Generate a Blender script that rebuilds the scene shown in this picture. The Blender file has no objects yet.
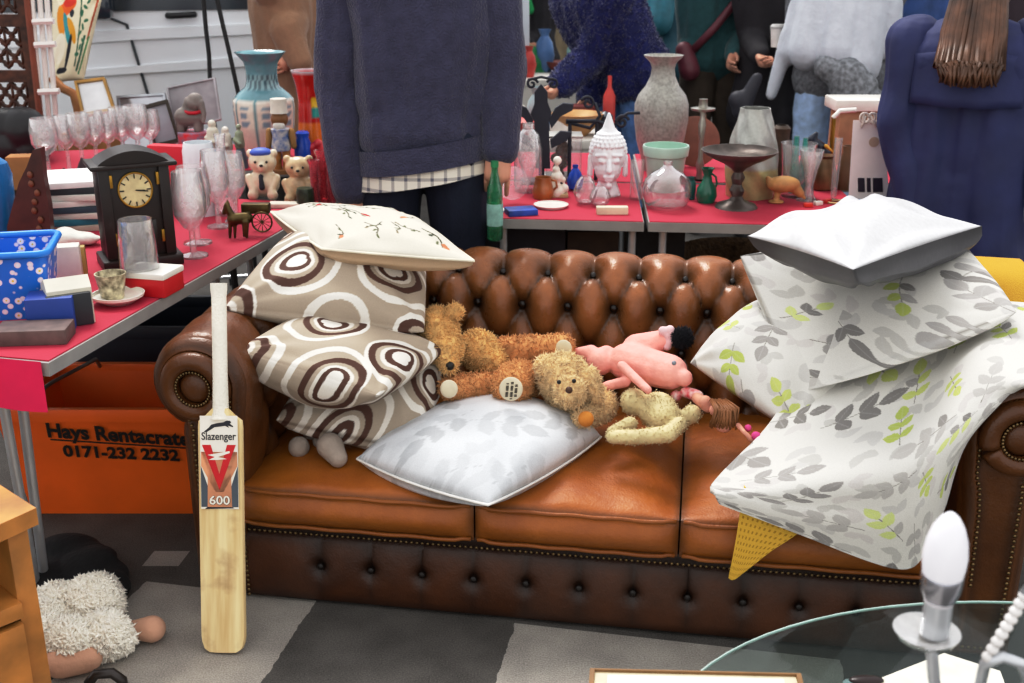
import bpy, bmesh, math, random
import numpy as np
from math import radians as R, sin, cos, tan, atan2, pi, sqrt
from mathutils import Vector as V, Matrix as M, Euler
random.seed(7); rng = np.random.default_rng(7)
C = bpy.context.scene.collection

# ------------------------------------------------------------------ camera (40 mm lens, 1.6 m high, pitched down)
F = 1143.0; PITCH = R(19.35); H = 1.6
CP, SP = cos(PITCH), sin(PITCH)
cam_d = bpy.data.cameras.new('camera'); cam = bpy.data.objects.new('camera', cam_d); C.objects.link(cam)
cam.location = (0, 0, H); cam.rotation_euler = (pi/2 - PITCH, 0, 0)
cam_d.sensor_width = 36; cam_d.lens = F/1024*36; cam_d.clip_start = .05; cam_d.clip_end = 200
cam_d.dof.use_dof = True; cam_d.dof.focus_distance = 2.75; cam_d.dof.aperture_fstop = 5.6
bpy.context.scene.camera = cam
def ray(px, py):
    x = (px-512)/F; y = (341.5-py)/F
    return V((x, CP+y*SP, -SP+y*CP))
O = V((0, 0, H))
def at_z(px, py, z):
    d = ray(px, py); return O + d*((z-H)/d.z)
def at_y(px, py, Y):
    d = ray(px, py); return O + d*(Y/d.y)
def zc(p): return p[1]*CP + (H-p[2])*SP
def mpp(p): return zc(p)/F
def proj(p):
    k = zc(p); u = p[1]*SP + (p[2]-H)*CP
    return (512 + F*p[0]/k, 341.5 - F*u/k)

# ------------------------------------------------------------------ mesh helpers
def lin(h):
    if isinstance(h, (tuple, list)): return tuple(h[:3])
    h = h.lstrip('#'); o = []
    for i in (0, 2, 4):
        v = int(h[i:i+2], 16)/255
        o.append(v/12.92 if v <= .04045 else ((v+.055)/1.055)**2.4)
    return tuple(o)

class MB:
    def __init__(s): s.v = []; s.f = []; s.c = None; s.uv = None
    def add(s, vs, fs):
        n = len(s.v); s.v += [V(p) for p in vs]; s.f += [tuple(i+n for i in f) for f in fs]; return s
    def box(s, c, sz, rz=0, bev=0, rot=None):
        m = bmesh.new(); bmesh.ops.create_cube(m, size=1)
        for v in m.verts: v.co = V((v.co.x*sz[0], v.co.y*sz[1], v.co.z*sz[2]))
        if bev: bmesh.ops.bevel(m, geom=m.edges[:], offset=min(bev, min(sz)*.45), segments=2, profile=.6, affect='EDGES')
        mt = M.Translation(V(c)) @ ((rot.to_4x4() if rot else M.Rotation(rz, 4, 'Z')))
        m.verts.index_update()
        s.add([mt @ v.co for v in m.verts], [[v.index for v in f.verts] for f in m.faces]); m.free(); return s
    def lathe(s, prof, c=(0, 0, 0), seg=28, axis=None, a0=0, wob=None):
        # prof: list of (r, z); closed at both ends
        vs = []; fs = []; n = len(prof)
        q = V((0, 0, 1)).rotation_difference(V(axis)) if axis is not None else None
        for (r, z) in prof:
            for k in range(seg):
                a = a0 + 2*pi*k/seg; rr = r*(1+(wob(a, z) if wob else 0))
                p = V((rr*cos(a), rr*sin(a), z))
                if q: p = q @ p
                vs.append(p + V(c))
        for i in range(n-1):
            for k in range(seg):
                k2 = (k+1) % seg
                fs.append((i*seg+k, i*seg+k2, (i+1)*seg+k2, (i+1)*seg+k))
        fs.append(tuple(range(seg-1, -1, -1))); fs.append(tuple((n-1)*seg+k for k in range(seg)))
        return s.add(vs, fs)
    def tube(s, pts, r, seg=8, closed=False):
        pts = [V(p) for p in pts]; n = len(pts); vs = []; fs = []
        rr = r if isinstance(r, (list, tuple)) else [r]*n
        up = None
        for i, p in enumerate(pts):
            if closed: t = pts[(i+1) % n]-pts[i-1]
            else: t = pts[min(i+1, n-1)]-pts[max(i-1, 0)]
            if t.length < 1e-9: t = V((0, 0, 1))
            t.normalize()
            if up is None: up = V((0, 0, 1)) if abs(t.z) < .9 else V((1, 0, 0))
            a = t.cross(up); 
            if a.length < 1e-6: a = t.orthogonal()
            a.normalize(); b = a.cross(t).normalized(); up = b
            for k in range(seg):
                an = 2*pi*k/seg; vs.append(p + (a*cos(an)+b*sin(an))*rr[i])
        m = n if closed else n-1
        for i in range(m):
            j = (i+1) % n
            for k in range(seg):
                k2 = (k+1) % seg; fs.append((i*seg+k, i*seg+k2, j*seg+k2, j*seg+k))
        if not closed:
            fs.append(tuple(range(seg-1, -1, -1))); fs.append(tuple((n-1)*seg+k for k in range(seg)))
        return s.add(vs, fs)
    def cap(s, p0, r0, p1, r1, seg=12, rings=4):
        p0, p1 = V(p0), V(p1); d = p1-p0; L = d.length
        if L < 1e-6: d = V((0, 0, 1)); L = 1e-6
        d = d.normalized(); prof = []
        for i in range(rings+1):
            a = -pi/2 + (pi/2)*i/rings; prof.append((max(r0*cos(a), 1e-5), r0*sin(a)))
        for i in range(rings+1):
            a = (pi/2)*i/rings; prof.append((max(r1*cos(a), 1e-5), L + r1*sin(a)))
        return s.lathe(prof, p0, seg, d)
    def ell(s, c, rad, rot=None, seg=16, rings=10):
        m = []; 
        for i in range(rings+1):
            a = -pi/2+pi*i/rings; m.append((max(cos(a), 1e-4), sin(a)))
        t = MB().lathe(m, seg=seg)
        for p in t.v:
            q = V((p.x*rad[0], p.y*rad[1], p.z*rad[2]))
            if rot: q = rot @ q
            p.xyz = q + V(c)
        return s.add(t.v, t.f)
    def grid(s, P, nu, nv, close_u=False):
        # P[i][j] array (nu,nv,3)
        vs = [V(P[i][j]) for i in range(nu) for j in range(nv)]
        fs = [(i*nv+j, ((i+1) % nu)*nv+j, ((i+1) % nu)*nv+j+1, i*nv+j+1) for i in range(nu if close_u else nu-1) for j in range(nv-1)]
        return s.add(vs, fs)
    def prism(s, poly, p0, ax, ay, n):
        # 2D polygon in the frame (p0; ax, ay) pushed along n
        ax, ay, n, p0 = V(ax), V(ay), V(n), V(p0); k = len(poly)
        vs = [p0+ax*a+ay*b for a, b in poly] + [p0+ax*a+ay*b+n for a, b in poly]
        fs = [tuple(range(k-1, -1, -1)), tuple(range(k, 2*k))] + [(i, (i+1) % k, k+(i+1) % k, k+i) for i in range(k)]
        return s.add(vs, fs)
    def xf(s, m):
        s.v = [m @ p for p in s.v]; return s

def link(name, me, parent=None):
    o = bpy.data.objects.new(name, me); C.objects.link(o)
    if parent is not None: o.parent = parent
    return o
def fin(me, m, smooth=35):
    if m is not None: me.materials.append(m)
    bm = bmesh.new(); bm.from_mesh(me); bmesh.ops.recalc_face_normals(bm, faces=bm.faces); bm.to_mesh(me); bm.free()
    if smooth:
        me.shade_smooth()
        if smooth < 180: me.set_sharp_from_angle(angle=R(smooth))
def origin_of(vs):
    xs = [p.x for p in vs]; ys = [p.y for p in vs]; zs = [p.z for p in vs]
    return V(((min(xs)+max(xs))/2, (min(ys)+max(ys))/2, min(zs)))
def build(name, mb, m, parent=None, smooth=35, local=False, col=None):
    """links the shape as ONE mesh object; world coordinates unless local"""
    if parent is not None and not local:
        inv = wm(parent).inverted(); vs = [inv @ p for p in mb.v]; loc = None
    elif parent is None and not local:
        loc = origin_of(mb.v); vs = [p-loc for p in mb.v]
    else: vs = mb.v; loc = None
    me = bpy.data.meshes.new(name); me.from_pydata([tuple(p) for p in vs], [], mb.f)
    if col is not None: setcol(me, col)
    fin(me, m, smooth); o = link(name, me, parent)
    if loc is not None: o.location = loc
    return o
def wm(o):
    m = M.LocRotScale(o.location, o.rotation_euler, None)
    return wm(o.parent) @ m if o.parent else m
def setcol(me, col):
    a = me.color_attributes.new('Col', 'FLOAT_COLOR', 'POINT')
    arr = np.ones((len(me.vertices), 4), dtype=np.float32); arr[:, :3] = col
    a.data.foreach_set('color', arr.ravel())
def tag(o, label=None, cat=None, group=None, kind=None):
    if label: o['label'] = label
    if cat: o['category'] = cat
    if group: o['group'] = group
    if kind: o['kind'] = kind
    return o
def thing(name, label, cat, loc, rz=0, group=None):
    o = bpy.data.objects.new(name, None); C.objects.link(o); o.empty_display_size = .05
    o.location = loc; o.rotation_euler = (0, 0, rz); return tag(o, label, cat, group)
def dup(o, loc=None, label=None, parent=None, rz=None, scale=None):
    c = o.copy(); C.objects.link(c)
    if parent is not None: c.parent = parent
    if loc is not None: c.location = loc
    if rz is not None: c.rotation_euler = (0, 0, rz)
    if scale is not None: c.scale = scale
    if label: c['label'] = label
    for ch in list(o.children): dup(ch, parent=c)
    return c

def remesh(mb, voxel, smooth=4):
    me = bpy.data.meshes.new('tmp'); me.from_pydata([tuple(p) for p in mb.v], [], mb.f)
    bm = bmesh.new(); bm.from_mesh(me); bmesh.ops.recalc_face_normals(bm, faces=bm.faces); bm.to_mesh(me); bm.free()
    o = bpy.data.objects.new('tmp', me); C.objects.link(o)
    r = o.modifiers.new('r', 'REMESH'); r.mode = 'VOXEL'; r.voxel_size = voxel
    if smooth:
        q = o.modifiers.new('s', 'SMOOTH'); q.factor = .5; q.iterations = smooth
    dg = bpy.context.evaluated_depsgraph_get()
    out = bpy.data.meshes.new_from_object(o.evaluated_get(dg))
    n = len(out.vertices); a = np.empty(n*3, dtype=np.float32); out.vertices.foreach_get('co', a)
    b = np.empty(n*3, dtype=np.float32); out.vertices.foreach_get('normal', b)
    fs = [tuple(p.vertices) for p in out.polygons]
    bpy.data.objects.remove(o); bpy.data.meshes.remove(me); bpy.data.meshes.remove(out)
    res = MB(); res.v = [V(p) for p in a.reshape(-1, 3).tolist()]; res.f = fs; res.n = b.reshape(-1, 3)
    return res
def fuzz(mb, n, ln, w=.0016, curl=.5, where=None):
    """short plush tufts standing on a remeshed surface (kept in the same mesh)"""
    base = [i for i in range(len(mb.n)) if where is None or where(mb.v[i])]
    if not base: return mb
    idx = rng.choice(base, n); nn = mb.n; vs = []; fs = []; k0 = len(mb.v)
    for i in idx:
        p = mb.v[i]; q = V(nn[i])
        if q.length < .5: continue
        t = (q + V(rng.normal(0, curl, 3))).normalized(); a = t.orthogonal().normalized(); b = t.cross(a)
        L = ln*(.6+.8*rng.random()); c = p - t*.002 + V(rng.normal(0, .002, 3)); k = k0+len(vs)
        for an in (0, 2.1, 4.2): vs.append(c + (a*cos(an)+b*sin(an))*w)
        s2 = V(rng.normal(0, curl*.35, 3))
        for an in (0, 2.1, 4.2): vs.append(c + t*L*.6 + s2*L*.4 + (a*cos(an)+b*sin(an))*w*.7)
        vs.append(c+t*L+s2*L)
        for x in range(3):
            y = (x+1) % 3; fs += [(k+x, k+y, k+3+y, k+3+x), (k+3+x, k+3+y, k+6)]
    mb.v += vs; mb.f += fs
    return mb
from mathutils import noise as mnoise
def folds(mb, amp, f=9., fz_=2.6, seed=0.):
    """soft hanging folds in cloth"""
    for i, p in enumerate(mb.v):
        q = V((p.x*f+seed, p.y*f, p.z*fz_)); d = mnoise.noise(q)+.5*mnoise.noise(q*2.1); d += .45*mnoise.noise(V((p.x*4+seed, p.y*4, p.z*9)))
        mb.v[i] = p + V(mb.n[i])*(amp*d)
    return mb
def blob(name, caps, m, parent=None, voxel=.006, sm=4, fz=None, extra=None, local=False, smooth=180, fold=0):
    mb = MB()
    for c in caps:
        if len(c) == 4: mb.cap(*c)
        elif len(c) == 3: mb.ell(*c)
        else: mb.ell(c[0], (c[1],)*3 if not isinstance(c[1], (tuple, list)) else c[1])
    r = remesh(mb, voxel, sm)
    if fold: folds(r, fold, seed=len(caps)*3.7)
    if fz: fuzz(r, *fz)
    if extra: r.add(extra.v, extra.f)
    return build(name, r, m, parent, smooth, local)

# ------------------------------------------------------------------ materials
_mc = {}
def nodes(name):
    m = bpy.data.materials.new(name); m.use_nodes = True; nt = m.node_tree
    return m, nt, nt.nodes['Principled BSDF']
def mat(name, col, rough=.55, metal=0, var=.12, scale=14, bump=0, bscale=120, spec=None, trans=0, alpha=1, coat=0, emit=0, sheen=0, ior=None, dark=None):
    if name in _mc: return _mc[name]
    m, nt, b = nodes(name); c = lin(col); N = nt.nodes; L = nt.links
    b.inputs['Roughness'].default_value = rough; b.inputs['Metallic'].default_value = metal
    if spec is not None: b.inputs['Specular IOR Level'].default_value = spec
    if trans: b.inputs['Transmission Weight'].default_value = trans
    if ior: b.inputs['IOR'].default_value = ior
    if coat: b.inputs['Coat Weight'].default_value = coat; b.inputs['Coat Roughness'].default_value = .15
    if sheen: b.inputs['Sheen Weight'].default_value = sheen; b.inputs['Sheen Roughness'].default_value = .4
    if emit: b.inputs['Emission Color'].default_value = (*c, 1); b.inputs['Emission Strength'].default_value = emit
    tc = N.new('ShaderNodeTexCoord'); n = N.new('ShaderNodeTexNoise'); n.inputs['Scale'].default_value = scale; n.inputs['Detail'].default_value = 5
    L.new(tc.outputs['Object'], n.inputs['Vector'])
    rp = N.new('ShaderNodeValToRGB'); e = rp.color_ramp.elements
    lo = lin(dark) if dark else tuple(x*(1-var*2) for x in c)
    e[0].position = .3; e[1].position = .7; e[0].color = (*lo, 1); e[1].color = (*[min(1, x*(1+var*.6)) for x in c], 1)
    L.new(n.outputs['Fac'], rp.inputs['Fac']); L.new(rp.outputs['Color'], b.inputs['Base Color'])
    if bump:
        n2 = N.new('ShaderNodeTexNoise'); n2.inputs['Scale'].default_value = bscale; n2.inputs['Detail'].default_value = 3
        L.new(tc.outputs['Object'], n2.inputs['Vector']); bp = N.new('ShaderNodeBump'); bp.inputs['Strength'].default_value = bump; bp.inputs['Distance'].default_value = .01
        L.new(n2.outputs['Fac'], bp.inputs['Height']); L.new(bp.outputs['Normal'], b.inputs['Normal'])
    _mc[name] = m; return m
def vmat(name, rough=.8, bump=.15, bscale=260, coat=0, metal=0, sheen=0, var=.06):
    if name in _mc: return _mc[name]
    m, nt, b = nodes(name); N = nt.nodes; L = nt.links
    a = N.new('ShaderNodeVertexColor'); a.layer_name = 'Col'
    tc = N.new('ShaderNodeTexCoord'); n = N.new('ShaderNodeTexNoise'); n.inputs['Scale'].default_value = bscale; n.inputs['Detail'].default_value = 4
    L.new(tc.outputs['Object'], n.inputs['Vector'])
    mx = N.new('ShaderNodeMix'); mx.data_type = 'RGBA'; mx.blend_type = 'MULTIPLY'; mx.inputs[0].default_value = var*4
    L.new(a.outputs['Color'], mx.inputs[6]); L.new(n.outputs['Fac'], mx.inputs[7]); L.new(mx.outputs[2], b.inputs['Base Color'])
    b.inputs['Roughness'].default_value = rough; b.inputs['Metallic'].default_value = metal
    if coat: b.inputs['Coat Weight'].default_value = coat
    if sheen: b.inputs['Sheen Weight'].default_value = sheen
    if bump:
        bp = N.new('ShaderNodeBump'); bp.inputs['Strength'].default_value = bump; bp.inputs['Distance'].default_value = .004
        L.new(n.outputs['Fac'], bp.inputs['Height']); L.new(bp.outputs['Normal'], b.inputs['Normal'])
    _mc[name] = m; return m
def glass(name, col='#ffffff', milk=.12, gl=.9, rough=.03):
    """thin-walled glass: clear with fresnel reflection and a little body"""
    if name in _mc: return _mc[name]
    m = bpy.data.materials.new(name); m.use_nodes = True; nt = m.node_tree; N = nt.nodes; L = nt.links; N.clear(); c = (*lin(col), 1)
    out = N.new('ShaderNodeOutputMaterial'); t = N.new('ShaderNodeBsdfTransparent'); t.inputs[0].default_value = c
    g = N.new('ShaderNodeBsdfGlossy'); g.inputs['Roughness'].default_value = rough
    d = N.new('ShaderNodeBsdfDiffuse'); d.inputs[0].default_value = c; tl = N.new('ShaderNodeBsdfTranslucent'); tl.inputs[0].default_value = c
    ad = N.new('ShaderNodeMixShader'); ad.inputs[0].default_value = .5; L.new(d.outputs[0], ad.inputs[1]); L.new(tl.outputs[0], ad.inputs[2])
    lw = N.new('ShaderNodeLayerWeight'); lw.inputs[0].default_value = .35
    tc = N.new('ShaderNodeTexCoord'); vo = N.new('ShaderNodeTexNoise'); vo.inputs['Scale'].default_value = 38; L.new(tc.outputs['Object'], vo.inputs['Vector'])
    mp = N.new('ShaderNodeMapRange'); mp.inputs[1].default_value = .45; mp.inputs[2].default_value = .75; mp.inputs[3].default_value = milk*.75; mp.inputs[4].default_value = milk*1.2
    L.new(vo.outputs['Fac'], mp.inputs[0])
    m1 = N.new('ShaderNodeMixShader'); L.new(mp.outputs[0], m1.inputs[0]); L.new(t.outputs[0], m1.inputs[1]); L.new(ad.outputs[0], m1.inputs[2])
    mm = N.new('ShaderNodeMath'); mm.operation = 'MULTIPLY'; mm.inputs[1].default_value = gl; L.new(lw.outputs['Facing'], mm.inputs[0])
    m2 = N.new('ShaderNodeMixShader'); L.new(mm.outputs[0], m2.inputs[0]); L.new(m1.outputs[0], m2.inputs[1]); L.new(g.outputs[0], m2.inputs[2])
    L.new(m2.outputs[0], out.inputs[0]); _mc[name] = m; return m

# text -> mesh
def text_mb(s, width, p0, xd, yd, n, bold=.012, depth=.0008, height=None):
    cu = bpy.data.curves.new('t', 'FONT'); cu.body = s; cu.size = 1; cu.offset = bold; cu.extrude = .0; cu.resolution_u = 3
    o = bpy.data.objects.new('t', cu); C.objects.link(o); dg = bpy.context.evaluated_depsgraph_get()
    me = bpy.data.meshes.new_from_object(o.evaluated_get(dg)); vs = [v.co.copy() for v in me.vertices]; fs = [tuple(p.vertices) for p in me.polygons]
    bpy.data.objects.remove(o); bpy.data.curves.remove(cu); bpy.data.meshes.remove(me)
    x0 = min(v.x for v in vs); x1 = max(v.x for v in vs); y0 = min(v.y for v in vs); y1 = max(v.y for v in vs)
    sx = width/(x1-x0); sy = sx if height is None else height/(y1-y0)
    xd, yd, n = V(xd), V(yd), V(n); mb = MB()
    mb.add([V(p0)+xd*((v.x-x0)*sx)+yd*((v.y-y0)*sy)+n*depth for v in vs], fs); return mb

# lathe described in photo pixels: base at (cx, by) on height z0 (or depth D), profile rows (y_pixel, r_pixel) from bottom to top
ZT = .74
def lp_shape(cx, by, prof, z0=ZT, D=None, hollow=0, seg=28, floor_y=None, wob=None, step=0):
    if step:
        q = []
        for (a, b), (c, d) in zip(prof[:-1], prof[1:]):
            n = max(1, int(abs(a-c)/step)); q += [(a+(c-a)*k/n, b+(d-b)*k/n) for k in range(n)]
        prof = q+[prof[-1]]
    p = at_z(cx, by, z0) if D is None else at_y(cx, by, D)
    if D is not None and z0 is not None: p.z = z0
    pr = []
    for (y, r) in prof:
        q = at_y(cx, y, p.y); pr.append([max(r*mpp(q), 1e-4), q.z - p.z])
    pr[0][1] = max(0, pr[0][1]) if z0 is not None and D is not None else 0
    if z0 is not None and D is not None: pr[0][1] = 0
    if hollow:
        t = hollow; inner = [[max(r-t, 1e-4), z] for r, z in reversed(pr)]; inner[0][1] -= 0
        fl = pr[0][1]+t*1.5 if floor_y is None else at_y(cx, floor_y, p.y).z-p.z
        inner = [q for q in inner if q[1] > fl]; inner.append([1e-4, fl]) if inner else None
        pr = pr + inner
    return MB().lathe(pr, p, seg, wob=wob), p
def LP(name, label, cat, cx, by, prof, m, z0=ZT, D=None, hollow=0, seg=28, group=None, parent=None, floor_y=None, wob=None):
    mb, p = lp_shape(cx, by, prof, z0, D, hollow, seg, floor_y, wob)
    o = build(name, mb, m, parent)
    if parent is None: tag(o, label, cat, group)
    return o
def pxs(pts, Y): return [at_y(a, b, Y) for a, b in pts]
# ================================================================== LIGHT
w = bpy.data.worlds.new('world'); bpy.context.scene.world = w; w.use_nodes = True
nt = w.node_tree; N = nt.nodes; L = nt.links; bg = N['Background']
tc = N.new('ShaderNodeTexCoord'); mp = N.new('ShaderNodeMapping'); gr = N.new('ShaderNodeSeparateXYZ')
L.new(tc.outputs['Generated'], gr.inputs[0])
rp = N.new('ShaderNodeValToRGB'); e = rp.color_ramp.elements
mr = N.new('ShaderNodeMapRange'); mr.inputs[1].default_value = -1; mr.inputs[2].default_value = 1
L.new(gr.outputs['Y'], mr.inputs[0]); L.new(mr.outputs[0], rp.inputs['Fac'])
e[0].position = .15; e[0].color = (.98, .97, .96, 1); e[1].position = .85; e[1].color = (1.0, 1.02, 1.06, 1)
L.new(rp.outputs['Color'], bg.inputs['Color']); bg.inputs['Strength'].default_value = 1.22
def area(name, loc, target, size, power, col=(1, 1, 1)):
    l = bpy.data.lights.new(name, 'AREA'); l.shape = 'RECTANGLE'; l.size, l.size_y = size; l.energy = power; l.color = col
    o = bpy.data.objects.new(name, l); C.objects.link(o); o.location = loc
    o.rotation_euler = (V(target)-V(loc)).to_track_quat('-Z', 'Y').to_euler(); return o
sl = bpy.data.lights.new('sun', 'SUN'); sl.energy = 2.1; sl.angle = R(22); sl.color = (1, .97, .93)
so = bpy.data.objects.new('sun', sl); C.objects.link(so)
so.rotation_euler = (V((.25, -.62, -1))).to_track_quat('-Z', 'Y').to_euler(); so.location = (-2, 6, 8)
sc = bpy.context.scene
sc.view_settings.view_transform = 'Standard'; sc.view_settings.look = 'None'; sc.view_settings.exposure = 0.0
cv = sc.view_settings; cv.use_curve_mapping = True; cc = cv.curve_mapping.curves[3]; cc.points.new(.18, .145); cc.points.new(.62, .70); cv.curve_mapping.update()
sc.cycles.use_denoising = True; sc.cycles.max_bounces = 10; sc.cycles.transparent_max_bounces = 24; sc.cycles.caustics_reflective = False; sc.cycles.caustics_refractive = False

# ================================================================== GROUND
A1, B1 = at_z(316, 600, 0), at_z(262, 683, 0); A2, B2 = at_z(517, 620, 0), at_z(494, 683, 0); A0 = at_z(125, 603, 0)
dv = ((A1-B1).normalized()+(A2-B2).normalized()).normalized(); pv = V((dv.y, -dv.x, 0))
q0, q1, q2 = pv.dot(A0), pv.dot((A1+B1)/2), pv.dot((A2+B2)/2); tend = dv.dot(at_z(170, 584, 0))
m, nt, b = nodes('asphalt'); N = nt.nodes; L = nt.links
tc = N.new('ShaderNodeTexCoord')
def vd(vec):
    d = N.new('ShaderNodeVectorMath'); d.operation = 'DOT_PRODUCT'; L.new(tc.outputs['Object'], d.inputs[0]); d.inputs[1].default_value = vec; return d.outputs['Value']
def mth(op, a, bb):
    n = N.new('ShaderNodeMath'); n.operation = op
    for i, x in enumerate((a, bb)):
        if isinstance(x, (int, float)): n.inputs[i].default_value = x
        else: L.new(x, n.inputs[i])
    return n.outputs[0]
nz = N.new('ShaderNodeTexNoise'); nz.inputs['Scale'].default_value = 26; nz.inputs['Detail'].default_value = 6; L.new(tc.outputs['Object'], nz.inputs['Vector'])
q = mth('ADD', vd(pv), mth('MULTIPLY', mth('SUBTRACT', nz.outputs['Fac'], .5), .02)); t = vd(dv)
def band(x, lo, hi): return mth('MULTIPLY', mth('GREATER_THAN', x, lo), mth('LESS_THAN', x, hi))
mask = mth('MULTIPLY', mth('MAXIMUM', band(q, q0, q1), band(q, q2, q2+(q2-q1)*1.5)), band(t, -5, tend))
P1, P2 = at_z(142, 566, 0), at_z(190, 551, 0)
px_ = vd((1, 0, 0)); py_ = vd((0, 1, 0))
mask = mth('MAXIMUM', mask, mth('MULTIPLY', band(py_, P1.y, P2.y), band(mth('SUBTRACT', px_, mth('MULTIPLY', py_, .12)), P1.x-.12*P1.y, P2.x-.12*P2.y)))
n1 = N.new('ShaderNodeTexNoise'); n1.inputs['Scale'].default_value = 260; n1.inputs['Detail'].default_value = 4; L.new(tc.outputs['Object'], n1.inputs['Vector'])
n2 = N.new('ShaderNodeTexNoise'); n2.inputs['Scale'].default_value = 7; n2.inputs['Detail'].default_value = 8; L.new(tc.outputs['Object'], n2.inputs['Vector'])
def ramp(f, a, c, lo=.3, hi=.7):
    r = N.new('ShaderNodeValToRGB'); L.new(f, r.inputs['Fac']); r.color_ramp.elements[0].position = lo; r.color_ramp.elements[1].position = hi
    r.color_ramp.elements[0].color = (*lin(a), 1); r.color_ramp.elements[1].color = (*lin(c), 1); return r.outputs['Color']
mixn = mth('ADD', mth('MULTIPLY', n1.outputs['Fac'], .6), mth('MULTIPLY', n2.outputs['Fac'], .4))
mx = N.new('ShaderNodeMix'); mx.data_type = 'RGBA'; L.new(mask, mx.inputs[0]); L.new(ramp(mixn, '#3a3734', '#67635f', .35, .65), mx.inputs[6]); L.new(ramp(mixn, '#85807b', '#b5b0a8', .35, .65), mx.inputs[7])
L.new(mx.outputs[2], b.inputs['Base Color']); b.inputs['Roughness'].default_value = .85
bp = N.new('ShaderNodeBump'); bp.inputs['Strength'].default_value = .4; bp.inputs['Distance'].default_value = .006; L.new(n1.outputs['Fac'], bp.inputs['Height']); L.new(bp.outputs['Normal'], b.inputs['Normal'])
g = build('floor', MB().add([(-40, -4, 0), (40, -4, 0), (40, 70, 0), (-40, 70, 0)], [(0, 1, 2, 3)]), m, smooth=0, local=True)
tag(g, kind='structure')

# ================================================================== SOFA
SL, SR = at_z(250, 594, 0), at_z(947, 657, 0)
SW = (SR-SL).length; SA = atan2(SR.y-SL.y, SR.x-SL.x); S0 = (SL+SR)/2
sofa = thing('chesterfield_sofa', 'brown buttoned leather chesterfield sofa piled with cushions and soft toys', 'sofa', S0, SA)
SX, SY = V((cos(SA), sin(SA), 0)), V((-sin(SA), cos(SA), 0))
def sw(x, s, z): return S0 + SX*x + SY*s + V((0, 0, z))
def at_s(px, py, s):
    d = ray(px, py); k = (s - SY.dot(O-S0))/SY.dot(d); return O + d*k
def sloc(p): d = V(p)-S0; return V((SX.dot(d), SY.dot(d), p[2]))
print('SOFA', SW, math.degrees(SA), S0)
def leather(name, base, dark, light, rough=.36):
    m, nt, b = nodes(name); N = nt.nodes; L = nt.links
    tc = N.new('ShaderNodeTexCoord'); n = N.new('ShaderNodeTexNoise'); n.inputs['Scale'].default_value = 7; n.inputs['Detail'].default_value = 6; n.inputs['Roughness'].default_value = .65
    L.new(tc.outputs['Object'], n.inputs['Vector']); r = N.new('ShaderNodeValToRGB'); e = r.color_ramp.elements
    e[0].position = .33; e[0].color = (*lin(base), 1); e[1].position = .7; e[1].color = (*lin(light), 1); L.new(n.outputs['Fac'], r.inputs['Fac'])
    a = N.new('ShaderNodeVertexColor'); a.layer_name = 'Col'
    mx = N.new('ShaderNodeMix'); mx.data_type = 'RGBA'; L.new(a.outputs['Color'], mx.inputs[0]); mx.inputs[6].default_value = (*lin(dark), 1); L.new(r.outputs['Color'], mx.inputs[7])  # darkens leather in creases and gaps: antique dye plus shade put into colour
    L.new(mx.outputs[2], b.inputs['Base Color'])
    v = N.new('ShaderNodeTexVoronoi'); v.inputs['Scale'].default_value = 190; L.new(tc.outputs['Object'], v.inputs['Vector'])
    n3 = N.new('ShaderNodeTexNoise'); n3.inputs['Scale'].default_value = 22; n3.inputs['Detail'].default_value = 5; L.new(tc.outputs['Object'], n3.inputs['Vector'])
    b1 = N.new('ShaderNodeBump'); b1.inputs['Strength'].default_value = .12; b1.inputs['Distance'].default_value = .004; L.new(v.outputs['Distance'], b1.inputs['Height'])
    b2 = N.new('ShaderNodeBump'); b2.inputs['Strength'].default_value = .25; b2.inputs['Distance'].default_value = .012; L.new(n3.outputs['Fac'], b2.inputs['Height']); L.new(b1.outputs['Normal'], b2.inputs['Normal'])
    L.new(b2.outputs['Normal'], b.inputs['Normal'])
    rr = N.new('ShaderNodeMapRange'); rr.inputs[3].default_value = rough-.08; rr.inputs[4].default_value = rough+.14; L.new(n3.outputs['Fac'], rr.inputs[0]); L.new(rr.outputs[0], b.inputs['Roughness'])
    return m
LB = leather('leather_back', '#7d4c27', '#1a0c05', '#a0683a', .27)
LS = leather('leather_seat', '#915017', '#2a1206', '#a8651f', .44)
LD = leather('leather_base', '#40210f', '#120905', '#582f16', .45)
LA = leather('leather_arm', '#5c3418', '#1a0d06', '#774723', .30)
NAIL = mat('nail_brass', '#8a7350', .35, 1, .2)
def dens(pts, step):
    out = []; acc = 0
    for a, c in zip(pts[:-1], pts[1:]):
        a, c = V((*a, 0)), V((*c, 0)); n = max(1, int((c-a).length/step))
        for k in range(n): out.append((a+(c-a)*(k/n)).xy)
    out.append(V(pts[-1])); return out
def arc(cx, cy, r, a0, a1, n=24): return [(cx+r*cos(R(a0+(a1-a0)*k/n)), cy+r*sin(R(a0+(a1-a0)*k/n))) for k in range(n+1)]
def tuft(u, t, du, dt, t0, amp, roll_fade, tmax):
    """button tufting: returns outward bulge and colour depth (antique dye plus painted crease shade); t measured down from the first button row"""
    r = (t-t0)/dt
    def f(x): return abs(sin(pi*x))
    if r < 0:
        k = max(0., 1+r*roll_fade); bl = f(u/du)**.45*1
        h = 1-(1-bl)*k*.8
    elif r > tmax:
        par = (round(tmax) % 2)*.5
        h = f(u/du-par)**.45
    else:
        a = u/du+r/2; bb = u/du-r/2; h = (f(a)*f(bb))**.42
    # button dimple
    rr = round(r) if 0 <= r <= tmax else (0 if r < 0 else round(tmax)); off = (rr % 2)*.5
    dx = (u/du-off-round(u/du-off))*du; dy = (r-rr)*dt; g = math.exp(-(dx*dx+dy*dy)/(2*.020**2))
    return amp*h - .026*g, min(1, .10+1.1*h**.8)*(1-.85*g)
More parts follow.
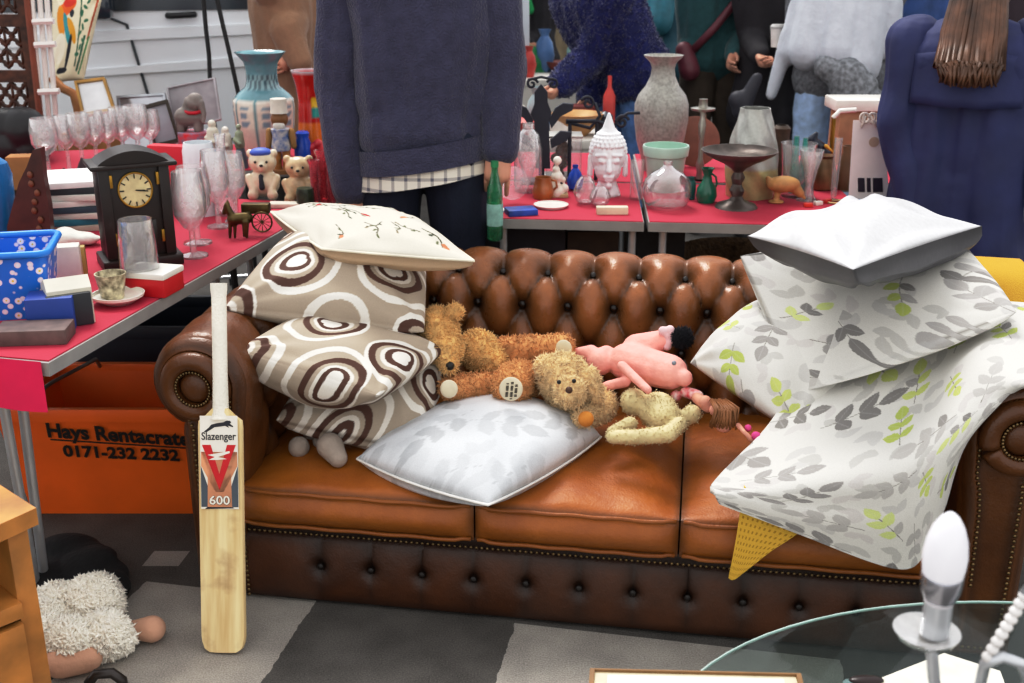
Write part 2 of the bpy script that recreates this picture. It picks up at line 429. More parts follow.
def sweep_panel(prof, ulen, nu, norm_u, du, dt, t0, amp, tmax, uoff=0, tuft_range=(0, 9), taper=None):
    """grid of the padded panel: prof = dense profile points (out, z) and param from the ridge; returns P, colours"""
    n = len(prof); arcl = [0]
    for a, c in zip(prof[:-1], prof[1:]): arcl.append(arcl[-1]+(V(c)-V(a)).length)
    P = []; K = []
    for i in range(nu+1):
        u = ulen*i/nu; row = []
        for j in range(n):
            tg = (V(prof[min(j+1, n-1)])-V(prof[max(j-1, 0)])).normalized(); nn = V((tg.y, -tg.x))
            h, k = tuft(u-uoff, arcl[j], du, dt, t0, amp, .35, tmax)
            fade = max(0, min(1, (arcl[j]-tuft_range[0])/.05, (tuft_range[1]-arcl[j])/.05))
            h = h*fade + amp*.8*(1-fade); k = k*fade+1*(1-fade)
            q = V(prof[j])+nn*h; row.append((u, q.x, q.y)); K.append(k)
        P.append(row)
    return P, K
# back: profile in (s, z) from outside foot up over the roll and down to the seat
RB = .115; BC = (.80, .585)
back_prof = [(.935, .05), (.93, .45)] + arc(BC[0], BC[1], RB, -10, 178, 26) + [(.66, .42), (.63, .20)]
back_prof = dens(back_prof, .012)
acc = 0; tl = []
for i, p in enumerate(back_prof):
    if i: acc += (V(p)-V(back_prof[i-1])).length
    tl.append(acc)
ridge = max(range(len(back_prof)), key=lambda i: back_prof[i][1])
BW = SW+.30; T0B = .047
# photo: first button row at pixels 501..734
bx = [sloc(at_s(x, 266, .72)).x for x in (501, 734)]; DU = (bx[1]-bx[0])/5
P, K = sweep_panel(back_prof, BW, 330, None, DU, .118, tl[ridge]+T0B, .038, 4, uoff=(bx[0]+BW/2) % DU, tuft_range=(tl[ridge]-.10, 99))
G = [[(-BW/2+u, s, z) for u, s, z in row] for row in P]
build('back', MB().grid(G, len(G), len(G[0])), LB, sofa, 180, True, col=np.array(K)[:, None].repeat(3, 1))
# buttons of the back
nb = 0
bb_ = MB()
for r in range(3):
    t = tl[ridge]+T0B+r*.118; j = min(range(len(tl)), key=lambda q: abs(tl[q]-t)); p = back_prof[j]
    tg = (V(back_prof[j+1])-V(back_prof[j-1])).normalized(); nn = V((tg.y, -tg.x))
    for i in range(-9, 10):
        u = bx[0]+ (i+(r % 2)*.5)*DU
        if abs(u) > SW/2-.05: continue
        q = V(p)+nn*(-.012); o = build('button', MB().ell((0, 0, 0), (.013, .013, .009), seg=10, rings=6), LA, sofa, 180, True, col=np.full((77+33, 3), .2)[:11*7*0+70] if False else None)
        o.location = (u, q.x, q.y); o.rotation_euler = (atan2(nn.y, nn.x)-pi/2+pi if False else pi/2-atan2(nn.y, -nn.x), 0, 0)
# arms: profile in (outward, z) from the inner foot up, over the roll, down the outside
RA = .105
arm_prof = [(.0, .20), (-.005, .40)] + arc(.078, .585, RA, 180, -70, 30) + [(.118, .45), (.115, .03)]
arm_prof = dens(arm_prof, .014)
AL = .80
def arm(sgn):
    nm = 'arm'; acc = 0; ta = [0]
    for a, c in zip(arm_prof[:-1], arm_prof[1:]): acc += (V(c)-V(a)).length; ta.append(acc)
    rdg = max(range(len(arm_prof)), key=lambda i: arm_prof[i][1])
    P = []; K = []
    for i in range(91):
        u = AL*i/90; row = []
        for j, p in enumerate(arm_prof):
            tg = (V(arm_prof[min(j+1, len(arm_prof)-1)])-V(arm_prof[max(j-1, 0)])).normalized(); nn = V((-tg.y, tg.x))
            t = ta[rdg]-ta[j]                                  # down the inside
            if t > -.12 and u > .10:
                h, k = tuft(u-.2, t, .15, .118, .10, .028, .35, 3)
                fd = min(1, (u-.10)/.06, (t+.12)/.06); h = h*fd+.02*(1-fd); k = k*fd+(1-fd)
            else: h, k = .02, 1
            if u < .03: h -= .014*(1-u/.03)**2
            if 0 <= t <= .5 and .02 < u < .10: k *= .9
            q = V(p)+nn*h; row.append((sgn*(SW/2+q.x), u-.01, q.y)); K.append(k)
        P.append(row)
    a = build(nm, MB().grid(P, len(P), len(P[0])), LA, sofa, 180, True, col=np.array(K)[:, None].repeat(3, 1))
    # front facing panel with the scroll
    out = [tuple(p) for p in arm_prof] + [(.12, .03), (0, .03)]
    mb = MB(); pol = [(sgn*(SW/2+x), z) for x, z in out]
    cx = sum(p[0] for p in pol)/len(pol)
    def ins(k): # inset polygon toward the scroll centre / mid line
        r = []
        for (x, z) in out:
            c = V((.078, .585)) if z > .47 else V((.058, z)); d = c-V((x, z)); l = max(d.length, 1e-5)
            q = V((x, z))+d*min(1, k/l); r.append((sgn*(SW/2+q.x), q.y+(k if z < .05 else 0)))
        return r
    grow = []
    for i, (x, z) in enumerate(out):
        if i >= len(arm_prof): grow.append((sgn*(SW/2+x), z)); continue
        a_, c_ = V(arm_prof[max(i-1, 0)]), V(arm_prof[min(i+1, len(arm_prof)-1)]); tg = (c_-a_).normalized(); grow.append((sgn*(SW/2+x-tg.y*.012), z+tg.x*.012))
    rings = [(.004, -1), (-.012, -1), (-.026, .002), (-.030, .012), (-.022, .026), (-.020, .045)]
    vs = []; n = len(out)
    for s_, k in rings:
        for (x, z) in (ins(k) if k > 0 else grow): vs.append((x, s_, z))
    fs = [(a_*n+i, a_*n+(i+1) % n, (a_+1)*n+(i+1) % n, (a_+1)*n+i) for a_ in range(len(rings)-1) for i in range(n)]
    fs.append(tuple(range((len(rings)-1)*n, len(rings)*n)))
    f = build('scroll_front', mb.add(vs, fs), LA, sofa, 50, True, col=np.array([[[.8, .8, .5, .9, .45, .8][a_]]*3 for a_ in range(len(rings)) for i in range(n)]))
    # rolled boss in the scroll and the strip of nails round it
    bo = MB(); spiral = []
    for k in range(40):
        an = R(200-k*9.0); rr = .066; spiral.append((sgn*(SW/2+.078+rr*cos(an)), -.034, .585+rr*sin(an)))
    bo.tube(spiral, [.024]*40, 8)
    bo.ell((sgn*(SW/2+.078), -.03, .585), (.040, .022, .040))
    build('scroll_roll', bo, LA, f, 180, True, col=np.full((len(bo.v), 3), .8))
    nm_ = MB(); pts = [V((x, z)) for x, z in ins(.020)]; step = .0135; carry = 0
    path = [p for p in pts]
    for a_, c in zip(path[:-1], path[1:]):
        l = (c-a_).length; d = step-carry
        while d < l:
            q = a_+(c-a_)*(d/l); nm_.ell((q.x, -.029, q.y), (.0048, .004, .0048), seg=7, rings=4); d += step
        carry = (carry+l) % step
    build('nail_trim', nm_, NAIL, f, 180, True); nm_ = MB()
    for k in range(34):
        an = 2*pi*k/34; nm_.ell((sgn*(SW/2+.078)+.043*cos(an), -.050, .585+.043*sin(an)), (.004, .004, .004), seg=6, rings=4)
    build('nail_trim', nm_, NAIL, f, 180, True)
arm(-1); arm(1)
# base rail with tufts
zb0, zb1 = .012, .192
bxs = [sloc(at_z(x, y, .095)).x for x, y in ((324, 567), (373, 571), (426, 575), (476, 579), (526, 583), (579, 588), (630, 592), (682, 597), (742, 602))]
dux = (bxs[-1]-bxs[0])/8
P = []; K = []; nu = 260; nv = 26
for i in range(nu+1):
    x = -SW/2-.02+(SW+.04)*i/nu; row = []
    for j in range(nv+1):
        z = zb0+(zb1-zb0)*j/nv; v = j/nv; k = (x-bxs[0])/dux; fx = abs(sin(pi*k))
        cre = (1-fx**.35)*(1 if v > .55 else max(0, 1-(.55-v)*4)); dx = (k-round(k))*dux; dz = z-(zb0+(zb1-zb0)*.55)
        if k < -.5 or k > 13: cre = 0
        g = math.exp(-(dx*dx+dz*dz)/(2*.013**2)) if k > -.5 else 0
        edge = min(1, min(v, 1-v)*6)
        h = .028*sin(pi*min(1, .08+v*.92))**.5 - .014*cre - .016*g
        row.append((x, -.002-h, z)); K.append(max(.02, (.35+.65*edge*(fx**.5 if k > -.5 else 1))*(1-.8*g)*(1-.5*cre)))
    P.append(row)
mb = MB().grid(P, nu+1, nv+1)
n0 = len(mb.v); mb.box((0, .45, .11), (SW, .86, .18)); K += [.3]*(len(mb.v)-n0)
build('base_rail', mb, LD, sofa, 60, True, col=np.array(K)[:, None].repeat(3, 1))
for k in range(-1, 14):
    x = bxs[0]+k*dux
    if k < 0 or abs(x) > SW/2-.03: continue
    build('base_button', MB().ell((x, -.018, zb0+(zb1-zb0)*.55), (.009, .006, .009), seg=10, rings=6), LD, sofa, 180, True)
mb = MB(); n = int(SW/.0135)
for k in range(n): mb.ell((-SW/2+.01+k*.0135, -.022, .203), (.0045, .004, .0045), seg=6, rings=4)
build('rail_nail_trim', mb, NAIL, sofa, 180, True)
mb = MB()
for k in range(13): mb.ell((-SW/2+.012, -.030, .02+k*.0135), (.0045, .004, .0045), seg=6, rings=4)
build('rail_nail_trim', mb, NAIL, sofa, 180, True)
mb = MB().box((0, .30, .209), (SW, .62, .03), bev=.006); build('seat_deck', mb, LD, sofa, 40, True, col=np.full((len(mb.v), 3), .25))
# three seat cushions
cuts = [-SW/2, sloc(at_z(476, 506, .31)).x, sloc(at_z(680, 522, .31)).x, SW/2]
for i in range(3):
    x0, x1 = cuts[i]+.002, cuts[i+1]-.002; y0, y1 = -.035, .66; z0, z1 = .228, .325; mb = MB(); P = []; K = []
    nu, nv = 60, 60; ring = []
    def sup(t, e=.16): return t
    cx, cy, hx, hy = (x0+x1)/2, (y0+y1)/2, (x1-x0)/2, (y1-y0)/2
    for a in range(nu+1):
        row = []
        for c in range(nv+1):
            # wrap: c from bottom front, up the front, over the top, down at the back
            u = -1+2*a/nu; xx = cx+hx*(1-abs(1-abs(u))*0)*u
            ed = (1-abs(u)**10)
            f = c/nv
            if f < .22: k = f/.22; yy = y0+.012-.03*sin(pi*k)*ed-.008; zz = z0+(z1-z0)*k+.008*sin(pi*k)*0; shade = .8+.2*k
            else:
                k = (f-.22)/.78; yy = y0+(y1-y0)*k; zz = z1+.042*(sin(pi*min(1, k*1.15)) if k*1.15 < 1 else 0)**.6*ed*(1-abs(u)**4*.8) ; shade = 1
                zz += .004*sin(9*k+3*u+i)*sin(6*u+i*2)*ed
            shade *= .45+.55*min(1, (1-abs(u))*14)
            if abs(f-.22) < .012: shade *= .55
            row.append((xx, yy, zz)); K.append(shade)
        P.append(row)
    mb.grid(P, nu+1, nv+1)
    n0 = len(mb.v)
    for sgn in (0, nu):
        pass
    side = [[P[e][c] for c in range(nv+1)] for e in (0, nu)]
    for e, sd in enumerate(side):
        k0 = len(mb.v); mb.v += [V(p) for p in sd] + [V((sd[0][0], y1, z0)), ]; mb.f.append(tuple(range(k0, k0+len(sd)+1)))
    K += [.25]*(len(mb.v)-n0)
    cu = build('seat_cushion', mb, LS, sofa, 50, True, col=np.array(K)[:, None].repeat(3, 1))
    pp = MB(); 
    for zz in (z1-.002, z0+.006):
        pts = [(x0+.006+(x1-x0-.012)*t/30, y0-.004-(.008 if 1 < t < 29 else 0), zz+.0012*sin(t*.9+i)) for t in range(31)]
        pp.tube(pts, .0052, 8)
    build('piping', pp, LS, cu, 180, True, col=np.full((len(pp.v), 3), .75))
# ================================================================== CUSHIONS AND CLOTHS ON THE SOFA
def leaf_pattern(x, y, base='#d8d6d0', n=70, box=(0, 0, .5, .5), seed=1, big=1.0):
    """sprigs of grey and lime leaves over a fainter layer; x, y in metres on the cloth"""
    r = random.Random(seed); col = np.empty((len(x), 3), dtype=np.float32); col[:] = lin(base)
    faint = ['#c8c6c2', '#cecac6', '#c2c0bb']; greys = ['#9a9794', '#adaaa7', '#b9b6b2', '#8b8885', '#a3a09d']; lime = ['#c3cc7e', '#cdd694', '#b5c06c']
    def leaf(px, py, a, Ln, c):
        near = (np.abs(x-px) < Ln) & (np.abs(y-py) < Ln)
        dx, dy = x-px, y-py; l = dx*cos(a)+dy*sin(a); w = -dx*sin(a)+dy*cos(a); t = np.clip(l/Ln, 0, 1)
        ins = near & (l > 0) & (np.abs(w) < .31*Ln*np.sin(pi*t**.85)**.8); cc = np.array(lin(c))
        col[ins] = cc; col[ins & (np.abs(w) < .0010)] = cc*.8+.12
    def spread(d):
        pts = []
        for _ in range(2500):
            p = (r.uniform(box[0], box[2]), r.uniform(box[1], box[3]))
            if all((p[0]-q[0])**2+(p[1]-q[1])**2 > d*d for q in pts): pts.append(p)
        return pts
    for cx, cy in spread(.047*big):
        a = r.uniform(0, 2*pi); c = r.choice(faint)
        for k in (-.7, .7): leaf(cx, cy, a+k, .036*big*r.uniform(.8, 1.1), c)
    for i, (cx, cy) in enumerate(spread(.092*big)):
        a = r.uniform(0, 2*pi); lim = r.random() < .28; c = r.choice(lime if lim else greys); Ln = r.uniform(.040, .052)*big*(.8 if lim else 1); L = Ln*1.5; cx -= cos(a)*L*.6; cy -= sin(a)*L*.6
        l = (x-cx)*cos(a)+(y-cy)*sin(a); w_ = -(x-cx)*sin(a)+(y-cy)*cos(a)
        col[(l > -Ln*.4) & (l < L) & (np.abs(w_) < .0011)] = np.array(lin('#8f8c87'))
        for tt, sp in ((.12, 1.0), (.62, .85)):
            for sg in (-1, 1): leaf(cx+cos(a)*L*tt, cy+sin(a)*L*tt, a+sg*sp, Ln*r.uniform(.75, .95), c if r.random() < .75 else r.choice(greys))
        leaf(cx+cos(a)*L, cy+sin(a)*L, a, Ln, c)
    return col
def ring_pattern(x, y, seed=1, base='#b3a696'):
    r = random.Random(seed); col = np.empty((len(x), 3), dtype=np.float32); col[:] = lin(base)
    seq = ['#f0ece6', '#a2968a', '#5a3a30', '#a2968a', '#f3f0ea', '#efeae4']
    pts = []
    for i in range(-1, 5):
        for j in range(-1, 5): pts.append((i*.25+(j % 2)*.125+r.uniform(-.03, .03), j*.20+r.uniform(-.02, .02), r.uniform(.095, .12), r.uniform(0, 6)))
    for (cx, cy, R0, ph) in pts:
        dx, dy = x-cx, y-cy; an = np.arctan2(dy, dx); d = np.hypot(dx, dy)*(1+.10*np.sin(an+ph)+.07*np.sin(2*an+ph*2)); off = .022*np.cos(an-ph)
        for k, (f, c) in enumerate(((1.0, '#e9e5dd'), (.83, base), (.74, '#5b3a2e'), (.57, base), (.46, '#e4dfd6'), (.36, '#5b3a2e'), (.2, '#e9e5dd'))):
            ins = d+off*(k > 1) < R0*f; col[ins] = lin(c)
    return col
def cloth_mat(name, rough=.8, bump=.2): return vmat(name, rough, bump, 420)
FAB = cloth_mat('printed_cotton')
def pillow(name, label, corners, thick, colfn, m, N=90, pinch=.10, bend=0, size=(.45, .45), lumps=.006, seed=1, under=None, up=None, edge_sag=None, piping=None, sharp=.5, group=None, cat='cushion', pshare=.5, usharp=None):
    """soft cushion spanned by its four corner points (a loop); pshare = how much of the puff is on the upper face"""
    c00, c10, c11, c01 = [V(p) for p in corners]
    n = ((c10-c00).cross(c01-c00)+(c11-c10).cross(c11-c01)).normalized()
    if up is not None and n.dot(V(up)) < 0: n = -n
    r = random.Random(seed); ph = [r.uniform(0, 6) for _ in range(12)]
    g = np.linspace(-1, 1, N); vs = []; us = []
    if size is None: size = (((c10-c00).length+(c11-c01).length)/2, ((c01-c00).length+(c11-c10).length)/2)
    def base(u, v):
        a = pinch*(1-v*v); b = pinch*(1-u*u)      # edges pulled in between the corners
        uu = u*(1-a); vv = v*(1-b)
        s, t = (uu+1)/2, (vv+1)/2
        p = c00*((1-s)*(1-t))+c10*(s*(1-t))+c11*(s*t)+c01*((1-s)*t)
        if edge_sag: p = p + V((0, 0, -1))*edge_sag(u, v)
        return p
    mb = MB(); cols = []
    for side in (1, -1):
        P = []
        for i in range(N):
            row = []
            for j in range(N):
                u, v = g[i], g[j]; e = max(0, (1-abs(u)**2.2)*(1-abs(v)**2.2))
                h = e**(sharp if side > 0 or usharp is None else usharp)*thick*(pshare if side > 0 else 1-pshare)
                # gathered creases that run in from the corners and edges
                rad = 0
                for k in range(4):
                    cu, cv = ((-1, -1), (1, -1), (1, 1), (-1, 1))[k]; du, dv_ = u-cu, v-cv; an = atan2(dv_, du); dd = sqrt(du*du+dv_*dv_)
                    rad += sin(an*9+ph[k])*math.exp(-dd*1.8)*min(1, dd*3)
                wr = rad*lumps*2.2 + lumps*(sin(3.1*u+2.3*v+ph[4])*sin(2.2*v-1.7*u+ph[5])+.6*sin(6.3*u-3*v+ph[6])*sin(4.7*v+2.2*u+ph[7]))
                row.append(base(u, v)+n*(side*(h+wr*min(1, e*3))))
            P.append(row)
        mb.grid(P, N, N)
        uu, vv = np.meshgrid(g, g, indexing='ij')
        x, y = ((uu+1)/2*size[0]).ravel(), ((vv+1)/2*size[1]).ravel()
        fn = colfn if side > 0 or under is None else under
        cols.append(fn(x, y) if callable(fn) else np.tile(np.array(lin(fn), dtype=np.float32), (len(x), 1)))
    # stitch the rim so that both faces are one closed skin
    def idx(s, i, j): return s*N*N+i*N+j
    loop = [(i, 0) for i in range(N-1)]+[(N-1, j) for j in range(N-1)]+[(i, N-1) for i in range(N-1, 0, -1)]+[(0, j) for j in range(N-1, 0, -1)]
    for a, b in zip(loop, loop[1:]+loop[:1]): mb.f.append((idx(0, *a), idx(0, *b), idx(1, *b), idx(1, *a)))
    o = build(name, mb, m, None, 180, False, col=np.vstack(cols)); tag(o, label, cat, group)
    if piping:
        k = [idx(0, *a) for a in loop]; pts = [mb.v[q] for q in k]
        pp = MB().tube(pts, .0035, 6, closed=True); build('piping', pp, piping, o, 180)
    return o
WP = mat('white_piping', '#e9e7e2', .8)
# --- left pile
def para(l, f, r): return [l, f, r, l+r-f]
pl_group = 'ring-patterned cushions'
cr = para(at_s(276, 420, .13), at_s(410, 449, .12), at_s(452, 372, .33))
pillow('cushion', 'taupe cushion with brown and white rings, lowest of the three, behind the grey toy paws', cr, .19, lambda x, y: ring_pattern(x+.05, y+.03, 3), FAB, N=200, size=(.42, .36), seed=3, group=pl_group, up=(0, -1, .6), pinch=-.02)
cr = para(at_s(237, 350, .05), at_s(378, 395, .02), at_s(447, 349, .28))
pillow('cushion', 'taupe cushion with brown and white rings, middle of the three in the left stack', cr, .19, lambda x, y: ring_pattern(x, y, 5), FAB, N=200, size=(.42, .40), seed=5, group=pl_group, up=(0, 0, 1), pinch=-.03, pshare=.24)
cr = [at_s(224, 309, .18), at_s(424, 332, .26), at_s(426, 258, .52), at_s(288, 234, .52)]
pillow('cushion', 'taupe cushion with brown and white rings, directly under the cream embroidered cushion', cr, .19, lambda x, y: ring_pattern(x+.02, y+.06, 8), FAB, N=200, size=(.44, .36), seed=8, group=pl_group, up=(0, -1, 1), pinch=-.01)
def embro(x, y):
    r = random.Random(4); col = np.empty((len(x), 3), dtype=np.float32); col[:] = lin('#d8d3c5')
    def disc(cx, cy, a, b, an, c):
        dx, dy = x-cx, y-cy; l = dx*cos(an)+dy*sin(an); w_ = -dx*sin(an)+dy*cos(an); col[(l/a)**2+(w_/b)**2 < 1] = lin(c)
    for k in range(22):
        cx, cy, an = r.uniform(.04, .42), r.uniform(.04, .42), r.uniform(0, 6)
        l = (x-cx)*cos(an)+(y-cy)*sin(an); w_ = -(x-cx)*sin(an)+(y-cy)*cos(an)
        col[(l > 0) & (l < .07) & (np.abs(w_-.012*np.sin(l*60)) < .0022)] = lin('#4b4a3a')
        for q in range(3): disc(cx+cos(an)*.025*q, cy+sin(an)*.025*q+.008, .008, .0035, an+q, r.choice(['#6a6f55', '#4a5145', '#8a7f6a']))
        if k % 3 == 0: disc(cx+.01, cy, .014, .007, an, r.choice(['#b5262f', '#c9805e', '#a81e28']))
    disc(.40, .10, .016, .014, .3, '#9c1722'); disc(.385, .115, .012, .009, .9, '#8e1420')
    return col
cr = [at_s(268, 216, .56), at_s(318, 252, .20), at_s(474, 266, .30), at_s(408, 216, .66)]
cr = [at_z(271, 212, .85), at_z(322, 249, .85), at_z(474, 261, .85), at_z(402, 213, .85)]
pillow('embroidered_cushion', 'cream cushion embroidered with twigs and red flowers, on top of the left pile', cr, .12, lambda x, y: embro(y, x), FAB, N=200, size=(.45, .45), seed=11, up=(0, 0, 1), pinch=-.03, under='#cdb598', sharp=.6, pshare=.5, usharp=.25, piping=mat('cream_piping', '#e6dfcc', .8))
# --- middle
def silver_leaf(x, y):
    c = leaf_pattern(x, y, '#d6d8db', 34, (0, 0, .45, .45), 9, 1.6); g = np.array(lin('#c9ccd0')); k = c.mean(axis=1, keepdims=True)
    return (g*(1+ .26*np.clip((k-.35)/.3, -1, 1))).astype(np.float32)
cr = [at_s(357, 459, .07), at_s(488, 504, -.035), at_s(601, 437, .20), at_s(470, 402, .34)]
for q, zz in zip(cr, (.385, .385, .395, .40)): pass
cr = [at_z(357, 459, .375), at_z(488, 505, .365), at_z(601, 437, .385), at_z(468, 404, .40)]
pillow('cushion', 'pale grey cushion with faint white leaf print lying flat on the seat', cr, .19, silver_leaf, vmat('silver_satin', .5, .1, 300), size=(.45, .45), seed=14, up=(0, 0, 1), pinch=-.09, pshare=.62, sharp=.45, lumps=.003, piping=WP)
# --- right pile
cr = [at_s(690, 363, .34), at_s(800, 436, .16), at_s(912, 330, .42), at_s(757, 300, .56)]
pillow('leaf_cushion', 'white leaf-print cushion leaning low against the sofa back beside the doll', cr, .18, lambda x, y: leaf_pattern(x, y, n=34, box=(-.03, -.03, .6, .6), seed=21, big=1.15), FAB, N=230, size=None, seed=21, up=(0, -1, .7), pinch=-.02)
cr = [at_s(740, 256, .52), at_s(800, 392, .22), at_s(1016, 312, .18), at_s(946, 226, .62)]
pillow('leaf_cushion', 'large white leaf-print pillow tilted forward under the glossy white cushion', cr, .20, lambda x, y: leaf_pattern(x, y, n=50, box=(-.03, -.03, .8, .7), seed=33, big=1.2), FAB, N=270, size=None, seed=33, up=(0, -1, 1), pinch=.0, lumps=.009, pshare=.6, sharp=.48)
cr = [at_z(747, 236, .925), at_z(853, 270, .925), at_z(982, 226, .925), at_z(868, 203, .915)]
pillow('satin_cushion', 'glossy white cushion with dark grey underside, topmost of the right pile', cr, .165, '#dcdcde', vmat('white_satin', .38, .06, 90), size=(.45, .45), seed=41, up=(0, 0, 1), pinch=.04, lumps=.013, under='#66666b', pshare=.42, sharp=.62, usharp=.22)
# duvet draped over the right arm
def patch(name, label, cat, ctrl, colfn, m, nu=150, nv=150, size=(.8, .8), wr=.006, seed=1, thick=.012, under=None):
    """smooth sheet through a net of points (rows of world points)"""
    A = np.array([[tuple(p) for p in row] for row in ctrl], dtype=float); nr, ncol = A.shape[:2]
    def cr_(t, n):  # catmull weights
        W = np.zeros((len(t), n))
        for k, x in enumerate(t):
            x = x*(n-1); i = min(int(x), n-2); f = x-i
            w4 = (-.5*f+f*f-.5*f**3, 1-2.5*f*f+1.5*f**3, .5*f+2*f*f-1.5*f**3, -.5*f*f+.5*f**3)
            for q, ww in zip((i-1, i, i+1, i+2), w4):
                if q < 0: W[k, 0] += 2*ww; W[k, 1] -= ww
                elif q > n-1: W[k, n-1] += 2*ww; W[k, n-2] -= ww
                else: W[k, q] += ww
        return W
    U = cr_(np.linspace(0, 1, nu), nr); W = cr_(np.linspace(0, 1, nv), ncol)
    P = np.einsum('ur,rck,vc->uvk', U, A, W)
    du = np.gradient(P, axis=0); dv_ = np.gradient(P, axis=1); n = np.cross(du, dv_); n /= np.linalg.norm(n, axis=2, keepdims=True)+1e-9
    if n[nu//2, nv//2, 2] < 0: n = -n
    r = random.Random(seed); uu, vv = np.meshgrid(np.linspace(0, 1, nu), np.linspace(0, 1, nv), indexing='ij'); h = np.zeros_like(uu)
    for k in range(9):
        a, f, p_ = r.uniform(-.8, .8), r.uniform(9, 30), r.uniform(0, 6); s = uu*cos(a)+vv*sin(a); q = -uu*sin(a)+vv*cos(a)
        h += np.sin(s*f+p_+1.5*np.sin(q*5+p_))*(.5+.5*np.sin(q*4+p_*2))/(f*.12)*.5
    P = P + n*(wr*h)[..., None]
    mb = MB(); mb.grid((P+n*thick*.5).tolist(), nu, nv); mb.grid((P-n*thick*.5).tolist(), nu, nv)
    def idx(s, i, j): return s*nu*nv+i*nv+j
    loop = [(i, 0) for i in range(nu-1)]+[(nu-1, j) for j in range(nv-1)]+[(i, nv-1) for i in range(nu-1, 0, -1)]+[(0, j) for j in range(nv-1, 0, -1)]
    for a, b in zip(loop, loop[1:]+loop[:1]): mb.f.append((idx(0, *a), idx(0, *b), idx(1, *b), idx(1, *a)))
    if size is None: size = (np.linalg.norm(np.diff(P[:, nv//2], axis=0), axis=1).sum(), np.linalg.norm(np.diff(P[nu//2], axis=0), axis=1).sum())
    c1 = colfn((uu*size[0]).ravel(), (vv*size[1]).ravel()); c2 = c1 if under is None else np.tile(np.array(lin(under)), (nu*nv, 1))
    o = build(name, mb, m, None, 180, False, col=np.vstack([c1, c2])); tag(o, label, cat); return o
# rows run from the back (top) down to the hem; columns from left to right
ctrl = [[at_s(830, 340, .46), at_s(890, 318, .46), at_s(960, 306, .45), at_z(1016, 304, .745), at_z(1072, 316, .70)],
        [at_s(797, 385, .28), at_s(866, 362, .30), at_s(945, 336, .32), at_z(1012, 326, .750), at_z(1066, 342, .72)],
        [at_s(760, 436, .12), at_s(840, 425, .12), at_s(925, 398, .15), at_z(980, 366, .715), at_z(1040, 378, .735)],
        [at_s(714, 484, -.05), at_s(808, 478, -.075), at_s(902, 460, -.08), at_s(962, 420, -.065), at_s(1010, 392, -.055)],
        [at_s(714, 493, -.105), at_s(804, 508, -.112), at_s(896, 512, -.115), at_s(938, 478, -.105), at_s(966, 440, -.075)],
        [at_s(720, 504, -.108), at_s(800, 534, -.115), at_s(898, 568, -.118), at_s(926, 545, -.105), at_s(944, 505, -.075)]]
patch('duvet_cover', 'white leaf-print duvet cover draped over the right sofa arm and seat edge', 'duvet', ctrl, lambda x, y: leaf_pattern(y, x, n=64, box=(-.05, -.05, 1.1, 1.1), seed=52, big=1.2), FAB, 360, 330, None, .006, 5, .012, '#e3e0d8')
# yellow waffle blanket: one corner hangs below the duvet, another lies on the back corner
def waffle(x, y):
    c = np.empty((len(x), 3), dtype=np.float32); c[:] = lin('#e3bc48'); k = (np.sin(x*2*pi/.009) > -.2) | (np.sin(y*2*pi/.009) > -.2)
    c[~k] = lin('#b98d2a'); return c
YW = vmat('yellow_waffle', .9, .5, 300)
ctrl = [[at_s(744, 486, -.086), at_s(775, 498, -.086), at_s(806, 510, -.086)], [at_s(740, 512, -.088), at_s(768, 520, -.088), at_s(800, 530, -.088)],
        [at_s(735, 545, -.084), at_s(750, 549, -.084), at_s(770, 551, -.084)], [at_s(728.5, 577, -.078), at_s(732, 579, -.078), at_s(737, 577, -.078)]]
patch('yellow_blanket', 'mustard yellow waffle blanket corner hanging below the leaf-print duvet', 'blanket', ctrl, waffle, YW, 110, 90, (.14, .10), .0006, 6, .010)
bkx = [sloc(at_s(px, 275, .80)).x for px in (915, 968, 1022)]
ctrl = [[sw(x, .955, .55) for x in bkx], [sw(x, .93, .66) for x in bkx], [sw(x, .88, .735) for x in bkx], [sw(x, .80, .752) for x in bkx], [sw(x, .70, .735) for x in bkx], [sw(x+.01, .62, .66) for x in bkx]]
patch('yellow_blanket', 'folded mustard yellow blanket behind the leaf pillow at the right back corner', 'blanket', ctrl, lambda x, y: np.tile(np.array(lin('#cfa136'), dtype=np.float32), (len(x), 1)), YW, 40, 60, (.2, .3), .008, 9, .02)

# ================================================================== SOFT TOYS ON THE SEAT
def caps_px(rows):
    out = []
    for r in rows:
        if len(r) == 4: p = at_s(r[0], r[1], r[3]); out.append((p, r[2]*mpp(p)))
        else:
            p = at_s(r[0], r[1], r[3]); q = at_s(r[4], r[5], r[7]); out.append((p, r[2]*mpp(p), q, r[6]*mpp(q)))
    return out
def toy(name, label, cat, rows, m, fz=None, voxel=.006, sm=3):
    cs = caps_px(rows); t = [c[0] for c in cs]; base = V((sum(p.x for p in t)/len(t), sum(p.y for p in t)/len(t), min(c[0].z-c[1] for c in cs)))
    th = thing(name, label, cat, base); blob('body', cs, m, th, voxel, sm, fz); return th
def ball(name, px, py, r, s, m, parent, sq=None):
    p = at_s(px, py, s); rr = r*mpp(p); return build(name, MB().ell(p, sq and tuple(rr*k for k in sq) or (rr,)*3), m, parent, 180)
FT = mat('tan_plush', '#efc88c', .95, var=.15, scale=40); FB = mat('russet_plush', '#dba672', .95, var=.15, scale=40); FC = mat('curly_plush', '#f7dcb2', .95, var=.15, scale=40)
PAD = mat('cream_pad', '#e3d8c0', .9); BLK = mat('toy_black', '#17130f', .3); PINK = mat('pink_plush', '#f7b0a6', .85, var=.08, scale=30, bump=.2); BEI = mat('beige_plush', '#d3c49c', .9, var=.12, bump=.25)
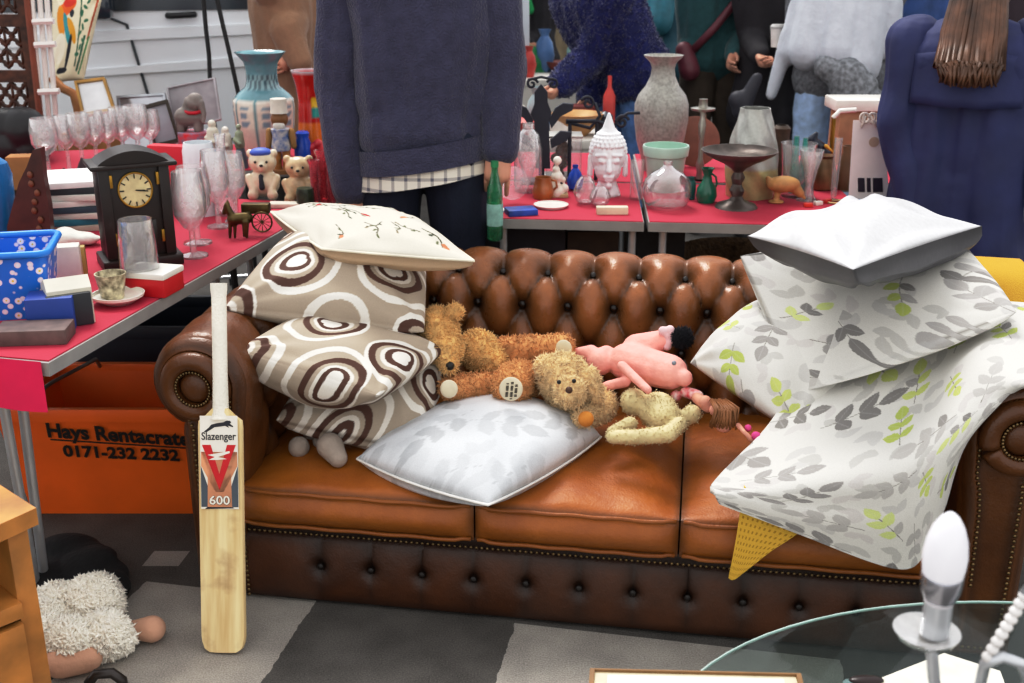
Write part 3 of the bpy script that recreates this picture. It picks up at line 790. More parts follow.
t = toy('teddy_bear', 'golden tan teddy bear slumped face down beside the ring-patterned cushions', 'teddy bear',
        [(438, 326, 19, .36, 446, 350, 17, .30), (447, 357, 11, .27, 449, 366, 8, .25), (419, 318, 8, .37), (455, 312, 8, .36), (430, 352, 13, .37), (478, 350, 20, .42, 492, 362, 16, .40), (470, 388, 13, .37, 486, 392, 14, .40)], FT, (9000, .011))
ball('nose', 450, 366, 4.5, .235, BLK, t)
t = toy('teddy_bear', 'russet teddy bear on its back with both foot pads facing out', 'teddy bear',
        [(505, 352, 15, .45, 562, 346, 12, .43), (520, 382, 22, .36, 512, 385, 20, .26), (492, 388, 16, .34, 452, 388, 13, .25), (545, 365, 24, .46, 520, 370, 24, .46), (562, 350, 12, .42)], FB, (10000, .009))
p = at_s(511, 389, .175); build('foot_pad', MB().ell(p, (12*mpp(p), .006, 13*mpp(p))), PAD, t, 180)
q = mpp(p)
lt = MB()
for k, (a, b) in enumerate(((-4, 12), (1, 14), (6, 10))):
    for c_ in range(b): 
        if (c_*7+k*3) % 5: lt.box(p+V(((a*.9-1+c_*.12)*q, -.007, (c_-b/2)*1.35*q)), (2.6*q, .001, .8*q))
build('pad_print', lt, BLK, t, 0)
p = at_s(449, 389, .20); build('foot_pad', MB().ell(p, (9*mpp(p), .006, 10*mpp(p))), PAD, t, 180)
p = at_s(564, 348, .375); build('paw_pad', MB().ell(p, (8*mpp(p), .006, 9*mpp(p)), Euler((0, R(-25), 0)).to_matrix()), PAD, t, 180)
t = toy('curly_toy_dog', 'curly pale brown toy dog with floppy ears lying over the teddy bears', 'soft toy',
        [(563, 378, 25, .30), (570, 392, 15, .22), (545, 366, 10, .28), (588, 378, 11, .28, 594, 392, 9, .27), (600, 405, 17, .32, 585, 412, 15, .28), (582, 418, 9, .22), (560, 405, 14, .30)], FC, (13000, .010, .0016, .9))
ball('nose', 569, 390, 3.6, .145, mat('toy_nose', '#5b3a28', .5), t); ball('eye', 559, 382, 2.2, .155, BLK, t); ball('eye', 574, 381, 2.2, .16, BLK, t)
ball('muzzle_patch', 586, 419, 8, .185, mat('amber_felt', '#c98a3e', .9), t)
t = toy('pink_toy', 'pink plush toy lying on its side with frilly cuff and black pompom', 'soft toy',
        [(628, 362, 20, .42, 670, 372, 18, .36), (638, 350, 17, .46, 664, 339, 10, .46), (590, 354, 10, .44, 578, 352, 5, .44), (600, 362, 14, .42, 606, 356, 11, .44), (622, 366, 5.5, .34, 648, 390, 4.5, .26), (606, 386, 5, .34, 625, 382, 6, .36), (684, 378, 9, .33)], PINK, None, .005, 3)
blob('cuff', [(at_s(666+dx, 338+dy, .445), 5*mpp(at_s(666, 338, .445))) for dx, dy in ((-3, -7), (2, -3), (3, 3), (1, 8), (4, -8))], mat('pale_frill', '#f1cfd2', .9), t, .004, 1)
q = at_s(682, 338, .445); blob('pompom', [(q, 9*mpp(q))], mat('black_wool', '#1b1a22', .95), t, .005, 1, (2500, .010))
ball('eye', 674, 363, 2.5, .285, mat('grey_bead', '#8b8f96', .3), t)
t = toy('beige_toy', 'beige plush toy with a long curved arm lying in front of the pink toy', 'soft toy',
        [(658, 411, 20, .28, 664, 418, 18, .25), (634, 402, 14, .30), (692, 414, 10, .26, 683, 420, 8, .25), (613, 437, 7.5, .13, 640, 437, 8, .13), (640, 437, 8, .13, 668, 434, 9, .14), (668, 434, 9, .14, 680, 424, 8, .2), (612, 432, 6, .18, 630, 424, 8, .22)], BEI, (3000, .004), .005)
t = thing('rag_doll', 'small brown-haired doll in a red and white dress beside the leaf cushion', 'doll', at_s(715, 430, .2))
DS = mat('doll_skin', '#d9a08c', .7)
blob('body', caps_px([(705, 402, 7, .26), (724, 424, 9, .17), (697, 398, 6, .3, 708, 406, 7, .26), (744, 432, 2.5, .12, 738, 425, 3, .15), (752, 440, 3, .12, 744, 432, 2.5, .12), (716, 410, 7, .22)]), DS, t, .004, 2)
hb = MB()
for k in range(46):
    a = random.uniform(-1, 1); b0 = random.uniform(0, 1); c0 = at_s(718+a*8, 399+b0*3, .24); c1 = at_s(727+a*12, 408+b0*4, .16-.02*b0); c2 = at_s(722+a*15+b0*4, 424+b0*6, .13+abs(a)*.03)
    hb.tube([c0, c1, c2], [.003, .0035, .0015], 5)
build('hair', hb, mat('doll_hair', '#8d5f38', .6), t, 180)
blob('dress', caps_px([(686, 392, 6, .33, 698, 396, 6, .31), (676, 396, 6, .34)]), mat('red_check', '#c23344', .85, var=.5, scale=60, dark='#f0dcd8'), t, .004, 2)
blob('ribbon', caps_px([(748, 428, 4, .14), (756, 436, 5, .12, 762, 442, 4, .12)]), mat('magenta_felt', '#c84a86', .8), t, .004, 1)
t = toy('grey_toy', 'grey plush toy paws poking out under the lowest ring-patterned cushion', 'soft toy', [(299, 447, 11, .12), (330, 446, 14, .10, 338, 458, 10, .07), (322, 440, 10, .17), (315, 436, 12, .22)], mat('grey_plush', '#a89c92', .9, var=.1, bump=.3), None, .005)
# ================================================================== CRICKET BAT
b0 = at_z(223, 655, 0); b1 = at_y(217, 283, b0.y+.265); bd = (b1-b0); BL = bd.length; bz = bd.normalized()
bx_ = V((1, 0, 0)); bx_ = (bx_-bz*bx_.dot(bz)).normalized(); bx_ = (bx_*cos(R(-6))+bz.cross(bx_)*sin(R(-6))).normalized(); by_ = bz.cross(bx_)  # by_ points away from the camera
if by_.y < 0: by_ = -by_
bat = thing('cricket_bat', 'worn pale wooden cricket bat leaning against the left arm of the sofa', 'cricket bat', b0)
blade_top = BL*.665; hw = .054
m, nt, bs = nodes('willow'); N = nt.nodes; L = nt.links
tc = N.new('ShaderNodeTexCoord'); mp_ = N.new('ShaderNodeMapping'); mp_.inputs['Scale'].default_value = (45, 10, 2.2); L.new(tc.outputs['Object'], mp_.inputs[0])
n = N.new('ShaderNodeTexNoise'); n.inputs['Scale'].default_value = 1; n.inputs['Detail'].default_value = 4; L.new(mp_.outputs[0], n.inputs['Vector'])
n2 = N.new('ShaderNodeTexNoise'); n2.inputs['Scale'].default_value = 9; n2.inputs['Detail'].default_value = 6; L.new(tc.outputs['Object'], n2.inputs['Vector'])
r1 = N.new('ShaderNodeValToRGB'); r1.color_ramp.elements[0].color = (*lin('#cdb07c'), 1); r1.color_ramp.elements[1].color = (*lin('#ecdab0'), 1); r1.color_ramp.elements[0].position = .3; r1.color_ramp.elements[1].position = .65; L.new(n.outputs['Fac'], r1.inputs['Fac'])
r2 = N.new('ShaderNodeValToRGB'); r2.color_ramp.elements[0].color = (.32, .2, .1, 1); r2.color_ramp.elements[1].color = (1, 1, 1, 1); r2.color_ramp.elements[0].position = .27; r2.color_ramp.elements[1].position = .42; L.new(n2.outputs['Fac'], r2.inputs['Fac'])
mx = N.new('ShaderNodeMix'); mx.data_type = 'RGBA'; mx.blend_type = 'MULTIPLY'; mx.inputs[0].default_value = .55; L.new(r1.outputs[0], mx.inputs[6]); L.new(r2.outputs[0], mx.inputs[7]); L.new(mx.outputs[2], bs.inputs['Base Color']); bs.inputs['Roughness'].default_value = .5
WILLOW = m
rows = []; 
for k in range(41):
    z = blade_top*k/40
    if k < 4: ww = hw*(.62, .86, .96, 1.0)[k]
    else: ww = hw
    if k > 37: ww = hw*(1, .97, .62, .34)[k-37]
    th = .018+.026*sin(pi*min(1, .25+.75*(1-k/40)))**1.0
    if k > 37: th = (.03, .028, .026, .022)[k-37]
    sec = [(-ww, .004), (-ww*.96, 0), (-ww*.5, -.002), (0, -.003), (ww*.5, -.002), (ww*.96, 0), (ww, .004), (ww, .013), (ww*.5, th*.8), (0, th), (-ww*.5, th*.8), (-ww, .013)]
    rows.append([b0+bx_*a+by_*c+bz*(z+(.006 if k == 0 else 0)) for a, c in sec])
mb = MB(); nn = len(rows[0]); mb.grid([[r_[i % nn] for r_ in rows] for i in range(nn)], nn, 41, close_u=True); mb.f.append(tuple(i*41 for i in range(nn))); mb.f.append(tuple(i*41+40 for i in range(nn)))
build('blade', mb, WILLOW, bat, 45)
GR = mat('bat_grip', '#f1ecdf', .6, var=.06, bump=.35, bscale=220)
hpts = [b0+bz*(blade_top-.025+ (BL-blade_top+.025)*k/20)+by_*.011 for k in range(21)]
build('handle', MB().tube(hpts, [.026 if k < 1 else .0195 - .002*min(1, k/6)+ (.002 if k > 18 else 0) for k in range(21)], 14), GR, bat, 60)
# stickers on the face of the blade
def bf(u, v): return b0+bx_*u+bz*v-by_*.0042
def face_poly(name, polys, m, parent, d=0):
    mb = MB()
    for pl in polys: k = len(mb.v); mb.v += [bf(u, v)-by_*d for u, v in pl]; mb.f.append(tuple(range(k, k+len(pl))))
    return build(name, mb, m, parent, 0)
MR = mat('sticker_red', '#c8202c', .4, var=.03); MN = mat('sticker_navy', '#23252f', .4, var=.03); MW = mat('sticker_white', '#ece7dc', .5, var=.03); MG = mat('sticker_slate', '#56606a', .4, var=.1); MO = mat('sticker_peach', '#dba07c', .4, var=.2, scale=8)
vt = blade_top; S_ = vt/ .585
def vy(py): return (652-py)/(652-405)*vt*1.0
st = face_poly('sticker', [[(-.046, vy(505)), (.046, vy(505)), (.046, vy(412)), (-.046, vy(412))]], MW, bat)
face_poly('sticker_panel', [[(-.045, vy(503)), (-.012, vy(503)), (-.045, vy(462))], [(.045, vy(503)), (.012, vy(503)), (.045, vy(462))]], MG, st, .0004)
face_poly('sticker_panel', [[(-.030, vy(503)), (.030, vy(503)), (.028, vy(466)), (.044, vy(448)), (.044, vy(462)), (.010, vy(488)), (-.010, vy(488)), (-.044, vy(462)), (-.044, vy(448)), (-.028, vy(466))]], MO, st, .0006)
face_poly('letter_v', [[(-.041, vy(441)), (-.020, vy(441)), (0, vy(470)), (.020, vy(441)), (.041, vy(441)), (0, vy(486))]], MR, st, .001)
face_poly('panther_emblem', [[(-.028, vy(451)), (.026, vy(447)), (.027, vy(449)), (-.002, vy(453)), (.02, vy(455)), (-.004, vy(456)), (-.026, vy(456)), (-.010, vy(453))]], MW, st, .0014)
# leaping cat above the maker's name
cat_poly = [(-.036, vy(428)), (-.034, vy(427.2)), (-.024, vy(424)), (-.018, vy(421)), (-.004, vy(419.5)), (.012, vy(418.5)), (.02, vy(416.8)), (.028, vy(417)), (.031, vy(418.8)), (.027, vy(419.8)), (.036, vy(422.5)), (.034, vy(423.2)), (.022, vy(421.6)), (.026, vy(424)), (.016, vy(422)), (.002, vy(422.8)), (-.010, vy(423.4)), (-.022, vy(426.5)), (-.030, vy(428.4))]
face_poly('leaping_cat_logo', [cat_poly], MN, st, .001)
build('maker_lettering', text_mb('Slazenger', .084, bf(-.042, vy(438.5)), bx_, bz, -by_, .012, .001, height=.024), MN, st, 0)
build('number_lettering', text_mb('600', .052, bf(-.026, vy(501)), bx_, bz, -by_, .05, .0012, height=.023), MN, st, 0)
build('number_lettering', text_mb('600', .050, bf(-.025, vy(500.6)), bx_, bz, -by_, .018, .0018, height=.0215), MW, st, 0)
face_poly('sticker_edge', [[(-.036, vy(505)), (.036, vy(504)), (.03, vy(503)), (-.03, vy(503))]], MN, st, .001)

# ================================================================== CRATES UNDER THE TABLE
def crate(name, label, cat, fl, fr, D0, ztop, depth, m, taper=.035, skew=0, rim=.02, z0=0):
    x0, x1 = fl, fr; t = thing(name, label, cat, ((x0+x1)/2, D0+depth/2, z0)); tp = taper; wl = .008
    def sh(x, y, z): return V((x+skew*(y-D0), y, z))
    mb = MB(); y0, y1 = D0, D0+depth
    o1 = [(x0+tp, y0+tp), (x1-tp, y0+tp), (x1-tp, y1-tp), (x0+tp, y1-tp)]; o2 = [(x0, y0), (x1, y0), (x1, y1), (x0, y1)]
    i2 = [(x0+wl, y0+wl), (x1-wl, y0+wl), (x1-wl, y1-wl), (x0+wl, y1-wl)]; i1 = [(x0+tp+wl, y0+tp+wl), (x1-tp-wl, y0+tp+wl), (x1-tp-wl, y1-tp-wl), (x0+tp+wl, y1-tp-wl)]
    vs = [sh(a, b, z0) for a, b in o1]+[sh(a, b, ztop) for a, b in o2]+[sh(a, b, ztop) for a, b in i2]+[sh(a, b, z0+.015) for a, b in i1]
    fs = [(3, 2, 1, 0)]+[(4*r+i, 4*r+(i+1) % 4, 4*r+4+(i+1) % 4, 4*r+4+i) for r in range(3) for i in range(4)]+[(12, 13, 14, 15)]
    build('tub', mb.add(vs, fs), m, t, 30)
    rm = MB(); e = .014
    for a, b in ((0, 1), (1, 2), (2, 3), (3, 0)):
        p, q = V((*o2[a], 0)), V((*o2[b], 0)); c = (p+q)/2; ln = (q-p).length
        hor = abs(q.x-p.x) > abs(q.y-p.y); rm.box(sh(c.x, c.y, ztop-rim), (ln+2*e, .022, rim*2) if hor else (.022, ln+2*e, rim*2), bev=.004)
    build('rim', rm, m, t, 30); return t, sh
ORG = mat('orange_plastic', '#ff7424', .42, var=.07, scale=6, bump=.05)
cl = at_z(0, 516, 0); fy = cl.y
x_l = at_y(-3, 408, fy).x; x_r = at_y(216, 408, fy).x
cr_, sh = crate('storage_crate', 'open orange plastic rental crate with black lettering standing under the left table', 'crate', x_l, x_r, fy-.03, .355, .37, ORG, .045, .10)
INK = mat('black_ink', '#17120f', .6)
fn = V((0, -1, -.1)).normalized(); up_ = V((0, -.12, 1)).normalized()
yy = fy-.03+.045*(.355-.30)/.355
q = at_y(50, 441, yy+.006); k = mpp(q)
build('hire_lettering', text_mb('Hays Rentacrate', 141*k, q, V((1, 0, -.07)), up_, V((0, -1, 0)), .035, .006, height=22*k), INK, cr_, 0)
q = at_y(51, 442.5, yy+.006); k = mpp(q); build('lettering_rule', MB().box(at_y(121, 444, yy+.004), (140*k, .002, .0035), rot=Euler((0, R(4), 0)).to_matrix()), INK, cr_, 0)
q = at_y(65, 456, yy+.012); k = mpp(q)
build('phone_lettering', text_mb('0171-232 2232', 115*k, q, V((1, 0, -.045)), up_, V((0, -1, 0)), .04, .006, height=14*k), INK, cr_, 0)
p = [V((x_l+.05, fy+.02, .34)), V((x_l+.10, fy+.12, .375)), V((x_l+.155, fy+.29, .385)), V((x_l+.15, fy+.32, .35))]
build('handle', MB().tube([sh(a.x, a.y, a.z) for a in p], .006, 8), mat('dull_metal', '#8e8a85', .4, .8), cr_, 60)
NV = mat('navy_plastic', '#1d2536', .5, var=.1)
q0_, q1_ = at_y(60, 330, fy+.52), at_y(214, 330, fy+.52)
crate('storage_crate', 'navy blue plastic crate on the ground behind the orange crate', 'crate', q0_.x, q1_.x, fy+.50, .42, .34, NV, .02, .1)

# ================================================================== TABLES
RED = mat('red_tablecloth', '#b8304b', .8, var=.05, scale=5, bump=.1); EDGE = mat('grey_table_edge', '#9c9a98', .5, var=.08); CHR = mat('chrome_tube', '#c9ccd0', .3, .45, .05); DKL = mat('dark_leg', '#38383a', .5, .3)
PNK = mat('magenta_cloth', '#d81b5c', .7, var=.05)
def table(label, corners, legs=True, z=ZT, overhang=None, clothed=True):
    """folding table: corners (front-left, front-right, back-right, back-left) as ground plan points"""
    c = [V((p[0], p[1], 0)) for p in corners]; mid = sum(c, V())/4
    t = thing('folding_table', label, 'table', mid)
    mb = MB(); k = [mid+(p-mid) for p in c]
    vs = [p+V((0, 0, z-.034)) for p in k]+[p+V((0, 0, z-.003)) for p in k]
    build('table_top', mb.add(vs, [(3, 2, 1, 0), (4, 5, 6, 7)]+[(i, (i+1) % 4, 4+(i+1) % 4, 4+i) for i in range(4)]), EDGE, t, 20)
    if legs:
        for i in range(4):
            p = mid+(k[i]-mid)*.86; build('leg', MB().tube([(p.x, p.y, 0), (p.x, p.y, z-.03)], .013, 10), CHR, t, 40)
            if i % 2 == 0:
                q = mid+(k[i+1]-mid)*.86
                build('cross_bar', MB().tube([(p.x, p.y, .14), (q.x, q.y, .14)], .009, 8), CHR, t, 40)
    return t, k
def cloth(label, k, z=ZT, inset=.012, wav=.0):
    mid = sum(k, V())/4; kk = [mid+(p-mid)*(1-inset) for p in k]; mb = MB()
    vs = [p+V((0, 0, z-.003)) for p in kk]+[p+V((0, 0, z)) for p in kk]
    o = build('tablecloth', mb.add(vs, [(3, 2, 1, 0), (4, 5, 6, 7)]+[(i, (i+1) % 4, 4+(i+1) % 4, 4+i) for i in range(4)]), RED, None, 20); return tag(o, label, 'tablecloth')
# left table (its right-hand edge runs away from the camera)
n_ = at_z(48, 362, ZT); f_ = at_z(330, 203, ZT); ed = (f_-n_).normalized(); lf = V((-ed.y, ed.x, 0))
TA, kA = table('long red-topped folding table on the left holding the clock and the blue basket', [n_+lf*.95, n_, f_, f_+lf*.95], legs=False)
cA = cloth('red cloth lying on the long left table beneath the mantel clock', kA)
for sx_, (pa, pb) in enumerate((((3, 402), (38, 596)), ((22, 402), (46, 590)))):
    top = at_y(pa[0], pa[1], n_.y+.10+.05*sx_); bot = at_z(*pb, 0); top = V((top.x, top.y, .705)) if top.z < .5 else top
    build('leg', MB().tube([bot+V((0, 0, .0)), top + (top-bot).normalized()*max(0, (.705-top.z))], .012, 10), CHR, TA, 40)
for p in (f_-ed*.12+lf*.08, f_-ed*.12+lf*.85, n_+ed*.2+lf*.85): build('leg', MB().tube([(p.x, p.y, 0), (p.x, p.y, .71)], .012, 10), CHR, TA, 40)
for k in range(5):
    p = f_-ed*(.30+.11*k)+lf*.04; build('leg_strut', MB().tube([(p.x, p.y, .0 if k == 0 else .02), (p.x-.02, p.y, .705)], .010, 8), DKL if k % 2 else CHR, TA, 40)
# cloth hanging over the near end
mb = MB(); G = []
for i in range(30):
    u = i/29; p = V((n_.x, n_.y, 0))+lf*(.012+.93*u)-ed*.004; G.append([p+V((0, 0, ZT+.002-.118*v/8))-ed*(.004+.006*sin(u*25)*v/8) for v in range(9)])
mb.grid(G, 30, 9); o = build('cloth_hem', mb, PNK, cA, 60); o['label'] = 'magenta pink hem hanging over the near end'
# second table further back on the left
a_ = at_z(40, 182, ZT); b_ = at_z(112, 171, ZT); d2 = (b_-a_).normalized(); up2 = V((-d2.y, d2.x, 0))
TB, kB = table('red-topped folding table further back on the left, under the row of wine glasses', [V((-2.7, 4.12, 0)), V((-.62, 4.60, 0)), V((-.76, 5.22, 0)), V((-2.84, 4.74, 0))])
cloth('red cloth on the rear left table under the wine glasses', kB)
# tables behind the sofa
y0_ = at_z(570, 219.5, ZT); e0 = at_z(492, 218, ZT); s0 = at_z(646, 221.5, ZT); e1 = at_z(880, 227, ZT); bk = V((.06, 1, 0)).normalized()
T1, k1 = table('grey-edged folding table behind the sofa, left one, under the glassware and white head', [e0, s0-V((.006, 0, 0)), s0-V((.006, 0, 0))+bk*.62, e0+bk*.62])
cloth('red cloth behind the sofa under the white plate and white head', k1)
T2, k2 = table('grey-edged folding table behind the sofa, right one, under the dark pedestal bowl', [s0+V((.008, 0, 0)), e1, e1+bk*.62, s0+V((.008, 0, 0))+bk*.62])
cloth('red cloth behind the sofa under the dark pedestal bowl', k2)
T3, k3 = table('rear folding table behind the sofa carrying the black iron stand', [e0+bk*.64, s0+bk*.64-V((.006, 0, 0)), s0+bk*1.25-V((.006, 0, 0)), e0+bk*1.25])
cloth('red cloth on the rear table under the black iron stand', k3)
T4, k4 = table('rear folding table behind the sofa carrying the tall grey vase and paper bag', [s0+bk*.64+V((.008, 0, 0)), e1+bk*.68+V((.55, 0, 0)), e1+bk*1.25+V((.55, 0, 0)), s0+bk*1.25+V((.008, 0, 0))])
cloth('red cloth on the rear table under the tall grey vase', k4)

# ================================================================== THINGS ON THE LEFT TABLE
DW = mat('dark_walnut', '#21130f', .45, var=.2, scale=20, coat=.1); BRS = mat('aged_brass', '#b8913f', .35, .9, .15)
# mantel clock: front face corners in the photo
cy0 = at_z(140, 270, ZT).y+.02
def ck(px, py, dy=0): return at_y(px, py, cy0+dy)
ct = thing('mantel_clock', 'dark wooden mantel clock with a round cream dial and brass corner mounts', 'clock', V((at_y(137, 268, cy0).x, cy0+.06, ZT)))
p0 = ck(98, 268); ww = (ck(170, 268)-p0).x; zt_ = ck(130, 168).z; dp = .13
def cb(x0, x1, z0, z1, y0=0, y1=dp, bev=.003): return ((p0.x+(x0+x1)/2, cy0+(y0+y1)/2, (z0+z1)/2), (x1-x0, y1-y0, z1-z0), 0, bev)
hh = zt_-ZT
build('case', MB().box(*cb(.0, ww, ZT+.03, zt_, .014)).box(*cb(.0, .03, ZT+.03, zt_, 0)).box(*cb(ww-.03, ww, ZT+.03, zt_, 0)), DW, ct, 30)
build('plinth', MB().box(*cb(-.016, ww+.016, ZT, ZT+.03, -.016, dp+.01, .006)), DW, ct, 30)
mb = MB().box(*cb(-.022, ww+.022, zt_, zt_+.012, -.02, dp+.01, .004))
ar = [(p0.x-.0+ww*k/20, zt_+.012+.034*sin(pi*k/20)**.8) for k in range(21)]; mb.prism(ar, (0, cy0-.008, 0), (1, 0, 0), (0, 0, 1), (0, dp, 0))
build('arched_pediment', mb, DW, ct, 30)
dc = V((p0.x+ww*.5, cy0+.012, ck(135, 191).z)); dr = 17.5*mpp(dc)
DIAL = mat('aged_dial', '#d8cba0', .5, var=.12, scale=30)
dl = build('dial', MB().lathe([(0, 0), (dr, 0), (dr, .004), (0, .005)], dc, 36, (0, -1, 0)), DIAL, ct, 40)
build('bezel', MB().tube([dc+V((cos(a)*dr, -.004, sin(a)*dr)) for a in [2*pi*k/36 for k in range(36)]], .003, 8, True), BRS, dl, 180)
mb = MB()
for k in range(12):
    a = pi/6*k; mb.box(dc+V((sin(a)*dr*.8, -.006, cos(a)*dr*.8)), (.003, .001, .012), rot=Euler((0, a, 0)).to_matrix())
build('hour_marks', mb, BLK, dl, 0)
for ln, a in ((.55, R(95)), (.75, R(98))):
    build('hand', MB().box(dc+V((sin(a)*dr*ln/2, -.008, cos(a)*dr*ln/2)), (.003, .001, dr*ln), rot=Euler((0, a, 0)).to_matrix()), BLK, dl, 0)
for fx in (.17, .83):
    for zz_ in (zt_-.035, ZT+hh*.30): build('brass_mount', MB().box((p0.x+ww*fx, cy0+.008, zz_), (.009, .01, .035), bev=.002), BRS, ct, 30)
build('door', MB().box((p0.x+ww*.5, cy0+.012, ZT+.085), (ww*.5, .006, .09), bev=.002), mat('walnut_panel', '#1d1312', .3, coat=.4), ct, 30)
ct.rotation_euler = (0, 0, R(27)); ct.scale = (.93, .93, 1)
# tumbler standing on the red and white tin in front of the clock
GL = glass('clear_glass', '#ffffff', .13); GLM = glass('cut_glass', '#ffffff', .26)
q = at_z(143, 297, ZT); rz_ = R(-22)
bw = thing('lidded_tin', 'red box with a white lid under the glass tumbler by the clock', 'box', q, R(-14))
build('box_body', MB().box((0, .05, .024), (.125, .10, .048), bev=.004), mat('red_box', '#c7202a', .45, var=.05), bw, 30, True)
build('box_lid', MB().box((0, .05, .055), (.13, .105, .016), bev=.004), mat('white_lid', '#e6e2da', .5, var=.05), bw, 30, True)
tp_ = at_z(140, 268, ZT+.064)
LP('glass_tumbler', 'ribbed clear glass tumbler standing on the red box by the clock', 'glass', 140, 268, [(268, 18.5), (266, 19), (240, 18), (219, 16.5)], GL, ZT+.064, hollow=.002, wob=lambda a, z: .025*sin(18*a))
# saucer and cup
FLO = mat('patterned_china', '#cfc7ad', .35, var=.45, scale=55, dark='#5e5238'); CHI = mat('white_china', '#ebe8df', .25, var=.04)
sp = LP('saucer', 'white saucer with a gold rim under the patterned bowl on the left table', 'saucer', 119, 303, [(306, 10), (303, 13), (296, 25), (293, 26)], CHI, hollow=.003)
LP('china_bowl', 'small bowl with a mottled brown pattern standing on the saucer', 'bowl', 113, 298, [(299, 10), (297, 11), (280, 14), (273, 15.5)], FLO, ZT+.008, hollow=.003)
# blue basket
m, nt, bs = nodes('flower_print_blue'); N = nt.nodes; L = nt.links
tc = N.new('ShaderNodeTexCoord'); v = N.new('ShaderNodeTexVoronoi'); v.inputs['Scale'].default_value = 46; L.new(tc.outputs['Object'], v.inputs['Vector'])
r1 = N.new('ShaderNodeValToRGB'); e = r1.color_ramp.elements; e[0].position = 0; e[0].color = (*lin('#e8c95a'), 1); e[1].position = .42; e[1].color = (*lin('#2277cf'), 1)
x = e.new(.12); x.color = (*lin('#e8c95a'), 1); x = e.new(.16); x.color = (*lin('#e9e6f0'), 1); x = e.new(.36); x.color = (*lin('#e7d5de'), 1)
L.new(v.outputs['Distance'], r1.inputs['Fac']); L.new(r1.outputs[0], bs.inputs['Base Color']); bs.inputs['Roughness'].default_value = .35
BLU = mat('blue_plastic', '#2a86da', .35, var=.05)
bk_ = thing('plastic_basket', 'bright blue open plastic basket with a flower print at the left table edge', 'basket', at_z(18, 322, ZT)+V((-.06, .10, 0)), R(13))
mb = MB()
def rrect(hx, hy, r, n=6): return [(sx_*(hx-r)+r*cos(a), sy_*(hy-r)+r*sin(a)) for sx_, sy_, a0 in ((1, 1, 0), (-1, 1, 90), (-1, -1, 180), (1, -1, 270)) for a in [R(a0+90*k/n) for k in range(n+1)]]
rings = [(0.10, .09, 0), (.118, .105, .16), (.116, .103, .16), (.098, .088, .006)]; vs = []
for hx, hy, z in rings: vs += [V((a, b, z)) for a, b in rrect(hx, hy, .025)]
n = len(rrect(.1, .09, .025)); fs = [tuple(range(n-1, -1, -1)), tuple(3*n+i for i in range(n))]+[(r*n+i, r*n+(i+1) % n, (r+1)*n+(i+1) % n, (r+1)*n+i) for r in range(3) for i in range(n)]
build('basket_body', mb.add(vs, fs), m, bk_, 40, True)
build('basket_rim', MB().tube([(a, b, .162) for a, b in rrect(.121, .108, .027)], .009, 8, True), BLU, bk_, 180, True)
def boxthing(name, label, cat, px, py, dims, m, rz=0, z=ZT, bev=.003, dy=None, group=None):
    q = at_z(px, py, z); dy = dims[1]/2 if dy is None else dy
    o = build(name, MB().box((0, 0, dims[2]/2), dims, bev=bev), m, None, 30, True); o.location = q+V((-sin(rz)*dy, cos(rz)*dy, 0)); o.rotation_euler = (0, 0, rz); return tag(o, label, cat, group)
boxthing('box', 'royal blue cardboard box between the flowered basket and the grey box', 'box', 52, 331, (.105, .08, .078), mat('royal_blue_card', '#2c4b9c', .5, var=.06), R(13))
boxthing('wooden_box', 'flat grey-brown wooden box at the near corner of the left table', 'box', 30, 346, (.16, .085, .035), mat('grey_wood', '#6d5a56', .6, var=.2, scale=25), R(6))
q = at_z(76, 325, ZT); t = thing('box_file', 'cream box with dark slot lying on the table beside the china bowl', 'box', q, R(30))
build('case', MB().prism([(0, 0), (.12, 0), (.12, .075), (.03, .112), (0, .088)], (-.055, 0, 0), (0, 1, 0), (0, 0, 1), (.10, 0, 0)), mat('cream_card', '#d9d4c5', .6, var=.06), t, 20, True)
build('spine', MB().box((-.01, -.006, .040), (.10, .014, .078), bev=.002), mat('charcoal_card', '#33363b', .5), t, 30, True)
boxthing('tea_box', 'white box with small red print behind the cream box', 'box', 68, 284, (.075, .05, .10), mat('white_box', '#dcd8d0', .6, var=.08), R(16))
boxthing('candle_box', 'narrow gold and cream box beside the clock base', 'box', 82, 276, (.03, .03, .08), mat('gold_card', '#b59a5c', .5), R(16))
# papers and books piled behind
for k, (c, dx) in enumerate((('#c9c4b4', 0), ('#2d7f93', .01), ('#d9d6cc', -.015), ('#3a4d5c', .012), ('#e4e2dc', 0), ('#dcdad2', .015), ('#30363c', -.01), ('#e8e8e6', .005))):
    o = boxthing('book', ['cream book at the bottom of the pile behind the clock', 'teal book near the bottom of the pile behind the clock', 'off-white book over the teal one in the pile behind the clock', 'slate blue book in the pile behind the clock', 'white folder in the pile behind the clock', 'pale magazine near the top of the pile behind the clock', 'dark thin book near the top of the pile behind the clock', 'white paper folder on top of the pile behind the clock'][k], 'book', 74+dx*200, 232, (.19, .24, .019), mat('book_cover_%d' % k, c, .6, var=.05), R(12+7*sin(k*2.1)), ZT, .002, group='books piled behind the clock'); o.location.z += .0195*k
q = at_z(74, 246, ZT); o = blob('crumpled_cloth', [(q+V((a, b, .02)), (.05, .035, .022)) for a, b in ((-.05, .02), (0, 0), (.05, .015), (.02, .04), (-.03, .05))], mat('white_crumpled_cloth', '#dcdcd2', .9, var=.06, bump=.4, bscale=40), None, .006, 1, fold=.02); tag(o, 'crumpled white cloth in front of the book pile behind the blue basket', 'cloth')
WHC = mat('white_crumpled_cloth', '#dcdcd2', .9, var=.06, bump=.4, bscale=40)
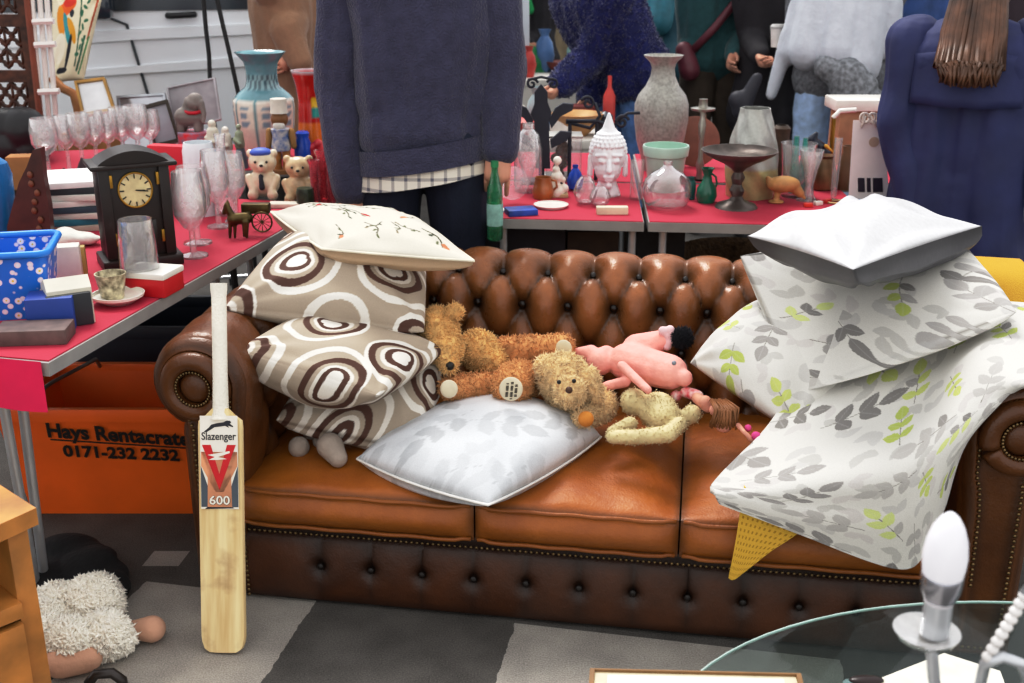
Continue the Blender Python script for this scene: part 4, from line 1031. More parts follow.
# carved dark wooden upright and leather pouch at far left
q = at_z(32, 246, ZT); t = thing('wood_carving', 'tall dark carved wooden ornament standing behind the blue basket', 'wood carving', q, 0)
k = mpp(q)
out = [(-25, 0), (20, 0), (22, 40), (21, 70), (22, 98), (14, 96), (6, 80), (-4, 64), (-14, 40), (-22, 20)]
build('panel', MB().prism([(a*k, b*k) for a, b in out], (0, 0, 0), (1, 0, 0), (0, 0, 1), (0, .03, 0)), mat('reddish_brown_wood', '#4d241c', .4, var=.25, scale=18, coat=.2), t, 30, True)
mb = MB()
for kk in range(7): mb.ell((( 10+3*sin(kk*2))*k, -.004, (18+kk*9)*k), (3*k, .006, 3.6*k), seg=8, rings=5)
build('carving', mb, mat('worn_wood', '#7b4a34', .5), t, 180, True)
LP('blue_jar', 'rounded teal blue jar partly cut by the left frame edge', 'jar', 4, 240, [(240, 10), (228, 14), (200, 16), (175, 17), (163, 14), (158, 8), (156, 3)], mat('teal_blue_ceramic', '#1f74ae', .3))
boxthing('cardboard_box', 'small brown cardboard box behind the carved ornament', 'box', 24, 190, (.10, .08, .12), mat('cardboard', '#a9784a', .8, var=.1), R(10))
# tall cut glass goblets
def goblet(name, label, cx, by, top, r, m=GLM, stem=.30, z0=ZT, group=None, wob=None, foot=.85):
    h = by-top
    prof = [(by+1, r*foot), (by-.02*h, r*foot*.95), (by-.05*h, r*.2), (by-h*stem, r*.16), (by-h*(stem+.05), r*.5), (by-h*(stem+.2), r*.95), (by-h*(stem+.42), r), (top, r*.86)]
    return LP(name, label, 'glass', cx, by, prof, m, z0, hollow=.0018, group=group, wob=wob, floor_y=by-h*(stem+.07))
dia = lambda a, z: .02*abs(sin(10*a+z*90))*(1 if z > .05 else 0)
goblet('crystal_goblet', 'large cut-crystal goblet nearest the camera beside the clock', 194, 256, 171, 17, wob=dia)
goblet('crystal_goblet', 'large cut-crystal goblet just behind the one nearest the clock', 198, 243, 166, 17, wob=dia)
goblet('crystal_goblet', 'cut-crystal goblet with a red mark right of the clock pair', 219, 227, 150, 14, wob=dia)
goblet('crystal_goblet', 'cut-crystal goblet on the left table behind the bronze horse', 236, 221, 152, 13)
LP('crystal_decanter', 'tall clear glass decanter with narrow neck behind the crystal goblets', 'decanter', 226, 214, [(216, 12), (210, 13), (180, 13), (165, 9), (150, 5), (140, 5), (134, 6)], GLM, hollow=.002)
LP('wine_bottle', 'white glass bottle vase behind the large goblets', 'vase', 204, 214, [(216, 15), (180, 16), (150, 16), (142, 14)], mat('milk_glass', '#e4e8ec', .2, var=.04), hollow=.003)
# bronze horse and cart
BRZ = mat('bronze_cast', '#6a5a38', .38, .8, .3, scale=30)
hy = at_z(240, 238, ZT); t = thing('bronze_horse_and_cart', 'small bronze horse pulling a cart at the front edge of the left table', 'ornament', hy)
def hp(px, py, dy=0): return at_y(px, py, hy.y+dy)
k = mpp(hy); sc_ = lambda r: r*k
cs = [(hp(233, 219), sc_(6), hp(247, 218, .02), sc_(6)), (hp(232, 217), sc_(4), hp(227, 206), sc_(3)), (hp(227, 205), sc_(3), hp(224, 213), sc_(2)), (hp(228, 203), sc_(1.5), hp(227, 200), sc_(.8))]
for a, b in ((230, 243), (235, 240), (244, 238), (247, 241)): cs.append((hp(a, 222), sc_(2.2), hp(a, b-2), sc_(1.2)))
blob('horse', cs, BRZ, t, .0025, 2)
mb = MB().box(hp(256, 208, .05), (sc_(28), .035, sc_(10)), bev=.004).tube([hp(233, 214), hp(250, 212, .03)], .002, 6).tube([hp(234, 217, .015), hp(252, 215, .07)], .002, 6)
build('cart', mb, BRZ, t, 40)
for dy in (.01, .09):
    wc = hp(262, 222, dy); rr = sc_(10); mb = MB().tube([wc+V((rr*cos(a), 0, rr*sin(a))) for a in [2*pi*i/20 for i in range(20)]], .0025, 6, True)
    for i in range(6): a = pi*i/6; mb.tube([wc+V((rr*cos(a), 0, rr*sin(a))), wc-V((rr*cos(a), 0, rr*sin(a)))], .0012, 5)
    build('wheel', mb, BRZ, t, 180)
# red-backed stand right of the clock
q = at_z(178, 212, ZT); o = build('red_folder', MB().box((0, 0, .11), (.13, .05, .22), bev=.004), mat('red_board', '#c9283c', .6, var=.05), None, 30, True); o.location = q+V((-.02, .03, 0)); o.rotation_euler = (0, 0, R(-12)); tag(o, 'upright red board box standing behind the clock', 'box')
# ================================================================== THINGS ON THE TABLES BEHIND THE SOFA
IRON = mat('black_iron', '#363843', .55, .3, .1)
# wrought iron stand with fleur-de-lis and scrolls
D_ = 4.25; q = V((at_y(545, 160, D_).x, D_, ZT)); t = thing('iron_fleur_de_lis', 'black wrought iron fleur-de-lis ornament behind the cut glass decanter', 'iron ornament', q)
def fp(px, py): return at_y(px, py, D_)
k_ = mpp(fp(540, 110))
def flat(poly, y0, th): return [(fp(a, b)) for a, b in poly]
mb = MB()
lily = [[(541, 84), (536, 92), (536, 104), (533, 114), (536, 122), (537, 168), (548, 168), (547, 122), (549, 112), (546, 102), (546, 92)],
        [(535, 120), (530, 108), (524, 104), (518, 106), (521, 112), (528, 118), (533, 128)],
        [(547, 120), (552, 108), (558, 103), (566, 104), (565, 110), (556, 116), (549, 128)],
        [(534, 140), (526, 132), (520, 134), (524, 141), (535, 148)], [(548, 140), (556, 131), (564, 132), (561, 140), (549, 148)]]
for pl in lily:
    a = [fp(541+(x-541)*1.3, y)-V((0, .012, 0)) for x, y in pl]; b = [p+V((0, .024, 0)) for p in a]; n = len(a)
    mb.add(a+b, [tuple(range(n)), tuple(range(2*n-1, n-1, -1))]+[(i, n+i, n+(i+1) % n, (i+1) % n) for i in range(n)])
bz0 = fp(541, 168); bz0.z = ZT+.006
mb.tube([fp(542, 150), V((fp(542, 150).x, D_, ZT+.004))], .010, 8); mb.box((fp(542, 150).x, D_, ZT+.006), (.16, .09, .012))
build('lily', mb, IRON, t, 20)
mb = MB()
def scroll(cx, cy, r, a0, turns, sgn=1): return [fp(cx+r*(1-k/46)*cos(a0+sgn*2*pi*turns*k/40), cy-r*(1-k/46)*sin(a0+sgn*2*pi*turns*k/40)) for k in range(41)]
for cx, cy, r, a0, tn, sg in ((532, 84, 6, .2, 1.3, 1), (553, 84, 6, 2.9, 1.3, -1)): mb.tube(scroll(cx, cy, r, a0, tn, sg), .005, 6)
mb.tube([fp(528, 80), fp(541, 77), fp(556, 80)], .005, 6); build('top_scroll', mb, IRON, t, 180)
D_ = 4.3; t = thing('iron_scroll_rack', 'low black wrought iron rack with curled scrolls between the fleur-de-lis and the grey vase', 'iron rack', V((fp(600, 150).x, D_, ZT)))
mb = MB()
for cx, cy, r, a0, tn, sg in ((588, 103, 7, 2.8, 1.5, -1), (622, 122, 7, .3, 1.5, 1)): mb.tube(scroll(cx, cy, r, a0, tn, sg), .006, 6)
mb.tube([fp(595, 103), fp(600, 116), fp(590, 128), fp(566, 122)], .007, 6); mb.tube([fp(615, 122), fp(628, 113), fp(640, 113)], .006, 6); mb.tube([fp(566, 121), fp(598, 121), fp(615, 130)], .008, 6)
build('scroll', mb, IRON, t, 180)
for px in (570, 597, 614): p = fp(px, 123); build('upright', MB().tube([p, (p.x, D_, ZT)], .007, 8), IRON, t, 60)
# cut glass decanter, round glass plate, glass case
LP('crystal_decanter', 'heavy cut-crystal decanter beside the hand of the man in the sweater', 'decanter', 528, 191, [(193, 13), (190, 14), (150, 14), (134, 11), (129, 6), (123, 6.5)], GLM, hollow=.004, seg=16)
q = at_z(511, 202, ZT); t = thing('glass_dish', 'round cut-glass dish standing on edge near the left end of the rear table', 'dish', q)
c = at_y(511, 183, q.y); r = 17*mpp(c); ax = V((.25, -1, .18)).normalized()
build('plate', MB().lathe([(0, 0), (r*.55, 0), (r, .018), (r*.98, .022), (r*.5, .006), (0, .006)], c, 32, ax), GLM, t, 40)
JUGC = mat('amber_stoneware', '#b5713c', .3, var=.22, scale=9, coat=.4)
t = thing('stoneware_jug', 'small amber brown stoneware jug with one handle on the rear table', 'jug', at_z(543, 197, ZT))
LP('body', '', '', 543, 198, [(200, 8), (198, 9.5), (192, 11), (186, 9.5), (180, 8), (177, 8.5)], JUGC, hollow=.003, parent=t)
yq = at_z(543, 198, ZT).y; build('handle', MB().tube(pxs([(551, 180), (556, 181), (557, 187), (552, 191)], yq), .004, 8), JUGC, t, 180)
LP('white_plate', 'shallow oval white dish lying at the front edge of the rear table', 'plate', 551, 207, [(211, 9), (209, 12), (205, 17), (204, 17.5)], CHI, hollow=.003)
boxthing('paperback_book', 'blue and white boxed book lying at the front edge by the green bottle', 'book', 521, 214, (.10, .07, .02), mat('blue_print', '#2d55b0', .5, var=.35, scale=12), R(14), dy=.0)
boxthing('paper_slip', 'folded slip of white paper beside the blue book', 'paper', 505, 211, (.05, .04, .006), mat('white_paper', '#e9e4da', .7), R(-25), dy=0)
PORC = mat('white_porcelain', '#ece7da', .3, var=.05)
q = at_z(557, 197, ZT); t = thing('porcelain_figurine', 'white porcelain figurine of a seated person behind the brown jug', 'figurine', q)
k = mpp(q); b_ = [(q+V((0, .01, 0))+V((a*k, 0, b*k)), r*k) for a, b, r in ((0, 4, 8), (-3, 10, 7), (0, 20, 6), (-1, 27, 4), (0, 36, 4.5), (7, 8, 5), (-6, 16, 3), (6, 17, 3))]
blob('figure', b_, PORC, t, .0035, 2)
build('base', MB().box(q+V((.004, .01, .006)), (20*k, .05, .012), bev=.003), mat('biscuit_base', '#cdb690', .6), t, 30)
LP('blue_glass_ball', 'small round cobalt blue bottle behind the glass ornaments', 'bottle', 575, 190, [(192, 3), (188, 7), (180, 8.5), (173, 6), (168, 2.5), (165, 3)], mat('cobalt_blue', '#2456c4', .2), hollow=.002)
t = thing('glass_lantern', 'square clear glass case with dark trim behind the white figurine', 'lantern', at_z(563, 181, ZT))
p0 = at_z(546, 180, ZT); p1 = at_z(581, 180, ZT); hz = at_y(560, 137, p0.y).z; w_ = p1.x-p0.x
for x, y, sx, sy in ((0, 0, w_, .003), (0, .11, w_, .003), (-w_/2, .055, .003, .11), (w_/2, .055, .003, .11)): build('glass_pane', MB().box(((p0.x+p1.x)/2+x, p0.y+y, (ZT+hz)/2), (sx, sy, hz-ZT-.01)), GL, t, 0)
build('lid', MB().box(((p0.x+p1.x)/2, p0.y+.055, hz), (w_+.01, .12, .008), bev=.002), mat('tin_trim', '#b7b4ae', .4, .7), t, 30)
build('base', MB().box(((p0.x+p1.x)/2, p0.y+.055, ZT+.006), (w_+.01, .12, .012), bev=.002), mat('tin_trim', '#b7b4ae'), t, 30)
t = thing('potpourri', 'brown dried flower bundle seen inside the glass case', 'dried flowers', at_z(562, 176, ZT)); 
blob('flowers', [(at_y(560+a, 150+b, p0.y+.055), .018) for a, b in ((0, 0), (6, 6), (-5, 8), (3, 14), (-3, 18), (2, -6), (8, -2), (0, 24))], mat('dried_petals', '#6f5a45', .9, var=.35, scale=60), t, .005, 1)
for nm, px, by, r, tp, lb in (('glass_globe', 585, 204, 12, 176, 'clear glass fishbowl ornament at the front left of the white head'), ('glass_globe', 600, 206, 11, 186, 'low clear glass bowl directly in front of the white head')):
    LP(nm, lb, 'glass', px, by, [(by+1, r*.4), (by-3, r*.75), (by-(by-tp)*.45, r), (by-(by-tp)*.8, r*.75), (tp, r*.4)], GL, hollow=.002)
boxthing('candle_box', 'small cream box lying at the front edge below the white head', 'box', 612, 214, (.105, .03, .026), mat('cream_box', '#dfd6bd', .6), R(1), dy=0)
# white head
q = at_z(609, 199, ZT); t = thing('white_head_bust', 'frosted white sculpted head with a topknot, serene closed eyes, on the rear table', 'bust', q)
m, nt, bs = nodes('frosted_white'); bs.inputs['Base Color'].default_value = (*lin('#eeeef0'), 1); bs.inputs['Roughness'].default_value = .3; bs.inputs['Subsurface Weight'].default_value = .3; bs.inputs['Subsurface Radius'].default_value = (.03, .03, .03)
nz = nt.nodes.new('ShaderNodeTexNoise'); nz.inputs['Scale'].default_value = 60; bp = nt.nodes.new('ShaderNodeBump'); bp.inputs['Strength'].default_value = .08; nt.links.new(nz.outputs['Fac'], bp.inputs['Height']); nt.links.new(bp.outputs['Normal'], bs.inputs['Normal'])
FRO = m; k = mpp(at_y(608, 160, q.y)); zb = ZT
def hb_(a, b, c=0): return V((q.x-.002+a*k, q.y+.07-c*k, at_y(608, b, q.y).z))
hd = [(hb_(0, 158), (18*k, 18*k, 20*k)), (hb_(0, 171, 3), (14*k, 15*k, 16*k)), (hb_(0, 143, -1), 13*k), (hb_(0, 132), 7*k, hb_(0, 117), 1.8*k), (hb_(0, 187, 0), 10*k, hb_(0, 197), 14*k),
      (hb_(0, 162, 17), 2.4*k, hb_(0, 171, 21), 3.2*k), (hb_(-4, 156, 17.5), 1.6*k, hb_(-13, 157, 13), 1.6*k), (hb_(4, 156, 17.5), 1.6*k, hb_(13, 157, 13), 1.6*k),
      (hb_(-7, 162, 15.5), (4.2*k, 2.5*k, 2.6*k)), (hb_(7, 162, 15.5), (4.2*k, 2.5*k, 2.6*k)), (hb_(-4, 178, 16.5), 1.8*k, hb_(4, 178, 16.5), 1.8*k), (hb_(-3, 181, 16), 1.8*k, hb_(3, 181, 16), 1.8*k), (hb_(0, 187, 14), 4*k),
      (hb_(-18, 160, 0), 2.5*k, hb_(-18, 178, 0), 3*k), (hb_(18, 160, 0), 2.5*k, hb_(18, 178, 0), 3*k)]
mbx = MB()
for c in hd: mbx.cap(*c) if len(c) == 4 else mbx.ell(c[0], c[1] if isinstance(c[1], tuple) else (c[1],)*3)
curl = MB()
for j in range(7):
    zz = 155-j*3.6; rr = 18.5*sqrt(max(.05, 1-((158-zz)/26)**2))
    for i in range(22):
        a = 2*pi*i/22+j*.14
        if sin(a) > .45 and zz > 148: continue
        mbx.ell(hb_(rr*cos(a), zz, rr*sin(a)), (2.0*k,)*3, seg=7, rings=5)
build('head', remesh(mbx, .0032, 1), FRO, t, 180)
build('base', MB().box(hb_(0, 200), (27*k, .09, .022), bev=.004), GL, t, 30)
LP('glass_tumbler', 'straight clear glass tumbler between the white head and the mint pot', 'glass', 636, 199, [(200, 6), (199, 6.5), (180, 6.5), (160, 7)], GL, hollow=.002)
# mint pot
t = LP('flower_pot', 'mint green ceramic flower pot with a thick rim in front of the grey vase', 'pot', 664, 193, [(196, 14), (193, 15), (175, 18), (156, 20.5), (155, 22.5), (147, 23.5), (145, 23)], mat('mint_ceramic', '#b9d3c6', .3, var=.05, coat=.3), hollow=.006, D=at_z(664, 190, ZT).y)
# tall grey vase
SPK = mat('speckled_grey_glaze', '#a8a69f', .35, var=.16, scale=85, coat=.3)
vy_ = 4.5
LP('floor_vase', 'tall speckled grey vase with flared neck, the biggest behind the sofa', 'vase', 659, 168, [(175, 14), (172, 15), (160, 18), (140, 24), (120, 27), (104, 27), (95, 24), (86, 17), (76, 12.5), (68, 11.5), (62, 13.5), (57, 19), (55, 20)], SPK, D=vy_, hollow=.006, seg=40)
LP('vase', 'round clear glass vase with narrow neck in front of the mint pot', 'vase', 666, 207, [(211, 9), (209, 15), (203, 21), (195, 24), (187, 24.5), (179, 22), (173, 16), (169, 8), (165, 4), (161, 5)], GL, hollow=.002)
SIL = mat('tarnished_silver', '#b4b1a8', .3, .9, .15)
LP('candlestick', 'silver candlestick with a wide drip tray behind the green jug', 'candlestick', 699, 183, [(186, 13), (184, 12), (180, 4), (172, 3), (165, 4.5), (158, 2.5), (140, 2.5), (125, 4), (118, 2.5), (112, 3), (110, 12), (108, 12.5), (107, 5), (100, 4), (99, 4.5)], SIL, D=4.32)
TER = mat('terracotta_plate', '#8d5a48', .6, var=.12)
q = V((at_y(694, 160, 4.6).x, 4.6, ZT)); c = at_y(694, 152, 4.6); o = build('copper_tray', MB().lathe([(0, 0), (24*mpp(c), 0), (25*mpp(c), .008), (22*mpp(c), .012), (0, .008)], (c.x, 4.6, ZT+25*mpp(c)*.96), 36, V((0, -1, .25)).normalized()), TER, None, 40); tag(o, 'round reddish-brown tray propped upright behind the silver candlestick', 'tray')
GRN = mat('green_glaze', '#167a5e', .15, var=.15, coat=.5)
t = thing('green_jug', 'small glossy emerald green jug in front of the silver candlestick', 'jug', at_z(706, 203, ZT))
LP('body', '', '', 706, 202, [(205, 6), (203, 8), (196, 10.5), (188, 9.5), (181, 5), (175, 4), (170, 5.5), (168, 7)], GRN, hollow=.0025, parent=t)
yq = at_z(706, 202, ZT).y; build('handle', MB().tube(pxs([(711, 173), (716, 177), (717, 184), (714, 190)], yq), .0035, 8), GRN, t, 180)
LP('ink_bottle', 'small teal glass bottle just left of the emerald green jug', 'bottle', 690, 199, [(201, 5), (190, 5.5), (182, 5), (180, 3.5), (177, 4)], mat('teal_glass', '#3f8e8a', .15, trans=.4), hollow=.002)
# pedestal bowl
PED = mat('dark_pewter', '#6b615c', .38, .5, .25, scale=20)
LP('pedestal_bowl', 'dark pewter pedestal bowl on a twisted stem at the front of the rear table', 'pedestal bowl', 736, 207, [(211, 20), (208, 22), (204, 19), (200, 8), (196, 5), (190, 7), (184, 4.5), (178, 6.5), (172, 4.5), (168, 8), (163, 16), (158, 27), (153, 36), (150, 38)], PED, hollow=.004, seg=36, floor_y=160, wob=lambda a, z: .18*sin(3*a+z*70) if .03 < z < .12 else 0)
# ribbed tapered vase
RIB = vmat('embossed_silver_vase', .35, .3, 90, metal=.3)
mb, p = lp_shape(750, 193, [(200, 22), (197, 23), (180, 25.5), (165, 26), (140, 23), (112, 15.5), (108, 15)], ZT, 4.02, .004, 64, step=3, wob=lambda a, z: .03*sin(a*7+z*60))
cc = np.array([lin('#c9bf8e') if v.z-ZT < .10 else lin('#b9bab5') for v in mb.v]); o = build('tapered_vase', mb, RIB, None, 60, col=cc); tag(o, 'silvery tapered vase with diagonal ribs behind the dark pedestal bowl', 'vase')
# wooden duck
q = at_z(779, 203, ZT); k = mpp(q); t = thing('wooden_duck', 'carved light wooden duck on a small stand right of the pedestal bowl', 'wooden duck', q); WD = mat('light_wood', '#c79a63', .5, var=.15, scale=25)
def dk(a, b, c=0): return q+V((a*k, c*k, b*k))
blob('duck', [(dk(3, 19), (17*k, 10*k, 8.5*k)), (dk(-10, 21), 5*k, dk(-13, 25), 2.5*k), (dk(15, 15), 6*k, dk(20, 10), 4.5*k), (dk(21, 9), 3*k, dk(25, 5), 1.5*k), (dk(-3, 3), 3*k, dk(-2, 14), 3.5*k), (dk(-3, 1.5), (8*k, 7*k, 2*k))], WD, t, .003, 2)
TEA = glass('aqua_glass', '#8fd6cc', .3)
LP('glass_vase', 'wide clear glass vase holding two teal bottles right of the wooden duck', 'vase', 795, 198, [(203, 14), (200, 15), (170, 15), (150, 17), (143, 18)], GL, hollow=.002, D=at_z(795, 196, ZT).y)
for dx, y1 in ((-3, 136), (6, 138)): LP('teal_bottle', ['slim teal bottle in the wide glass vase, left of the pair', 'slim teal bottle in the wide glass vase, right of the pair'][dx > 0], 'bottle', 795+dx, 196, [(196, 4.5), (165, 4.5), (152, 3), (y1, 2.5)], TEA, ZT+.012, D=at_z(795, 196, ZT).y)
LP('glass_vase', 'flared clear glass vase stem between the duck and the paper bag', 'vase', 808, 200, [(206, 12), (203, 10), (194, 5), (186, 4), (170, 7), (157, 11), (150, 12)], GLM, hollow=.002)
COP = mat('copper_pot_metal', '#8c6a4c', .35, .6, .25)
LP('copper_pot', 'rounded dull copper pot behind the flared glass vase', 'pot', 822, 189, [(192, 8), (188, 12), (176, 13), (164, 11), (158, 8), (155, 10)], COP, hollow=.003)
LP('champagne_flute', 'tall slim clear glass tube standing left of the white paper bag', 'glass', 833, 200, [(202, 8), (200, 3), (195, 3), (160, 4), (138, 4)], GL, hollow=.0015)
LP('clay_jar', 'brown clay jar partly hidden behind the white paper bag', 'jar', 846, 189, [(192, 9), (180, 12), (165, 10), (152, 6), (146, 7)], mat('brown_clay', '#7c5a40', .6, var=.15), hollow=.003)
LP('clay_jar', 'dark brown carved jar behind the ribbed vase and duck', 'jar', 778, 178, [(182, 10), (170, 13), (150, 11), (138, 8), (128, 9), (125, 6)], mat('dark_carved', '#4a3626', .5, var=.3, scale=40), hollow=.003)
q = at_z(817, 172, ZT); q = V((at_y(817, 160, 4.5).x, 4.5, ZT)); t = thing('bird_ornament', 'dark bird ornament with a yellow beak on the back of the rear table', 'ornament', q); k = mpp(q)
blob('bird', [(at_y(816, 148, 4.5), 9*k, at_y(824, 152, 4.5), 7*k), (at_y(812, 140, 4.5), 5*k, at_y(816, 134, 4.5), 2.5*k), (at_y(818, 150, 4.5), 6*k, V((q.x, 4.5, ZT)), 5*k)], mat('ink_blue_glaze', '#1b2238', .3), t, .004, 2)
build('beak', MB().cap(at_y(826, 146, 4.47), 2*k, at_y(833, 152, 4.45), .6*k), mat('yellow_glaze', '#d3a334', .4), t, 180)
t = thing('brass_arm', 'brass and white angled lamp arm rising behind the paper bag', 'lamp', V((at_y(833, 160, 4.5).x, 4.5, ZT)))
build('arm', MB().tube(pxs([(833, 176), (832, 140), (834, 118)], 4.5), .009, 8), BRS, t, 60); build('head_tube', MB().tube(pxs([(833, 118), (840, 111), (856, 110)], 4.5), .010, 8), CHI, t, 60)
# white paper bag
q = at_z(867, 199, ZT); k = mpp(q); t = thing('paper_gift_bag', 'white paper gift bag with dark striped window and a bow near the navy coat', 'paper bag', q)
def pb(px, py, dy=0): return at_y(px, py, q.y+dy)
f = [(848, 201), (889, 201), (884, 120), (853, 120)]; a = [pb(*x) for x in f]; b = [pb(x, y, .08) for x, y in [(850, 201), (887, 201), (882, 120), (855, 120)]]
for p in a[:2]+b[:2]: p.z = ZT
WPB = mat('white_bag_paper', '#eae6e6', .6, var=.03)
build('bag', MB().add(a+b, [(0, 1, 2, 3), (5, 4, 7, 6), (0, 4, 5, 1), (1, 5, 6, 2), (3, 2, 6, 7), (0, 3, 7, 4)]), WPB, t, 20)
INKB = mat('dark_print', '#2c2438', .6)
for x0, x1 in ((858, 865), (867, 871), (873, 883)): build('printed_stripe', MB().add([pb(x0, 192, -.002), pb(x1, 192, -.002), pb(x1-.5, 178, -.003), pb(x0-.2, 178, -.003)], [(0, 1, 2, 3)]), INKB, t, 0)
mb = MB()
for sx in (-1, 1):
    for r_ in (6, 9): mb.tube([pb(869+sx*(r_*(.5-.5*cos(an))), 118-5*sin(an), -.01) for an in [2*pi*i/14 for i in range(15)]], .004, 6)
mb.tube([pb(866, 116, -.01), pb(861, 128, -.014)], .004, 6); mb.tube([pb(871, 116, -.01), pb(876, 127, -.014)], .004, 6)
build('bow', mb, mat('cream_ribbon', '#dcd3cb', .5), t, 180)
build('printed_emblem', MB().lathe([(0, 0), (5*k, 0), (5*k, .001), (0, .001)], pb(874, 142, -.002), 20, (0, -1, 0)), mat('tan_print', '#c9b3a0', .6), t, 0)
t = thing('food_tray', 'shallow white tray standing on a brown box behind the paper bag', 'tray', V((at_y(866, 110, 4.65).x, 4.65, ZT)))
p0 = at_y(832, 104, 4.65); p1 = at_y(892, 104, 4.65)
build('tray', MB().box(((p0.x+p1.x)/2, 4.68, p0.z), (p1.x-p0.x, .18, .045), bev=.006), CHI, t, 30)
build('box', MB().box(((p0.x+p1.x)/2+.01, 4.68, (ZT+p0.z-.022)/2), (p1.x-p0.x-.03, .15, p0.z-.022-ZT), bev=.004), mat('tan_board', '#b28d6b', .7, var=.1), t, 30)
# red and white trinkets near the duck
for i, (px, py, c) in enumerate(((808, 207, '#d23a2a'), (818, 205, '#e8e4da'), (827, 203, '#c9382f'))):
    boxthing('toy_block', ['small red trinket lying in front of the flared glass vase', 'small white trinket between two red ones near the paper bag', 'small red trinket nearest the paper bag'][i], 'trinket', px, py, (.03, .018, .014), mat('trinket_%d' % i, c, .5), R(20*i), dy=0, group='trinkets in front of the glass vase')
q = at_z(840, 203, ZT); o = build('necklace', MB().tube([q+V((.05*cos(a), .025*sin(a), .004)) for a in [2*pi*i/26 for i in range(26)]], .004, 6, True), mat('pale_gold', '#c9b486', .35, .7), None, 180); tag(o, 'pale gold bangle lying in front of the paper bag', 'bangle')
# under the rear tables
BSK = mat('wicker', '#6b5034', .8, var=.3, scale=60, bump=.5, bscale=90)
q = V((at_y(738, 245, 3.95).x, 3.95, 0))
o = build('wicker_basket', MB().lathe([(0, 0), (.17, 0), (.23, .17), (.225, .19), (.205, .175), (.15, .02), (0, .02)], (q.x, q.y, .36), 28), BSK, None, 40); tag(o, 'brown wicker basket on a crate under the rear table', 'basket')
for i, (px, w_, h_, c, lb) in enumerate(((738, .40, .36, '#2c2622', 'dark wooden crate under the rear table carrying the wicker basket'), (522, .30, .66, '#33303a', 'dark box added to darken the space under the rear table near the trousers'), (590, .18, .65, '#4c3a30', 'dark brown box added to darken the space under the left rear table'), (655, .17, .66, '#25262c', 'black box added to darken the space under the seam of the rear tables'))):  # tall ones added and enlarged to darken the open gap under the tables
    p = at_y(px, 245, 4.0); o = build('under_table_box', MB().box((p.x, 4.02, h_/2), (w_, .34, h_), bev=.006), mat('under_box_%d' % i, c, .7, var=.2), None, 30); tag(o, lb, 'box')

# ================================================================== THINGS ON THE REAR LEFT TABLE AND ITS NEIGHBOURS
# row of wine glasses
for i, (cx, by, tp, r) in enumerate(((50, 181, 118, 11.5), (70, 172, 115, 9), (84, 172, 113, 10), (98, 169, 111, 10), (111, 166, 110, 10), (125, 164, 107, 10), (140, 163, 105, 11), (153, 160, 110, 9))):
    goblet('wine_glass', ['clear wine glass at the left end of the row, nearest the carved ornament', 'second wine glass from the left end of the row', 'third wine glass from the left end of the row', 'fourth wine glass from the left end of the row', 'fifth wine glass from the left of the row, left of the clock top', 'sixth wine glass from the left, above the clock pediment', 'seventh wine glass from the left, above the clock pediment', 'last wine glass at the right end of the row'][i], cx, by, tp, r*1.2, m=GLM, stem=.40, group='row of wine glasses', foot=.7)
for i, (cx, by, c) in enumerate(((84, 176, '#3a1826'), (96, 176, '#c9485a'), (112, 172, '#8d8466'), (127, 170, '#2b3046'), (66, 186, '#5b1b2a'))):
    LP('salt_pot', ['dark plum pot among the wine glass stems', 'pink little pot among the wine glass stems', 'olive cone ornament among the wine glass stems', 'navy cone ornament among the wine glass stems', 'maroon pot beside the leftmost wine glass'][i], 'pot', cx, by, [(by, 6), (by-6, 6.5), (by-12, 4), (by-18, 1)], mat('pot_%d' % i, c, .4))
# framed pictures leaning
def frame(name, label, tl, tr, br, bl, D0, D1, mf, mi, th=.02, border=.12):
    A = [at_y(*bl, D0), at_y(*br, D0), at_y(*tr, D1), at_y(*tl, D1)]; n = (A[1]-A[0]).cross(A[3]-A[0]).normalized()
    if n.y > 0: n = -n
    t = thing(name, label, 'picture frame', (A[0]+A[1])/2); c = sum(A, V())/4
    B = [p+(c-p)*border*1.3 for p in A]; mb = MB(); vs = []
    for ring in (A, B): vs += [p+n*th for p in ring]
    vs += [p for p in A]+[p+n*th*.4 for p in B]; fs = []
    for i in range(4):
        j = (i+1) % 4; fs += [(i, j, 4+j, 4+i), (8+i, 8+j, j, i), (4+i, 4+j, 12+j, 12+i)]
    fs.append((11, 10, 9, 8)); build('frame', mb.add(vs, fs), mf, t, 20)
    build('picture', MB().add([p+n*th*.5 for p in B], [(0, 1, 2, 3)]), mi, t, 0); return t
GILT = mat('gilt_frame', '#a8854a', .45, .4, .15); SILF = mat('silver_frame', '#a9adb2', .35, .7)
frame('picture_frame', 'gilt picture frame with a white print leaning behind the wine glasses', (76, 83), (106, 79), (117, 112), (84, 118), 4.85, 4.95, GILT, mat('white_print', '#dfe0e2', .3, var=.15, scale=6))
frame('picture_frame', 'large grey framed mirror leaning against things below the van', (118, 97), (166, 94), (178, 150), (124, 158), 4.95, 5.05, SILF, mat('mirror_grey', '#b9bcc2', .12, .6, .1), border=.06)
frame('picture_frame', 'small dark and gilt frame standing right of the wine glasses', (146, 106), (168, 100), (181, 142), (156, 148), 4.85, 4.9, mat('black_gilt', '#3a2c1e', .4), mat('grey_print', '#a7abb3', .3, var=.15, scale=9))
frame('picture_frame', 'grey card picture propped behind the elephant figurine', (168, 88), (216, 78), (222, 120), (174, 132), 5.1, 5.16, mat('pale_grey_frame', '#b9b9bd', .5), mat('grey_card', '#a9a7ab', .6, var=.12, scale=14), border=.05)
